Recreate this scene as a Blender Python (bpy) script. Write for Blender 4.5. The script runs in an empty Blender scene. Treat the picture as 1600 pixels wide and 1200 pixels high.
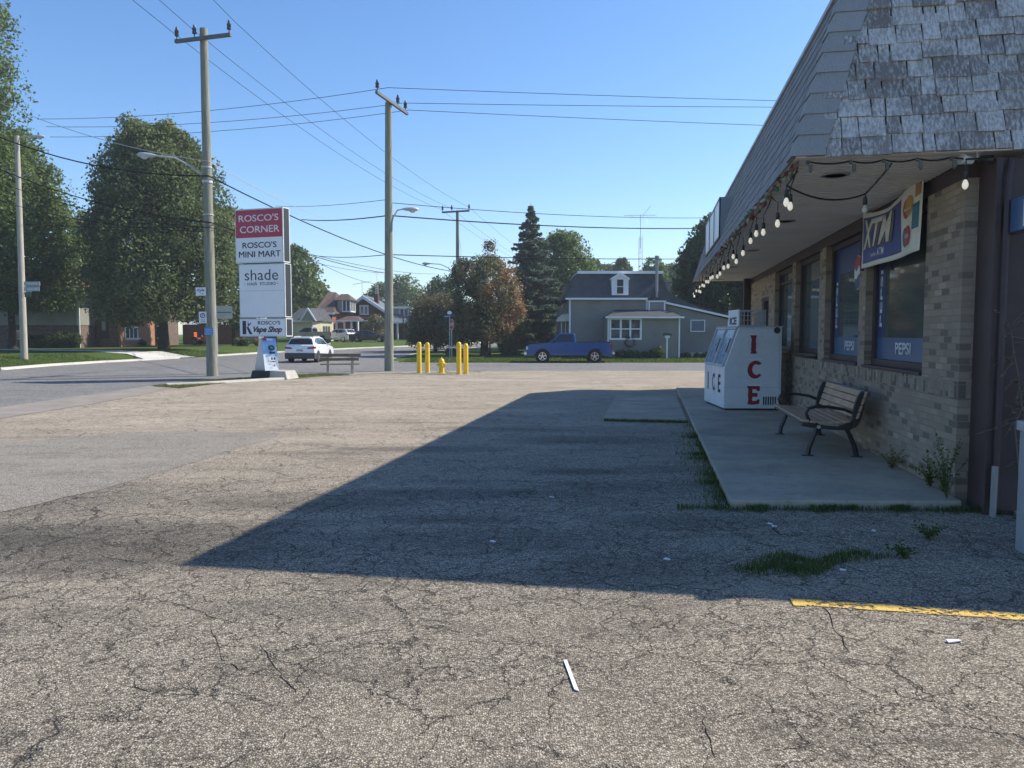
import bpy, math, random
import numpy as np
from mathutils import Vector, Matrix, Euler
R = math.radians
random.seed(7)
S = bpy.context.scene
col = S.collection

# ---------------------------------------------------------------- camera, light, exposure
FPX, CH = 1200.0, 1.75
PITCH = math.atan(78 / FPX)
cd = bpy.data.cameras.new('camera'); cam = bpy.data.objects.new('camera', cd); col.objects.link(cam)
cd.sensor_fit = 'HORIZONTAL'; cd.sensor_width = 36.0; cd.lens = 36.0 * FPX / 1600.0
cd.clip_start = 0.05; cd.clip_end = 3000
cam.location = (0, 0, CH); cam.rotation_euler = (R(90) - PITCH, 0, 0)
S.camera = cam
SUN = Vector((0.928 * math.cos(R(40.3)), 0.372 * math.cos(R(40.3)), math.sin(R(40.3)))).normalized()
w = bpy.data.worlds.new('World'); S.world = w; w.use_nodes = True
wn = w.node_tree; wn.nodes.clear()
sky = wn.nodes.new('ShaderNodeTexSky'); sky.sky_type = 'NISHITA'; sky.sun_disc = False
sky.sun_elevation = R(40.3); sky.sun_rotation = math.atan2(SUN.x, SUN.y)
sky.altitude = 200; sky.air_density = 1.0; sky.dust_density = 0.35; sky.ozone_density = 3.5
bg = wn.nodes.new('ShaderNodeBackground'); bg.inputs[1].default_value = 0.118
wo = wn.nodes.new('ShaderNodeOutputWorld')
hs = wn.nodes.new('ShaderNodeHueSaturation'); hs.inputs['Saturation'].default_value = 1.2; hs.inputs['Hue'].default_value = .503; wn.links.new(sky.outputs[0], hs.inputs['Color']); wn.links.new(hs.outputs[0], bg.inputs[0]); wn.links.new(bg.outputs[0], wo.inputs[0])
ld = bpy.data.lights.new('sun', 'SUN'); ld.energy = 4.25; ld.angle = R(0.5); ld.color = (1.0, 0.93, 0.82)
sun = bpy.data.objects.new('sun', ld); col.objects.link(sun); sun.rotation_euler = SUN.to_track_quat('Z', 'Y').to_euler()
S.view_settings.view_transform = 'Standard'; S.view_settings.look = 'None'
S.view_settings.exposure = 0.78; S.view_settings.gamma = 1.0

# ---------------------------------------------------------------- measuring helpers (pixel of the 1600x1200 photo -> a real point)
CAMV = Vector((0, 0, CH))
def ray(px, py):
    a = (px - 800) / FPX; b = (600 - py) / FPX
    return Vector((a, math.cos(PITCH) + b * math.sin(PITCH), -math.sin(PITCH) + b * math.cos(PITCH)))
def aty(px, py, Y):
    r = ray(px, py); return CAMV + r * (Y / r.y)
def atz(px, py, z=0.0):
    r = ray(px, py); return CAMV + r * ((z - CH) / r.z)
BT = R(10.2); CB, SB = math.cos(BT), math.sin(BT)
def B(u, v, z=0.0): return Vector((u * CB + v * SB, -u * SB + v * CB, z))
def slope(Y): return .009 * min(max(Y - 50, 0), 80)
CURB = [(-60, -24.4), (0, -24.4), (20, -24.4), (36.9, -24.6), (42, -25.2), (47, -24.9), (51, -24.0), (56.5, -22.6), (63.3, -21.0), (70, -18.7), (78, -15.9), (86, -11.9), (98, -7.6), (116, -.8), (132, 6), (160, 18)]
def lerp(tab, y):
    if y <= tab[0][0]: return tab[0][1]
    for (a, p), (b, q) in zip(tab, tab[1:]):
        if y <= b: return p + (q - p) * (y - a) / (b - a)
    return tab[-1][1]
def sm(t): t = min(max(t, 0), 1); return t * t * (3 - 2 * t)
def gz(X, Y):
    z = slope(Y)
    if X < -5: z += .38 * sm((lerp(CURB, Y) - .4 - X) / 6.0)
    if Y > 60 and X > lerp(CURB, Y) : z += 0
    return z

# ---------------------------------------------------------------- tagging
def tag(o, label=None, cat=None, group=None, kind=None):
    if label: o['label'] = label
    if cat: o['category'] = cat
    if group: o['group'] = group
    if kind: o['kind'] = kind
    return o
def thing(name, label, cat, loc=(0, 0, 0), rz=0.0, group=None):
    o = bpy.data.objects.new(name, None); col.objects.link(o)
    o.location = loc; o.rotation_euler = (0, 0, rz); o.empty_display_size = .2
    return tag(o, label, cat, group)
def copy_tree(o, parent=None):
    c = o.copy(); col.objects.link(c)
    if parent: c.parent = parent
    for ch in list(o.children): copy_tree(ch, c)
    return c

# ---------------------------------------------------------------- materials
class NT:
    def __init__(s, name):
        s.m = bpy.data.materials.new(name); s.m.use_nodes = True; s.t = s.m.node_tree; s.t.nodes.clear()
        s.out = s.n('OutputMaterial')
    def n(s, ty, **kw):
        nd = s.t.nodes.new('ShaderNode' + ty)
        for k, v in kw.items(): setattr(nd, k, v)
        return nd
    def l(s, a, b): s.t.links.new(a, b)
    def set(s, nd, i, v):
        if hasattr(v, 'is_linked') or hasattr(v, 'links'): s.l(v, nd.inputs[i])
        else:
            if isinstance(v, tuple) and len(v) == 3 and nd.inputs[i].type == 'RGBA': v = v + (1,)
            nd.inputs[i].default_value = v
    def noise(s, vec, scale, detail=4, rough=.55, dist=0):
        nd = s.n('TexNoise'); s.l(vec, nd.inputs['Vector']); nd.inputs['Scale'].default_value = scale
        nd.inputs['Detail'].default_value = detail; nd.inputs['Roughness'].default_value = rough
        nd.inputs['Distortion'].default_value = dist
        return nd.outputs['Fac']
    def ramp(s, f, stops, interp='LINEAR'):
        nd = s.n('ValToRGB'); s.l(f, nd.inputs[0]); cr = nd.color_ramp; cr.interpolation = interp
        while len(cr.elements) < len(stops): cr.elements.new(.5)
        for e, (p, c) in zip(cr.elements, stops):
            e.position = p; e.color = (c, c, c, 1) if isinstance(c, (int, float)) else tuple(c) + (1,)
        return nd.outputs[0]
    def mapr(s, f, a, b, c=0., d=1.):
        nd = s.n('MapRange'); s.set(nd, 0, f)
        for i, v in zip((1, 2, 3, 4), (a, b, c, d)): nd.inputs[i].default_value = v
        return nd.outputs[0]
    def math(s, op, a, b=0.):
        nd = s.n('Math', operation=op); s.set(nd, 0, a); s.set(nd, 1, b); return nd.outputs[0]
    def mix(s, f, a, b, mode='MIX'):
        nd = s.n('Mix', data_type='RGBA', blend_type=mode)
        s.set(nd, 0, f); s.set(nd, 6, a); s.set(nd, 7, b); return nd.outputs[2]
    def mapping(s, vec, scale=(1, 1, 1), rot=(0, 0, 0)):
        nd = s.n('Mapping'); s.l(vec, nd.inputs[0]); nd.inputs['Scale'].default_value = scale; nd.inputs['Rotation'].default_value = rot
        return nd.outputs[0]
    def bump(s, h, strength=.3, dist=.01, normal=None):
        nd = s.n('Bump'); s.l(h, nd.inputs['Height']); nd.inputs['Strength'].default_value = strength; nd.inputs['Distance'].default_value = dist
        if normal is not None: s.l(normal, nd.inputs['Normal'])
        return nd.outputs[0]
    def pbsdf(s, color, rough=.6, metal=0., normal=None, spec=.5, **kw):
        p = s.n('BsdfPrincipled'); s.set(p, 'Base Color', color); s.set(p, 'Roughness', rough); s.set(p, 'Metallic', metal)
        p.inputs['Specular IOR Level'].default_value = spec
        if normal is not None: s.l(normal, p.inputs['Normal'])
        for k, v in kw.items(): s.set(p, k.replace('_', ' '), v)
        s.l(p.outputs[0], s.out.inputs[0]); return p
def obco(t): return t.n('TexCoord').outputs['Object']
def wpos(t): return t.n('NewGeometry').outputs['Position']
def uvco(t): return t.n('TexCoord').outputs['UV']
def attr(t, name): nd = t.n('Attribute'); nd.attribute_name = name; return nd.outputs['Fac']
_mc = {}
def pm(name, c, rough=.6, metal=0., var=.18, sc=3., bump=.0, spec=.5, grime=None, **kw):
    if name in _mc: return _mc[name]
    t = NT(name); v = obco(t)
    n1 = t.noise(v, sc, 5); n2 = t.noise(v, sc * 9, 3)
    f = t.math('ADD', t.math('MULTIPLY', n1, .65), t.math('MULTIPLY', n2, .35))
    k = t.mapr(f, .3, .7, 1 - var, 1 + var)
    cc = t.mix(1.0, c, t.n('CombineColor').outputs[0], 'MULTIPLY')
    nd = cc.node
    comb = nd.inputs[7].links[0].from_node
    for i in range(3): t.l(k, comb.inputs[i])
    if grime: cc = t.mix(t.mapr(t.noise(v, sc * .6, 6, .7), .5, .75, 0, grime[1]), cc, grime[0])
    nm = t.bump(t.noise(v, sc * 12, 4), bump, .01) if bump else None
    t.pbsdf(cc, rough, metal, nm, spec, **kw)
    _mc[name] = t.m; return t.m
def glassmat(name, c=(.02, .028, .03), rough=.04):
    t = NT(name); v = obco(t)
    nm = t.bump(t.noise(v, 1.3, 2), .06, .02)
    t.pbsdf(t.mix(t.noise(v, 2., 3), c, tuple(x * 1.7 for x in c)), rough, 0, nm, .8); return t.m
def emis(name, c, s):
    t = NT(name); p = t.pbsdf(c, .3); p.inputs['Emission Color'].default_value = c + (1,); p.inputs['Emission Strength'].default_value = s; return t.m
def siding(name, c, pitch=.11, c2=None, brickish=False):
    t = NT(name); uv = uvco(t); sp = t.n('SeparateXYZ'); t.l(uv, sp.inputs[0])
    fr = t.math('FRACT', t.math('DIVIDE', sp.outputs[1], pitch))
    n = t.noise(uv, .9, 5)
    cc = t.mix(t.mapr(n, .35, .7), c, tuple(x * .8 for x in c))
    nm = t.bump(fr, 1.0, .03)
    cc = t.mix(t.mapr(fr, .0, .12, .55, 0), cc, tuple(x * .45 for x in c))   # the lap joint between boards
    t.pbsdf(cc, .55, 0, nm, .4); return t.m
def bricks(name, c1, c2, c3, mortar, bw=.215, bh=.072, turn=False, msz=.006):
    t = NT(name); uv = uvco(t)
    if turn: uv = t.mapping(uv, rot=(0, 0, R(90)))
    b = t.n('TexBrick'); t.l(uv, b.inputs['Vector']); b.inputs['Scale'].default_value = 1
    b.inputs['Brick Width'].default_value = bw; b.inputs['Row Height'].default_value = bh; b.inputs['Mortar Size'].default_value = msz
    b.inputs['Mortar Smooth'].default_value = .3; b.inputs['Bias'].default_value = 0
    b.inputs['Color1'].default_value = (0, 0, 0, 1); b.inputs['Color2'].default_value = (1, 1, 1, 1); b.inputs['Mortar'].default_value = (.5, .5, .5, 1)
    rnd = b.outputs['Color']; fac = b.outputs['Fac']
    cc = t.ramp(rnd, [(0, c3), (.16, c3), (.22, c1), (.6, c2), (.8, c1), (1, tuple(x * 1.25 for x in c2))])
    st = t.noise(t.mapping(uv, (6, 40, 1)), 3, 5, .6)
    cc = t.mix(t.mapr(st, .4, .7, 0, .35), cc, tuple(x * .6 for x in c1))
    big = t.noise(uv, .7, 4)
    cc = t.mix(t.mapr(big, .45, .75, 0, .35), cc, tuple(x * .72 for x in c2))
    cc = t.mix(fac, cc, mortar)
    h = t.math('ADD', t.math('MULTIPLY', t.math('SUBTRACT', 1., fac), .8), t.math('MULTIPLY', st, .35))
    t.pbsdf(cc, .9, 0, t.bump(h, .8, .012), .2); return t.m
def leafmat(name, c1, c2, c3=None, p3=.12):
    t = NT(name); f = attr(t, 'tone')
    if c3: cc = t.ramp(f, [(0, c1), (.55, c2), (1 - p3, c2), (1, c3)])
    else: cc = t.ramp(f, [(0, c1), (1, c2)])
    d = t.n('BsdfPrincipled'); t.l(cc, d.inputs['Base Color']); d.inputs['Roughness'].default_value = .55; d.inputs['Specular IOR Level'].default_value = .18
    tr = t.n('BsdfTranslucent'); t.l(t.mix(.5, cc, (.10, .16, .02), 'MIX'), tr.inputs[0])
    mx = t.n('MixShader'); mx.inputs[0].default_value = .38
    t.l(d.outputs[0], mx.inputs[1]); t.l(tr.outputs[0], mx.inputs[2]); t.l(mx.outputs[0], t.out.inputs[0]); return t.m

# ---------------------------------------------------------------- mesh builder
class MB:
    def __init__(s, off=(0, 0, 0)): s.v = []; s.f = []; s.tone = []; s.o = Vector(off); s.M = Matrix.Identity(4)
    def add(s, vs, fs, tone=None):
        b = len(s.v)
        for p in vs: s.v.append(tuple((s.M @ Vector(p)) + s.o))
        for f in fs:
            s.f.append([i + b for i in f]); s.tone.append(random.random() if tone is None else tone)
        return s
    def box(s, x0, x1, y0, y1, z0, z1, tone=None):
        vs = [(x, y, z) for z in (z0, z1) for y in (y0, y1) for x in (x0, x1)]
        return s.add(vs, [(0, 2, 3, 1), (4, 5, 7, 6), (0, 1, 5, 4), (2, 6, 7, 3), (0, 4, 6, 2), (1, 3, 7, 5)], tone)
    def hexa(s, vs, tone=None):   # bottom 4 ccw, top 4 ccw
        return s.add(vs, [(3, 2, 1, 0), (4, 5, 6, 7), (0, 1, 5, 4), (1, 2, 6, 5), (2, 3, 7, 6), (3, 0, 4, 7)], tone)
    def prism(s, pts, y0, y1, axis='y', tone=None):   # polygon in (a,b) extruded along axis
        n = len(pts)
        if axis == 'y': f = lambda a, b, t: (a, t, b)
        elif axis == 'x': f = lambda a, b, t: (t, a, b)
        else: f = lambda a, b, t: (a, b, t)
        vs = [f(a, b, y0) for a, b in pts] + [f(a, b, y1) for a, b in pts]
        area = sum(pts[i][0] * pts[(i + 1) % n][1] - pts[(i + 1) % n][0] * pts[i][1] for i in range(n))
        flip = (area > 0) != (axis != 'y') 
        fs = [list(range(n)), list(range(2 * n - 1, n - 1, -1))] + [((i + 1) % n, i, n + i, n + (i + 1) % n) for i in range(n)]
        if flip == (y1 > y0): fs = [f[::-1] for f in fs]
        fs = [f[::-1] for f in fs] if False else fs
        return s.add(vs, fs, tone)
    def tube(s, pts, r, n=8, tone=None, cap=True):
        pts = [Vector(p) for p in pts]; rs = r if isinstance(r, (list, tuple)) else [r] * len(pts)
        vs = []; up = None
        for i, p in enumerate(pts):
            d = (pts[min(i + 1, len(pts) - 1)] - pts[max(i - 1, 0)]).normalized()
            if up is None: up = Vector((0, 0, 1)) if abs(d.z) < .9 else Vector((1, 0, 0))
            a = d.cross(up).normalized(); b = a.cross(d).normalized(); up = b
            for k in range(n):
                t = 2 * math.pi * k / n; vs.append(p + (a * math.cos(t) + b * math.sin(t)) * rs[i])
        fs = []
        for i in range(len(pts) - 1):
            for k in range(n):
                fs.append((i * n + k, i * n + (k + 1) % n, (i + 1) * n + (k + 1) % n, (i + 1) * n + k))
        if cap: fs.append(list(range(n))[::-1]); fs.append([(len(pts) - 1) * n + k for k in range(n)])
        return s.add(vs, fs, tone)
    def lathe(s, prof, n=16, c=(0, 0, 0), axis='z', tone=None):   # prof: (r, h)
        vs = []
        for r, h in prof:
            for k in range(n):
                t = 2 * math.pi * k / n; a, b = r * math.cos(t), r * math.sin(t)
                p = (a, b, h) if axis == 'z' else ((a, h, b) if axis == 'y' else (h, a, b))
                vs.append((p[0] + c[0], p[1] + c[1], p[2] + c[2]))
        fs = []
        for i in range(len(prof) - 1):
            for k in range(n):
                f = (i * n + k, i * n + (k + 1) % n, (i + 1) * n + (k + 1) % n, (i + 1) * n + k)
                fs.append(f if axis != 'y' else f[::-1])
        fs.append(list(range(n))[::-1]); fs.append([(len(prof) - 1) * n + k for k in range(n)])
        return s.add(vs, fs, tone)
    def ball(s, c, r, n=10, m=7, tone=None):
        rx, ry, rz = (r, r, r) if isinstance(r, (int, float)) else r
        vs = [(c[0], c[1], c[2] - rz)]
        for i in range(1, m):
            ph = math.pi * i / m - math.pi / 2
            for k in range(n):
                t = 2 * math.pi * k / n
                vs.append((c[0] + rx * math.cos(ph) * math.cos(t), c[1] + ry * math.cos(ph) * math.sin(t), c[2] + rz * math.sin(ph)))
        vs.append((c[0], c[1], c[2] + rz)); L = len(vs) - 1
        fs = [(0, 1 + (k + 1) % n, 1 + k) for k in range(n)]
        for i in range(m - 2):
            for k in range(n):
                a = 1 + i * n
                fs.append((a + k, a + (k + 1) % n, a + n + (k + 1) % n, a + n + k))
        a = 1 + (m - 2) * n
        fs += [(a + k, a + (k + 1) % n, L) for k in range(n)]
        return s.add(vs, fs, tone)
    def build(s, name, mat, parent=None, smooth=False, bevel=0, seg=2, loc=None, recalc=True):
        me = bpy.data.meshes.new(name); me.from_pydata(s.v, [], s.f)
        if recalc:
            import bmesh
            bm = bmesh.new(); bm.from_mesh(me); bmesh.ops.recalc_face_normals(bm, faces=bm.faces); bm.to_mesh(me); bm.free()
        me.materials.append(mat)
        at = me.attributes.new('tone', 'FLOAT', 'FACE'); at.data.foreach_set('value', s.tone)
        uvl = me.uv_layers.new(name='UVMap'); uv = np.zeros((len(me.loops), 2), 'f')
        co = [v.co for v in me.vertices]
        for p in me.polygons:
            n = p.normal; ax, ay, az = abs(n.x), abs(n.y), abs(n.z)
            for li in p.loop_indices:
                c = co[me.loops[li].vertex_index]
                uv[li] = (c.y, c.z) if ax >= ay and ax >= az else ((c.x, c.z) if ay >= az else (c.x, c.y))
        uvl.data.foreach_set('uv', uv.ravel())
        if smooth:
            me.polygons.foreach_set('use_smooth', [True] * len(me.polygons))
            try: me.set_sharp_from_angle(angle=R(40))
            except Exception: pass
        o = bpy.data.objects.new(name, me); col.objects.link(o)
        if parent: o.parent = parent
        if loc is not None: o.location = loc
        if bevel:
            b = o.modifiers.new('bevel', 'BEVEL'); b.width = bevel; b.segments = seg; b.limit_method = 'ANGLE'; b.angle_limit = R(35); b.harden_normals = False
        return o
def text(body, w, h, x, z, y, mat, parent, name='lettering', bold=0., shear=0., ext=.002, rot=0., fn=None, spacing=1.0):
    """flat raised lettering in the local x-z plane facing -y, fitted into w x h with its lower left at (x, z)"""
    cu = bpy.data.curves.new(name, 'FONT'); cu.body = body; cu.size = 1; cu.offset = bold; cu.shear = shear; cu.space_character = spacing
    cu.resolution_u = 4
    t = bpy.data.objects.new(name, cu); me = bpy.data.meshes.new_from_object(t); bpy.data.objects.remove(t); bpy.data.curves.remove(cu)
    co = np.empty(len(me.vertices) * 3, 'f'); me.vertices.foreach_get('co', co); co = co.reshape(-1, 3)
    mn = co.min(0); mx = co.max(0); s = (co[:, :2] - mn[:2]) / (mx[:2] - mn[:2])
    out = np.zeros_like(co); out[:, 0] = x + s[:, 0] * w; out[:, 2] = z + s[:, 1] * h; out[:, 1] = y
    if fn:
        for i in range(len(out)): out[i] = fn(*out[i])
    me.vertices.foreach_set('co', out.ravel()); me.materials.clear(); me.materials.append(mat); me.update(); me.name = name
    o = bpy.data.objects.new(name, me); col.objects.link(o); o.parent = parent
    if ext:
        sd = o.modifiers.new('thick', 'SOLIDIFY'); sd.thickness = ext; sd.offset = 0
    return o
def flatpoly(pts, y, mat, parent, name, d=.003):
    m = MB(); m.prism(pts, y - d, y); return m.build(name, mat, parent)
def sheet(name, pts, z, mat, parent=None, kind='structure'):
    """flat polygon sheet on flat ground"""
    me = bpy.data.meshes.new(name); me.from_pydata([(p[0], p[1], z) for p in pts], [], [list(range(len(pts)))]); me.materials.append(mat)
    if me.polygons[0].normal.z < 0: me.flip_normals()
    o = bpy.data.objects.new(name, me); col.objects.link(o)
    if kind: o['kind'] = kind
    return o

# ---------------------------------------------------------------- common materials
M = {}
M['white'] = pm('white_paint', (.72, .73, .74), .5, var=.06, grime=((.4, .38, .34), .3))
M['signwhite'] = pm('sign_plastic', (.74, .76, .8), .35, var=.05, sc=1.2, grime=((.5, .5, .5), .2))
M['trim'] = pm('trim_white', (.7, .72, .74), .5, var=.06)
M['black'] = pm('black_metal', (.012, .013, .016), .4, var=.2)
M['dkgrey'] = pm('dark_grey', (.035, .038, .045), .55)
M['rubber'] = pm('rubber', (.016, .016, .017), .8)
M['steel'] = pm('steel', (.42, .43, .44), .4, .75)
M['galv'] = pm('galvanised', (.45, .47, .48), .5, .3)
M['yellow'] = pm('yellow_paint', (.80, .52, .02), .45, var=.09, grime=((.45, .3, .05), .5))
M['pole'] = None
t = NT('pole_wood'); v = obco(t)
st = t.noise(t.mapping(v, (12, 12, .6)), 2, 6, .65); bl = t.noise(v, .5, 3)
cc = t.mix(t.mapr(st, .3, .7), (.13, .135, .11), (.36, .35, .29)); cc = t.mix(t.mapr(bl, .4, .7, 0, .5), cc, (.17, .19, .14))
t.pbsdf(cc, .85, 0, t.bump(st, .5, .01), .2); M['pole'] = t.m
t = NT('pole_wood_pale'); v = obco(t)
st = t.noise(t.mapping(v, (12, 12, .6)), 2, 6, .65)
t.pbsdf(t.mix(t.mapr(st, .3, .7), (.26, .23, .19), (.5, .46, .4)), .85, 0, t.bump(st, .5, .01), .2); M['pole2'] = t.m
M['arm'] = pm('crossarm', (.12, .125, .13), .7)
M['porc'] = pm('insulator', (.035, .037, .045), .25)
M['wire'] = pm('wire', (.02, .021, .024), .95, spec=.05)
M['wirel'] = pm('wire_light', (.45, .45, .45), .45)
M['concrete'] = pm('old_concrete', (.40, .38, .34), .9, var=.16, sc=2.5, bump=.35, spec=.2, grime=((.2, .19, .17), .6))
M['concl'] = pm('pale_concrete', (.52, .50, .45), .9, var=.12, sc=1.5, bump=.3, spec=.2, grime=((.3, .28, .25), .5))
M['glass'] = glassmat('window_glass', (.05, .068, .068), .05)
M['cglass'] = glassmat('car_glass', (.012, .014, .017), .05)
M['chrome'] = pm('chrome', (.6, .6, .62), .2, .9, var=.05)
M['roofg'] = pm('roof_shingle_dark', (.072, .077, .084), .9, var=.3, sc=2, bump=.6, spec=.2)
M['roofb'] = pm('roof_shingle_brown', (.20, .12, .085), .9, var=.22, sc=2, bump=.6, spec=.2)
M['roofbd'] = pm('roof_shingle_umber', (.10, .072, .066), .9, var=.22, sc=2, bump=.6, spec=.2)
M['bark'] = pm('bark', (.06, .05, .042), .95, var=.4, sc=4, bump=.9, spec=.1)
# ================================================================ GROUND, ROADS
def mat_grass(name, a, b, dry):
    t = NT(name); v = wpos(t)
    n1 = t.noise(v, .35, 5, .6); n2 = t.noise(v, 6, 6, .7); n3 = t.noise(v, 45, 3, .7)
    cc = t.mix(t.mapr(n2, .3, .7), a, b)
    cc = t.mix(t.mapr(n1, .52, .74, 0, .8), cc, dry)
    cc = t.mix(t.mapr(n3, .45, .75, 0, .5), cc, tuple(x * .45 for x in a))
    h = t.math('ADD', n2, n3)
    t.pbsdf(cc, .9, 0, t.bump(h, .9, .06), .15); return t.m
M['grass'] = mat_grass('lawn', (.055, .095, .018), (.11, .17, .03), (.17, .16, .06))
M['verge'] = None
t = NT('gravel_verge'); v = wpos(t)
n1 = t.noise(v, .9, 6, .7); vo = t.n('TexVoronoi'); t.l(v, vo.inputs['Vector']); vo.inputs['Scale'].default_value = 45
gr = t.mix(t.mapr(t.noise(v, 30, 4, .7), .35, .65), (.22, .19, .15), (.42, .37, .30))
gs = t.mix(t.mapr(t.noise(v, 25, 4, .7), .35, .65), (.05, .08, .02), (.16, .16, .06))
t.pbsdf(t.mix(t.mapr(n1, .48, .6), gr, gs), .95, 0, t.bump(vo.outputs['Distance'], .6, .02), .15); M['verge'] = t.m

def asphalt(name, lo, hi, crack=1.0, coarse=1.0, stain=True, tintlines=False):
    t = NT(name); v = wpos(t)
    warp = t.n('TexNoise'); t.l(v, warp.inputs['Vector']); warp.inputs['Scale'].default_value = 2.3; warp.inputs['Detail'].default_value = 6; warp.inputs['Roughness'].default_value = .65
    wv = t.n('VectorMath', operation='MULTIPLY_ADD'); t.l(warp.outputs['Color'], wv.inputs[0]); wv.inputs[1].default_value = (.55, .55, 0); t.l(v, wv.inputs[2])
    p = wv.outputs[0]
    # aggregate: exposed stones of two sizes
    vo = t.n('TexVoronoi'); t.l(v, vo.inputs['Vector']); vo.inputs['Scale'].default_value = 85 / coarse; vo.inputs['Randomness'].default_value = 1
    vs = t.n('TexVoronoi'); t.l(v, vs.inputs['Vector']); vs.inputs['Scale'].default_value = 190 / coarse
    sep = t.n('SeparateColor'); t.l(vo.outputs['Color'], sep.inputs[0])
    sep2 = t.n('SeparateColor'); t.l(vs.outputs['Color'], sep2.inputs[0])
    st = t.mapr(sep.outputs[0], 0, 1)
    st = t.math('ADD', t.math('MULTIPLY', st, .6), t.math('MULTIPLY', sep2.outputs[1], .4))
    base = t.mix(t.mapr(t.noise(v, .55, 5, .6), .3, .7), lo, hi)
    stone = t.ramp(st, [(0, tuple(x * .18 for x in lo)), (.30, tuple(x * .8 for x in lo)), (.52, hi), (.70, tuple(min(.9, x * 1.7) for x in hi)), (.9, (.78, .72, .62))])
    cc = t.mix(.74, base, stone)
    # binder in the gaps between stones
    cc = t.mix(t.mapr(vo.outputs['Distance'], .35, .75, 0, .55), cc, tuple(x * .35 for x in lo))
    fine = t.noise(v, 9, 6, .75)
    cc = t.mix(t.mapr(fine, .5, .72, 0, .35), cc, tuple(x * .5 for x in lo))
    mid = t.noise(t.mapping(v, (.5, 1.6, 1)), 1.1, 6, .7)
    cc = t.mix(t.mapr(mid, .5, .72, 0, .5), cc, tuple(x * .55 for x in lo))
    mid2 = t.noise(t.mapping(v, (.35, .9, 1)), .6, 5, .65)
    cc = t.mix(t.mapr(mid2, .52, .7, 0, .35), cc, tuple(min(.9, x * 1.3) for x in hi))
    h = t.math('MULTIPLY', vo.outputs['Distance'], -1.)
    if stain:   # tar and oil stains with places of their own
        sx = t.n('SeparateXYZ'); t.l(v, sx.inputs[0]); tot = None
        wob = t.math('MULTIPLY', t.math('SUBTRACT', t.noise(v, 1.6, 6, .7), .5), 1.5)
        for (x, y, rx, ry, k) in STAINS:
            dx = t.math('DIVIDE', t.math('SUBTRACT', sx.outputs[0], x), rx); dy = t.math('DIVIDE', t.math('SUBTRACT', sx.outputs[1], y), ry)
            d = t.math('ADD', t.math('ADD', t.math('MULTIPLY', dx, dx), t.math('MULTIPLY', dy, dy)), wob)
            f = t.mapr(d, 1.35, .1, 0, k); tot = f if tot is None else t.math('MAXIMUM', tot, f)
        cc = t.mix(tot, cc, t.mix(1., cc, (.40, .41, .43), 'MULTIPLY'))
    if crack:
        sxy = t.n('SeparateXYZ'); t.l(v, sxy.inputs[0])
        f = None
        for (s, wd, lo_, hi_, amt) in ((.85, .008, .36, .48, 1.), (1.9, .009, .38, .50, .95), (4.2, .010, .50, .62, .75)):
            e = t.n('TexVoronoi', feature='DISTANCE_TO_EDGE'); t.l(p, e.inputs['Vector']); e.inputs['Scale'].default_value = s
            wdt = t.math('MULTIPLY', t.mapr(t.noise(v, 7, 3), .3, .7, .15, 1.0), wd * s)
            m = t.n('MapRange'); t.l(e.outputs[0], m.inputs[0]); m.inputs[1].default_value = 0; t.l(wdt, m.inputs[2]); m.inputs[3].default_value = 1; m.inputs[4].default_value = 0
            nz_ = t.noise(v, .45 + s * .12, 3, .6)
            if stain: nz_ = t.math('ADD', nz_, t.math('MULTIPLY', t.mapr(sxy.outputs[1], 9.5, 8., 0, 1), t.mapr(sxy.outputs[1], 3.6, 4.8, 0, .14)))
            msk = t.mapr(nz_, lo_, hi_, 0, amt * crack)
            c = t.math('MULTIPLY', m.outputs[0], msk); f = c if f is None else t.math('MAXIMUM', f, c)
        cc = t.mix(t.math('MULTIPLY', f, .92), cc, (.018, .017, .016))
        h = t.math('SUBTRACT', h, t.math('MULTIPLY', f, 2.2))
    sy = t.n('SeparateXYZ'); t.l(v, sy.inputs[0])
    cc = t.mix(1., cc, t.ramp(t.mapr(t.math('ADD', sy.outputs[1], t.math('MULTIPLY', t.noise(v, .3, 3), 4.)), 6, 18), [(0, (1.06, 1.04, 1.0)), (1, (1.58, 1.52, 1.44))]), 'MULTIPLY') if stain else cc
    h = t.math('ADD', h, t.math('MULTIPLY', fine, .5))
    t.pbsdf(cc, .88, 0, t.bump(h, .9, .008 * coarse), .25); return t.m
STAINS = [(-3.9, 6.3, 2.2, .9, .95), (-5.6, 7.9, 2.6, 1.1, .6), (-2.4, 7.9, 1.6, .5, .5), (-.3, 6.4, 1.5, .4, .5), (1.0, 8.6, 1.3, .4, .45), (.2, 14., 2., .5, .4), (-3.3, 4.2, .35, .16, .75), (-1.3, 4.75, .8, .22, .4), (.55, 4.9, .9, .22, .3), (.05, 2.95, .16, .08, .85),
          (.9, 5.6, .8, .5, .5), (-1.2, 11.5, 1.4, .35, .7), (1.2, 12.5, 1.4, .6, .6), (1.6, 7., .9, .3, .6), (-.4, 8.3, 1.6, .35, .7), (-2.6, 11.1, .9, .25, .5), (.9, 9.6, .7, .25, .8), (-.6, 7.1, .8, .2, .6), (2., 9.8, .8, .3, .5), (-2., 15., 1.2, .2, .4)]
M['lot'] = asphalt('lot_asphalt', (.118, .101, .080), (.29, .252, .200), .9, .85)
M['patch'] = asphalt('patch_asphalt', (.19, .168, .138), (.325, .29, .24), .25, .8, False)
M['roadm'] = asphalt('road_asphalt', (.155, .15, .143), (.235, .228, .217), .3, 1.6, False)

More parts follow.
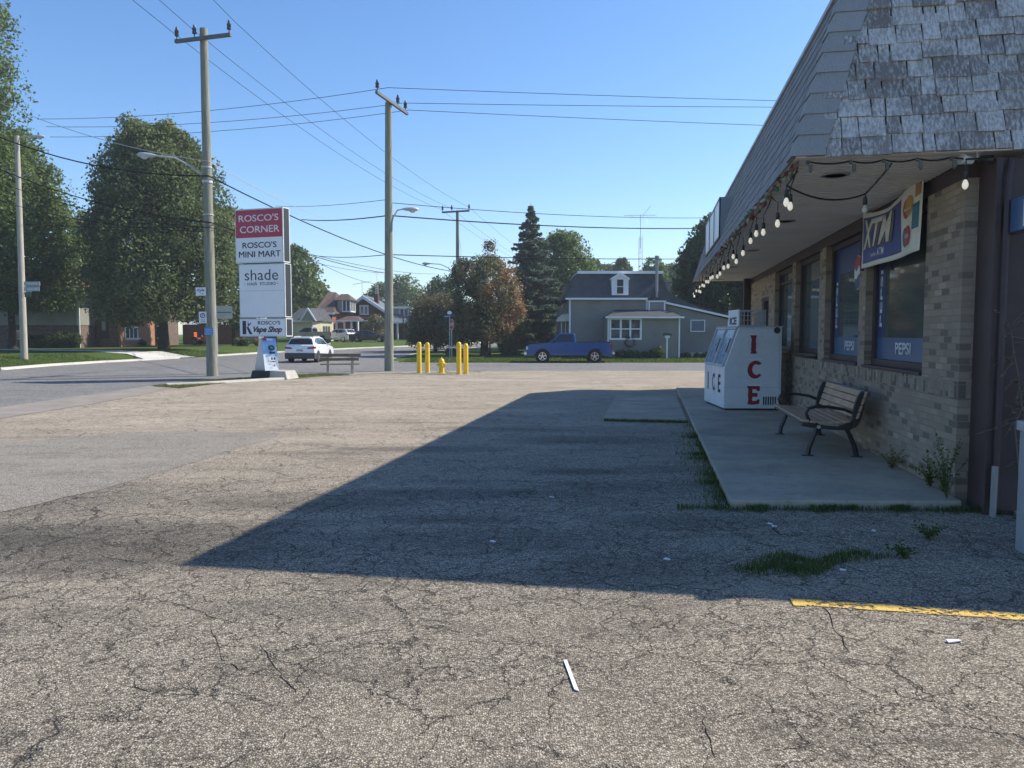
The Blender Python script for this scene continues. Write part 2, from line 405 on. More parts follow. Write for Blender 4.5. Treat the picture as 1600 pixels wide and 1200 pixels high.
def strip_sheet(name, rows, dz, mat, kind='structure'):
    vs = []; fs = []
    for (y, xs) in rows:
        for x in xs: vs.append((x, y, gz(x, y) * 0 + slope(y) + dz))
    n = len(rows[0][1])
    for i in range(len(rows) - 1):
        for k in range(n - 1):
            a = i * n + k
            if rows[i][0] == rows[i + 1][0]: continue
            fs.append((a, a + 1, a + n + 1, a + n))
    me = bpy.data.meshes.new(name); me.from_pydata(vs, [], fs); me.materials.append(mat)
    o = bpy.data.objects.new(name, me); col.objects.link(o); o['kind'] = kind; return o
# ground sheet to the horizon
ys = sorted(set([-900, -300, -120, -60] + list(range(-40, 180, 2)) + [200, 260, 400, 700, 1200]))
xs = sorted(set([-1500, -600, -300, -160, -100, -80] + list(range(-70, 74, 2)) + [80, 110, 160, 300, 600, 1500]))
vs = [(x, y, gz(x, y)) for y in ys for x in xs]; nx = len(xs)
fs = [(j * nx + i, j * nx + i + 1, (j + 1) * nx + i + 1, (j + 1) * nx + i) for j in range(len(ys) - 1) for i in range(nx - 1)]
me = bpy.data.meshes.new('ground'); me.from_pydata(vs, [], fs); me.materials.append(M['grass'])
o = bpy.data.objects.new('ground', me); col.objects.link(o); o['kind'] = 'structure'
me.vertices.foreach_get  # noqa
# road under kerb level is kept 6 mm above the ground sheet
RIGHT = [(-60, -12.1), (25.5, -12.1), (27.5, -11.8), (29.5, -11.1), (31.5, -10.), (33.5, -8.3), (35.2, -5.6), (36.3, -2.2)]
RIGHT2 = [(46.6, -4.2), (47.3, -6.2), (48.6, -7.6), (50.5, -8.2), (63, -8.0), (72, -6.6), (83, -3.8), (92, .2), (105, 6.5), (120, 14.5), (160, 36)]
rows = []
for y in list(range(-60, 37, 2)): rows.append((y, [lerp(CURB, y), lerp(RIGHT, y)]))
rows += [(y, [lerp(CURB, y), x]) for y, x in RIGHT if y > 25]
rows += [(36.3, [lerp(CURB, 36.3), 95]), (46.6, [lerp(CURB, 46.6), 95])]
rows += [(y, [lerp(CURB, y), x]) for y, x in RIGHT2[:4]]
for y in range(52, 150, 2): rows.append((y, [lerp(CURB, y), lerp(RIGHT2, y)]))
rows.sort(key=lambda r: (r[0], r[1][1] if r[0] < 40 else -r[1][1]))
strip_sheet('road', rows, .012, M['roadm'])
# lot
lot = [(-11.7, -14), (40, -14), (40, 36.32), (-1.2, 36.32), (-1.6, 34.9), (-3.2, 33.2), (-5.9, 32.2), (-7.7, 30.4), (-9.2, 28.2), (-10.4, 26.6), (-11.7, 25.6)]
sheet('parking_lot', lot, .016, M['lot'])
verge = [(-11.65, 25.65), (-10.4, 26.6), (-9.2, 28.2), (-7.7, 30.4), (-5.9, 32.2), (-3.2, 33.2), (-1.6, 34.9), (-1.2, 36.28), (-2.2, 36.25), (-5.6, 35.15), (-8.25, 33.45), (-9.95, 31.45), (-11.05, 29.45), (-11.75, 27.5), (-12.0, 25.7)]
sheet('verge', verge, .022, M['verge'])
pp = [atz(*q) for q in ((32, 693), (120, 684), (213, 677), (330, 676), (443, 678), (440, 683), (427, 688), (380, 700), (331, 715), (262, 737), (203, 752), (150, 768), (107, 779), (60, 792), (0, 805))]
pp = [(p.x + random.uniform(-.06, .06), p.y + random.uniform(-.05, .05)) for p in pp] + [(-7.5, 8.2), (-10.5, 9.2), (-10.9, 12.2), (-9.3, 13.0)]
sheet('asphalt_patch', pp, .021, M['patch'])
t = NT('apron_concrete'); v = wpos(t)
n = t.noise(v, 1.2, 6, .7)
t.pbsdf(t.mix(t.mapr(n, .35, .7), (.30, .265, .225), (.21, .185, .16)), .9, 0, t.bump(t.noise(v, 40, 3), .5, .01), .2); M['apron'] = t.m
ap = [(-12.1, -14), (-10.9, -14), (-10.6, 10), (-10.5, 15.6), (-10.4, 19), (-10.6, 22.5), (-11.0, 25.4), (-11.66, 25.62), (-12.08, 25.6)]
sheet('apron', ap, .024, M['apron'])
# kerbs
def kerb(name, pts, wd=.16, h=.12, mat=None):
    m = MB(); pts = [Vector((p[0], p[1], slope(p[1]))) for p in pts]
    vs = []
    for i, p in enumerate(pts):
        d = (pts[min(i + 1, len(pts) - 1)] - pts[max(i - 1, 0)]); d.z = 0; d.normalize(); nrm = Vector((-d.y, d.x, 0)) * wd / 2
        vs += [p - nrm + Vector((0, 0, -.1)), p + nrm + Vector((0, 0, -.1)), p + nrm * .8 + Vector((0, 0, h)), p - nrm * .8 + Vector((0, 0, h))]
    n = len(pts); fs = [(0, 1, 2, 3), ((n - 1) * 4 + 3, (n - 1) * 4 + 2, (n - 1) * 4 + 1, (n - 1) * 4)]
    for i in range(n - 1):
        for k in range(4):
            fs.append((i * 4 + k, i * 4 + (k + 1) % 4, (i + 1) * 4 + (k + 1) % 4, (i + 1) * 4 + k))
    m.add(vs, fs); o = m.build(name, mat or M['concl']); o['kind'] = 'structure'; return o
kerb('kerb', [(lerp(CURB, y) - .1, y) for y in [36.9, 38, 40, 42, 44, 47, 49, 51, 53.8]] , .3, .13)
kerb('kerb', [(lerp(CURB, y) - .1, y) for y in [57.5, 60, 63.3, 66, 70, 74, 78, 82, 86, 92, 98, 104, 110, 116, 124, 132]], .3, .13)
kerb('kerb', [(-11.75, 26.1), (-11.5, 27.8), (-10.9, 29.5), (-9.9, 31.3), (-8.2, 33.2), (-5.6, 34.9), (-3.5, 35.7)], .14, .03)
kerb('kerb', [(-11.6, 25.7), (-10.5, 26.7), (-9.5, 28.2), (-8.7, 29.4)], .34, .1)
kerb('kerb', [(-6.5, 47.5), (-7.8, 49), (-8.3, 51), (-8.3, 56), (-8.1, 63), (-7.3, 68), (-6.7, 72), (-5.3, 77.5), (-3.9, 83)], .16, .03)
# driveway of the house across the street, narrow footpaths
M['drive'] = pm('driveway_concrete', (.58, .56, .52), .9, var=.1, sc=.5, bump=.2, spec=.2)
def drape(name, rows, dz, mat, kind='structure'):
    vs = []; fs = []; K = 8
    for (a, b) in rows:
        for k in range(K + 1):
            x = a[0] + (b[0] - a[0]) * k / K; y = a[1] + (b[1] - a[1]) * k / K; vs.append((x, y, gz(x, y) + dz))
    for i in range(len(rows) - 1):
        for k in range(K):
            q = i * (K + 1) + k; fs.append((q, q + 1, q + K + 2, q + K + 1))
    me = bpy.data.meshes.new(name); me.from_pydata(vs, [], fs); me.materials.append(mat)
    o = bpy.data.objects.new(name, me); col.objects.link(o); o['kind'] = kind; return o
drape('driveway', [((-24.3, 51.2), (-22.9, 55.6)), ((-25.6, 52.8), (-24.4, 57)), ((-27.4, 54.6), (-26.8, 58.8)), ((-31, 56.6), (-31, 60.)), ((-37, 58.6), (-37, 61.6)), ((-44, 60.4), (-44, 63.2)), ((-60, 62.5), (-60, 65.2))], .05, M['drive'])
drape('side_street', [((-25.2, 33.2), (-24.3, 36.9)), ((-30, 31), (-30, 36.5)), ((-60, 26), (-60, 34.5))], .05, M['roadm'])
drape('footpath', [((-9.0, 76.5), (-8.6, 76.5)), ((-9.0, 76.6), (-8.6, 76.6))], .05, M['drive'])
drape('footpath', [((4.5, 96), (4.5, 98)), ((12, 97), (12, 99.3)), ((24, 99), (24, 101.5))], .06, M['drive'])
# yellow painted line
t = NT('worn_yellow_paint'); v = wpos(t)
wear = t.noise(v, 28, 6, .75); wear2 = t.noise(v, 3.5, 4, .6)
vo = t.n('TexVoronoi'); t.l(v, vo.inputs['Vector']); vo.inputs['Scale'].default_value = 85
f = t.mapr(t.math('ADD', t.math('MULTIPLY', wear, .6), t.math('MULTIPLY', wear2, .4)),   .485, .545)
p = t.n('BsdfPrincipled'); t.set(p, 'Base Color', t.mix(vo.outputs['Distance'], (.78, .52, .10), (.50, .31, .06))); p.inputs['Roughness'].default_value = .7
t.l(t.bump(vo.outputs['Distance'], .6, .006), p.inputs['Normal'])
tr = t.n('BsdfTransparent'); mx = t.n('MixShader'); t.l(f, mx.inputs[0]); t.l(p.outputs[0], mx.inputs[1]); t.l(tr.outputs[0], mx.inputs[2]); t.l(mx.outputs[0], t.out.inputs[0])
M['yline'] = t.m
a = []
for i in range(27):
    u = .92 + i * .16; a.append((u, 5.19 - .045 * math.sin((u - .4) * .5) + random.uniform(-.006, .006)))
b_ = [(u, v_ - .125 + random.uniform(-.006, .006)) for u, v_ in a][::-1]
sheet('painted_line', [B(u, v_)[:2] for u, v_ in a + b_], .022, M['yline'])
# concrete walk in front of the shop and the low slab beside it
t = NT('walk_concrete'); v = wpos(t)
n = t.noise(v, 1.0, 6, .7); n2 = t.noise(v, 14, 5, .7)
cc = t.mix(t.mapr(n, .35, .7), (.46, .40, .31), (.29, .25, .195)); cc = t.mix(t.mapr(n2, .60, .72, 0, .7), cc, (.10, .09, .08)); cc = t.mix(t.mapr(t.noise(v, 2.6, 5, .7), .58, .68, 0, .5), cc, (.2, .18, .155))
t.pbsdf(cc, .9, 0, t.bump(n2, .4, .006), .2); M['walk'] = t.m
def bslab(name, u0, u1, v0, v1, z1, joints=()):
    m = MB(); m.M = Matrix.Rotation(-BT, 4, 'Z'); c = [v0] + list(joints) + [v1]
    for a, b in zip(c, c[1:]): m.box(u0, u1, a + .006, b - .006, -.1, z1)
    o = m.build(name, M['walk'], None, bevel=.015); o['kind'] = 'structure'; return o
bslab('sidewalk', .8, 3.06, 9.6, 24.2, .10, (12.2, 16.6, 20.4))
m = MB(); m.M = Matrix.Rotation(-BT, 4, 'Z'); m.prism([(.8, 7.83), (1.6, 7.96), (2.4, 8.08), (3.06, 8.2), (3.06, 9.594), (.8, 9.594)], -.1, .10, 'z'); o = m.build('sidewalk', M['walk'], None, bevel=.015); o['kind'] = 'structure'
bslab('concrete_slab', -.92, .72, 15.4, 21.2, .075, (18.6,))
bslab('threshold_slab', 3.45, 6.5, 6.3, 8.2, .06)
bslab('sidewalk', 3.1, 6, 26.4, 29.4, .08)
# ================================================================ THE SHOP
U0, V0 = 3.07, 8.43
def BM(): return MB((-U0, -V0, 0))
shop = thing('store_building', 'low tan brick corner shop with a weathered shingled mansard roof and brown window frames', 'building', B(U0, V0, 0), -BT)
M['brick'] = bricks('shop_brick', (.32, .25, .18), (.385, .31, .235), (.19, .15, .12), (.28, .245, .21))
M['rowlock'] = bricks('shop_rowlock', (.30, .235, .17), (.38, .31, .235), (.14, .115, .09), (.24, .22, .19), bw=.165, bh=.075, turn=True)
M['brown'] = pm('dark_brown_paint', (.045, .026, .028), .55, var=.2, grime=((.1, .08, .08), .4))
M['boards'] = siding('dark_board_wall', (.035, .024, .026), .3)
SZ = 3.49
OPEN = [(9.5, 11.95, 1.27), (12.3, 14.6, 1.27), (15.1, 17.5, 1.33), (17.9, 20.3, 1.33)]
m = BM()
T = .30; u0, u1 = U0, U0 + T
m.box(u0, u1, 8.43, 26.2, .0, 1.10)
prev = 8.43
for (a, b, s) in OPEN:
    m.box(u0, u1, prev, a, 1.27, 3.30); prev = b
m.box(u0, u1, 20.3, 21.3, 1.27, 3.30); m.box(u0, u1, 22.6, 26.2, 1.27, 3.30); m.box(u0, u1, 21.3, 22.6, 1.27, 1.5); m.box(u0, u1, 21.3, 22.6, 2.75, 3.3)
m.box(U0 + T, 14, 26.0, 26.2, 0, SZ - .01)
wall = m.build('wall', M['brick'], shop)
m = BM(); m.box(u0 - .012, u1, 8.43, 26.2, 1.10, 1.27); m.build('sill_course', M['rowlock'], shop)
m = BM(); m.box(u0 + .02, u1, 8.43, 26.2, 3.30, SZ - .012); m.build('beam', M['brown'], shop)
# windows
M['blue'] = pm('blue_vinyl', (.03, .055, .17), .3, var=.1)
M['blue2'] = pm('blue_vinyl_light', (.05, .12, .235), .3, var=.1)
M['vwhite'] = pm('white_vinyl', (.7, .72, .74), .4, var=.04)
M['vred'] = pm('red_vinyl', (.45, .04, .04), .4)
for i, (a, b, s) in enumerate(OPEN):
    m = BM(); ue = u0 + .10
    fw = .09
    m.box(ue, u1, a + .002, a + fw, s + .002, 3.298); m.box(ue, u1, b - fw, b - .002, s + .002, 3.298)
    m.box(ue, u1, a + fw, b - fw, s + .002, s + fw + .04); m.box(ue, u1, a + fw, b - fw, 3.298 - fw, 3.298)
    m.box(u0 - .035, ue, a + .004, b - .004, s + .003, s + .045)
    if i == 3: m.box(ue + .02, u1, a + fw, b - fw, 2.95, 3.02)
    wf = m.build('window', M['brown'], shop, bevel=.006)
    m = BM(); m.box(ue + .06, ue + .075, a + fw, b - fw, s + fw + .04, 3.298 - fw); m.build('pane', M['glass'], wf)
    if i < 2:      # blue vinyl strips with white lettering on the glass
        g = ue + .055; A, Bb, Sz = a + fw, b - fw, s + fw + .04
        m = BM(); m.box(g, g + .004, A, Bb, Sz, Sz + .30); m.build('vinyl_strip', M['blue2'], wf)
        m = BM(); m.box(g - .001, g + .004, Bb - .30, Bb, Sz + .301, 3.298 - fw); m.build('vinyl_strip', M['blue'], wf)
        if i == 1:
            m = BM(); m.box(g, g + .004, A, Bb - .301, 2.78, 3.298 - fw); m.build('vinyl_strip', M['blue'], wf)
        # horizontal word near the bottom
        for (word, w, h, cv, cz, up) in (('PEPSI', .62, .16, (A + Bb) / 2 - .02, Sz + .08, False), ('PEPSI', .80, .11, Bb - .15, 2.25, True)):
            tx = text(word, w, h, -w / 2, -h / 2 if up else 0, 0, M['vwhite'], wf, bold=.02)
            # x along -v, facing -u ; vertical word reads upward
            base = Matrix.Translation(Vector((g - .006 - U0, cv - V0, cz))) @ Matrix.Rotation(R(-90), 4, 'Z')
            if up: base = base @ Matrix.Rotation(R(90), 4, 'Y').inverted()
            tx.matrix_local = base
        if i == 1:    # round red, white and blue emblem
            for nm, pts, mt in (('emblem', [(.2 * math.cos(q), .26 * math.sin(q)) for q in [R(d) for d in range(20, 161, 10)]] + [(-.1, .02), (.05, .1)], M['vred']),
                                ('emblem', [(.2 * math.cos(q), .26 * math.sin(q)) for q in [R(d) for d in range(200, 341, 10)]] + [(.08, -.02), (-.06, -.1)], M['blue']),):
                o = flatpoly(pts, -.012, mt, wf, nm); o.matrix_local = Matrix.Translation(Vector((g - U0, 13.0 - V0, 2.72))) @ Matrix.Rotation(R(-90), 4, 'Z')
            o = flatpoly([(.21 * math.cos(R(d)), .27 * math.sin(R(d))) for d in range(0, 360, 10)], -.007, M['vwhite'], wf, 'emblem'); o.matrix_local = Matrix.Translation(Vector((g - U0, 13.0 - V0, 2.72))) @ Matrix.Rotation(R(-90), 4, 'Z')
# small far window with bars
m = BM(); m.box(u0 + .06, u1, 21.302, 21.38, 1.5, 2.75); m.box(u0 + .06, u1, 22.52, 22.598, 1.5, 2.75); m.box(u0 + .06, u1, 21.38, 22.52, 1.5, 1.58); m.box(u0 + .06, u1, 21.38, 22.52, 2.67, 2.75)
for k in range(5): m.box(u0 + .08, u0 + .1, 21.6 + k * .19, 21.62 + k * .19, 1.58, 2.67)
wf = m.build('window', M['brown'], shop); m = BM(); m.box(u0 + .14, u0 + .15, 21.38, 22.52, 1.58, 2.67); m.build('pane', M['glass'], wf)
m = BM(); m.box(2.86, 3.055, 25.0, 25.22, .1, SZ - .012); m.build('post', M['brown'], shop, bevel=.01)
# dark boarded end bay with door
m = BM(); m.box(3.07 + T, 12, 8.50, 8.60, 0, SZ - .012); m.build('end_wall', M['boards'], shop)
m = BM(); m.box(3.19, 3.62, 8.02, 8.428, 0, 3.40); m.box(3.17, 3.23, 7.985, 8.02, 0, 3.40); m.build('pilaster', M['brown'], shop, bevel=.008)
m = BM(); m.box(3.62, 3.70, 8.30, 8.50, .06, 2.65); m.box(4.72, 4.80, 8.30, 8.50, .06, 2.65); m.box(3.70, 4.72, 8.30, 8.50, 2.57, 2.65); dr = m.build('door', M['brown'], shop)
m = BM(); m.box(3.70, 4.72, 8.44, 8.48, .10, 2.57); m.build('door_leaf', pm('door_paint', (.04, .042, .036), .45, var=.2), dr)
m = BM(); m.box(3.72, 3.735, 8.415, 8.44, .1, 2.57); m.build('weather_strip', M['galv'], dr)
m = BM(); m.tube([(3.26, 7.95, .1), (3.26, 7.95, 3.2), (3.30, 8.0, 3.38)], .028, 8); m.build('downpipe', M['brown'], shop, smooth=True)
m = BM(); m.tube([(3.22, 7.90, 0), (3.225, 7.90, .42), (3.23, 7.91, .50)], .03, 8); m.build('drain_stub', pm('pale_pipe', (.26, .25, .23), .7), shop, smooth=True)

# roof: core, soffit, shingles
RU0, RV0, RV1, RT = 1.37, 7.97, 26.2, 5.34; K = 1 / 3.3
off = (RT - SZ) * K
m = BM()
core = [(RU0 + .03, RV0 + .03), (13, RV0 + .03), (13, RV1), (RU0 + .03, RV1)]
m.hexa([(RU0 + .03, RV0 + .03, SZ + .03), (13, RV0 + .03, SZ + .03), (13, RV1, SZ + .03), (RU0 + .03, RV1, SZ + .03),
        (RU0 + off + .03, RV0 + off + .03, RT), (13, RV0 + off + .03, RT), (13, RV1 - off, RT), (RU0 + off + .03, RV1 - off, RT)])
roof = m.build('roof', M['roofg'], shop)
m = BM(); m.box(RU0 + off - .04, RU0 + off + .14, RV0 + off - .04, RV1 - off, RT, RT + .05); m.box(RU0 + off + .14, 13, RV0 + off - .04, RV0 + off + .14, RT, RT + .05); m.build('roof_cap', M['galv'], roof)
# soffit planks
M['soffit'] = pm('soffit_vinyl', (.84, .80, .74), .6, var=.06, sc=2, grime=((.6, .56, .5), .4))
m = BM(); v_ = RV0 + .03
while v_ < RV1 - .02:
    x = random.uniform(-.002, .002)
    m.hexa([(RU0 + .03, v_, SZ - .012 + x), (U0 + .01, v_, SZ - .012 + x), (U0 + .01, v_ + .124, SZ - .004), (RU0 + .03, v_ + .124, SZ - .004),
            (RU0 + .03, v_, SZ + .02), (U0 + .01, v_, SZ + .02), (U0 + .01, v_ + .124, SZ + .02), (RU0 + .03, v_ + .124, SZ + .02)]); v_ += .13
m.build('soffit', M['soffit'], shop)
m = BM(); m.box(U0 + .01, 12, RV0 + .03, 8.5, SZ - .008, SZ + .02); m.build('soffit', M['soffit'], shop)
m = BM(); m.box(RU0 + .005, RU0 + .028, RV0 + .03, RV1, SZ - .03, SZ + .045); m.box(RU0 + .005, 12, RV0 + .005, RV0 + .028, SZ - .03, SZ + .045); m.build('fascia', M['soffit'], shop)
# recessed lights in the soffit
for (px, py) in ((1305, 273), (1227, 345), (1175, 391), (1144, 417), (1123, 436)):
    q = ray(px, py); tt = (SZ - .01 - CH) / q.z; w_ = CAMV + q * tt; u_ = w_.x * CB - w_.y * SB; v_ = w_.x * SB + w_.y * CB
    m = BM(); m.lathe([(.15, SZ - .022), (.15, SZ - .004), (.12, SZ - .004), (.115, SZ - .022)], 24, (u_, v_, 0)); rl = m.build('recessed_light', M['galv'], shop, smooth=True)
    m = BM(); m.lathe([(.112, SZ - .020), (.112, SZ - .016)], 24, (u_, v_, 0)); m.build('lens', M['black'], rl)

# shake material
def shake(name, lo, hi, streak, strk):
    t = NT(name); v = obco(t); tn = attr(t, 'tone')
    s1 = t.noise(t.mapping(v, (30, 30, 1.6)), 1.5, 5, .62); s2 = t.noise(v, 3.2, 1, .5); s3 = t.noise(t.mapping(v, (60, 60, 6)), 2, 4, .6)
    base = t.mix(tn, lo, hi)
    thr = t.math('ADD', t.math('MULTIPLY', s1, .70), t.math('ADD', t.math('MULTIPLY', s2, .22), t.math('MULTIPLY', tn, .10)))
    cc = t.mix(t.mapr(thr, .45, .64, 0, strk), base, streak)
    cc = t.mix(t.mapr(s3, .55, .75, 0, .6), cc, tuple(x * .4 for x in lo))
    t.pbsdf(cc, .85, 0, t.bump(t.math('ADD', s1, s3), .6, .006), .25); return t.m
M['shake'] = shake('weathered_shake', (.20, .175, .165), (.36, .33, .31), (.72, .69, .66), .8)
M['shakef'] = shake('grey_shake', (.22, .218, .215), (.29, .285, .28), (.36, .355, .35), .5)
M['hip'] = shake('hip_shake', (.27, .265, .26), (.33, .325, .32), (.38, .375, .37), .4)
exp_, rows_n = .205, 10
L = math.hypot(1, K)
def shing(mb, face, z0, z1, a0, a1, jz, thick, lift):
    """one shake; face 'n' near (-v) or 'f' front (-u); a = running coordinate"""
    def P(a, z, o):
        d = (z - SZ) * K
        if face == 'n': return (a, RV0 + d - o * .957, z + o * .29)
        return (RU0 + d - o * .957, a, z + o * .29)
    zb = z0 + jz
    bot = [P(a0, zb, 0.0), P(a1, zb, 0.0), P(a1, z1, 0.0), P(a0, z1, 0.0)]
    top = [P(a0, zb, thick + lift), P(a1, zb, thick + lift), P(a1, z1, .004 + lift), P(a0, z1, .004 + lift)]
    mb.add(bot + top, [(3, 2, 1, 0), (4, 5, 6, 7), (0, 1, 5, 4), (1, 2, 6, 5), (2, 3, 7, 6), (3, 0, 4, 7)])
mn = BM(); mf = BM()
for r in range(rows_n):
    z0 = SZ + r * exp_ * .957 * .97 - .03; z1 = min(z0 + exp_ * 1.45, RT + .01)
    hip = RU0 + (z0 - SZ) * K
    a = hip + .18 - random.uniform(0, .12)
    while a < 9.0:
        wd = random.choice((.12, .16, .2, .24, .27, .3)) * random.uniform(.9, 1.1)
        shing(mn, 'n', z0, z1, max(a, hip + .1), a + wd - random.uniform(.007, .018), random.uniform(-.02, .014), random.uniform(.018, .034), random.uniform(0, .006)); a += wd
    a = RV0 + (z0 - SZ) * K + .05; end = RV1 - (z0 - SZ) * K
    while a < end:
        wd = random.uniform(.14, .3); shing(mf, 'f', z0, z1, a, min(a + wd - .006, end), random.uniform(-.006, .006), random.uniform(.014, .02), 0); a += wd
mn.build('shingles', M['shake'], roof, bevel=.0025, seg=1); mf.build('shingles', M['shakef'], roof)
m = BM()
for r in range(9):
    z0 = SZ + r * .215 - .02; z1 = min(z0 + .25, RT + .02); h0 = (z0 - SZ) * K; h1 = (z1 - SZ) * K; w_ = .30
    o0, o1 = .042, .026
    def Q(h, z, o, du, dv): return (RU0 + h + du - o, RV0 + h + dv - o, z)
    vs = [Q(h0, z0, o0, 0, w_), Q(h0, z0, o0 * 1.0, 0, 0), Q(h0, z0, o0, w_, 0), Q(h1, z1, o1, 0, w_), Q(h1, z1, o1, 0, 0), Q(h1, z1, o1, w_, 0)]
    vi = [Q(h0, z0, o0 - .02, .0, w_), Q(h0, z0, o0 - .02, 0, 0), Q(h0, z0, o0 - .02, w_, 0)]
    m.add(vs + vi, [(0, 1, 4, 3), (1, 2, 5, 4), (0, 6, 7, 1), (1, 7, 8, 2)])
m.build('hip_cap', M['hip'], roof, recalc=False)

# illuminated cabinet sign fixed on the mansard, seen edge-on
sg = thing('roof_sign', 'white panelled cabinet sign with black frame fixed to the far part of the mansard roof', 'sign', B(1.45, 17.2, 3.82), -BT)
m = MB(); m.prism([(0.0, 0), (0.0, .86), (.32, .86), (.27, .6), (.05, 0)], 0, 4.3); m.build('cabinet', pm('cabinet_grey', (.26, .28, .3), .6), sg)
m = MB()
for y in (0, 1.42, 2.85, 4.26): m.box(-.03, -.001, y, y + .06, 0, .86)
m.box(-.029, -.001, .06, 4.26, 0, .04); m.box(-.029, -.001, .06, 4.26, .82, .86); m.build('frame', M['black'], sg)
for y in (.06, 1.48, 2.91): m = MB(); m.box(-.018, -.002, y, y + 1.35, .04, .82); m.build('panel', M['signwhite'], sg)

# vinyl banner
bn = thing('banner', 'sagging white and blue vinyl banner with big XTM letters above the nearest shop window', 'banner', B(3.0, 10.73, 2.70), -BT - R(90))
W_, H_ = 2.52, .76
def sag(x, z):
    t = (x + W_ / 2) / W_; top = .07 * t + .03 - .13 * math.sin(math.pi * t) * (z / H_) ** 2
    return z * (1 + .02) + top * (z / H_) - .02 * math.sin(math.pi * t)
def wave(x, z): return .016 * math.sin(4.5 * x + 2.6 * z) + .004 * math.sin(11 * x - 7 * z + 1) * (z / H_)
def ban(x, y, z): return (x, y + wave(x, z), sag(x, z))
def cloth(pts_or_rect, y, mat, name, nx=60, nz=20):
    x0, x1, z0, z1 = pts_or_rect; m = MB(); vs = []; 
    for j in range(nz + 1):
        for i in range(nx + 1): vs.append(ban(x0 + (x1 - x0) * i / nx, y, z0 + (z1 - z0) * j / nz))
    m.add(vs, [(j * (nx + 1) + i, j * (nx + 1) + i + 1, (j + 1) * (nx + 1) + i + 1, (j + 1) * (nx + 1) + i) for j in range(nz) for i in range(nx)])
    o = m.build(name, mat, bn, smooth=True, recalc=False); sd = o.modifiers.new('thick', 'SOLIDIFY'); sd.thickness = .002; sd.offset = 1 if y < -.002 else 1; return o
M['bwhite'] = pm('banner_white', (.76, .73, .64), .55, var=.08, grime=((.35, .33, .28), .4))
M['bblue'] = pm('banner_blue', (.045, .075, .27), .5, var=.1)
M['bsil'] = pm('banner_silver', (.70, .67, .60), .5)
M['bsh'] = pm('banner_shadow_grey', (.17, .16, .16), .5)
cloth((-W_ / 2, W_ / 2, 0, H_), 0, M['bwhite'], 'cloth')
cloth((-W_ / 2 + .07, W_ / 2 - .68, .06, H_ - .08), -.004, M['bblue'], 'blue_field', 50, 16)
def bantext(s, w, h, x, z, mat, yy, shear=0, bold=0, nm='lettering'):
    o = text(s, w, h, x, z, yy, mat, bn, nm, bold=bold, shear=shear, ext=.001, fn=ban); return o
bantext('XTM', 1.34, .40, -W_ / 2 + .22, .22, M['bsh'], -.012, .35, .03)
bantext('XTM', 1.34, .40, -W_ / 2 + .13, .24, M['bsil'], -.019, .35, .03)
bantext('canadian', .28, .05, -W_ / 2 + .55, .12, M['bsil'], -.009)
bantext('ATM', .26, .09, -W_ / 2 + .88, .11, M['vwhite'], -.009, 0, .02)
def bcirc(cx, cz, r, mat, yy, nm='card_emblem', d0=0, d1=360):
    m = MB(); pts = [(cx + r * math.cos(R(d)), cz + r * math.sin(R(d))) for d in range(d0, d1, 12)]
    if d1 - d0 < 360: pts.append((cx, cz))
    c = (cx, cz); vs = [ban(cx, yy, cz)] + [ban(a, yy, b) for a, b in pts]; n = len(pts)
    m.add(vs, [(0, 1 + i, 1 + (i + 1) % n) for i in range(n)]); m.build(nm, mat, bn, recalc=False)
xr = W_ / 2
bcirc(xr - .46, .50, .115, M['vred'], -.008); bcirc(xr - .38, .52, .115, pm('card_gold', (.5, .3, .06), .5), -.0095)
bcirc(xr - .50, .19, .105, pm('card_teal', (.03, .13, .2), .5), -.008); bcirc(xr - .40, .20, .105, M['vred'], -.0095)
cloth((xr - .26, xr - .07, .24, .50), -.006, pm('card_blue_square', (.04, .17, .24), .5), 'card_emblem', 6, 6)
cloth((xr - .22, xr - .05, .57, H_ - .02), -.006, pm('card_orange', (.42, .22, .05), .5), 'card_emblem', 6, 6)
bantext('VISA', .15, .05, xr - .49, .17, M['vwhite'], -.013); bantext('MasterCard', .2, .035, xr - .52, .47, M['vwhite'], -.013)
m = MB(); m.box(-W_ / 2 - .03, -W_ / 2, .0, .05, -.03, .68); m.build('batten', M['brown'], bn); 

# blue sign at the door, on a bracket box
q = ray(1573, 340)
def on_u(px, py, u):
    r = ray(px, py); ru = r.x * CB - r.y * SB; rv = r.x * SB + r.y * CB; k = u / ru
    return u, rv * k, CH + r.z * k
u_, v_, z_ = on_u(1573, 340, 3.28)
ds = thing('door_sign', 'blue wall sign with a white panel beside the shop door, cut by the right edge', 'sign', B(u_, v_, z_), -BT - R(90))
m = MB(); m.box(0, 1.1, 0, .12, -.15, .15); m.build('cabinet', M['blue2'], ds, bevel=.004); m = MB(); m.box(-.25, 0, .04, .08, -.03, .03); m.build('bracket', M['brown'], ds)
m = MB(); m.box(.34, 1.05, -.006, -.001, -.125, .115); m.build('panel', M['vwhite'], ds)
text('P', .15, .19, .40, -.1, -.009, M['blue'], ds, bold=.03)

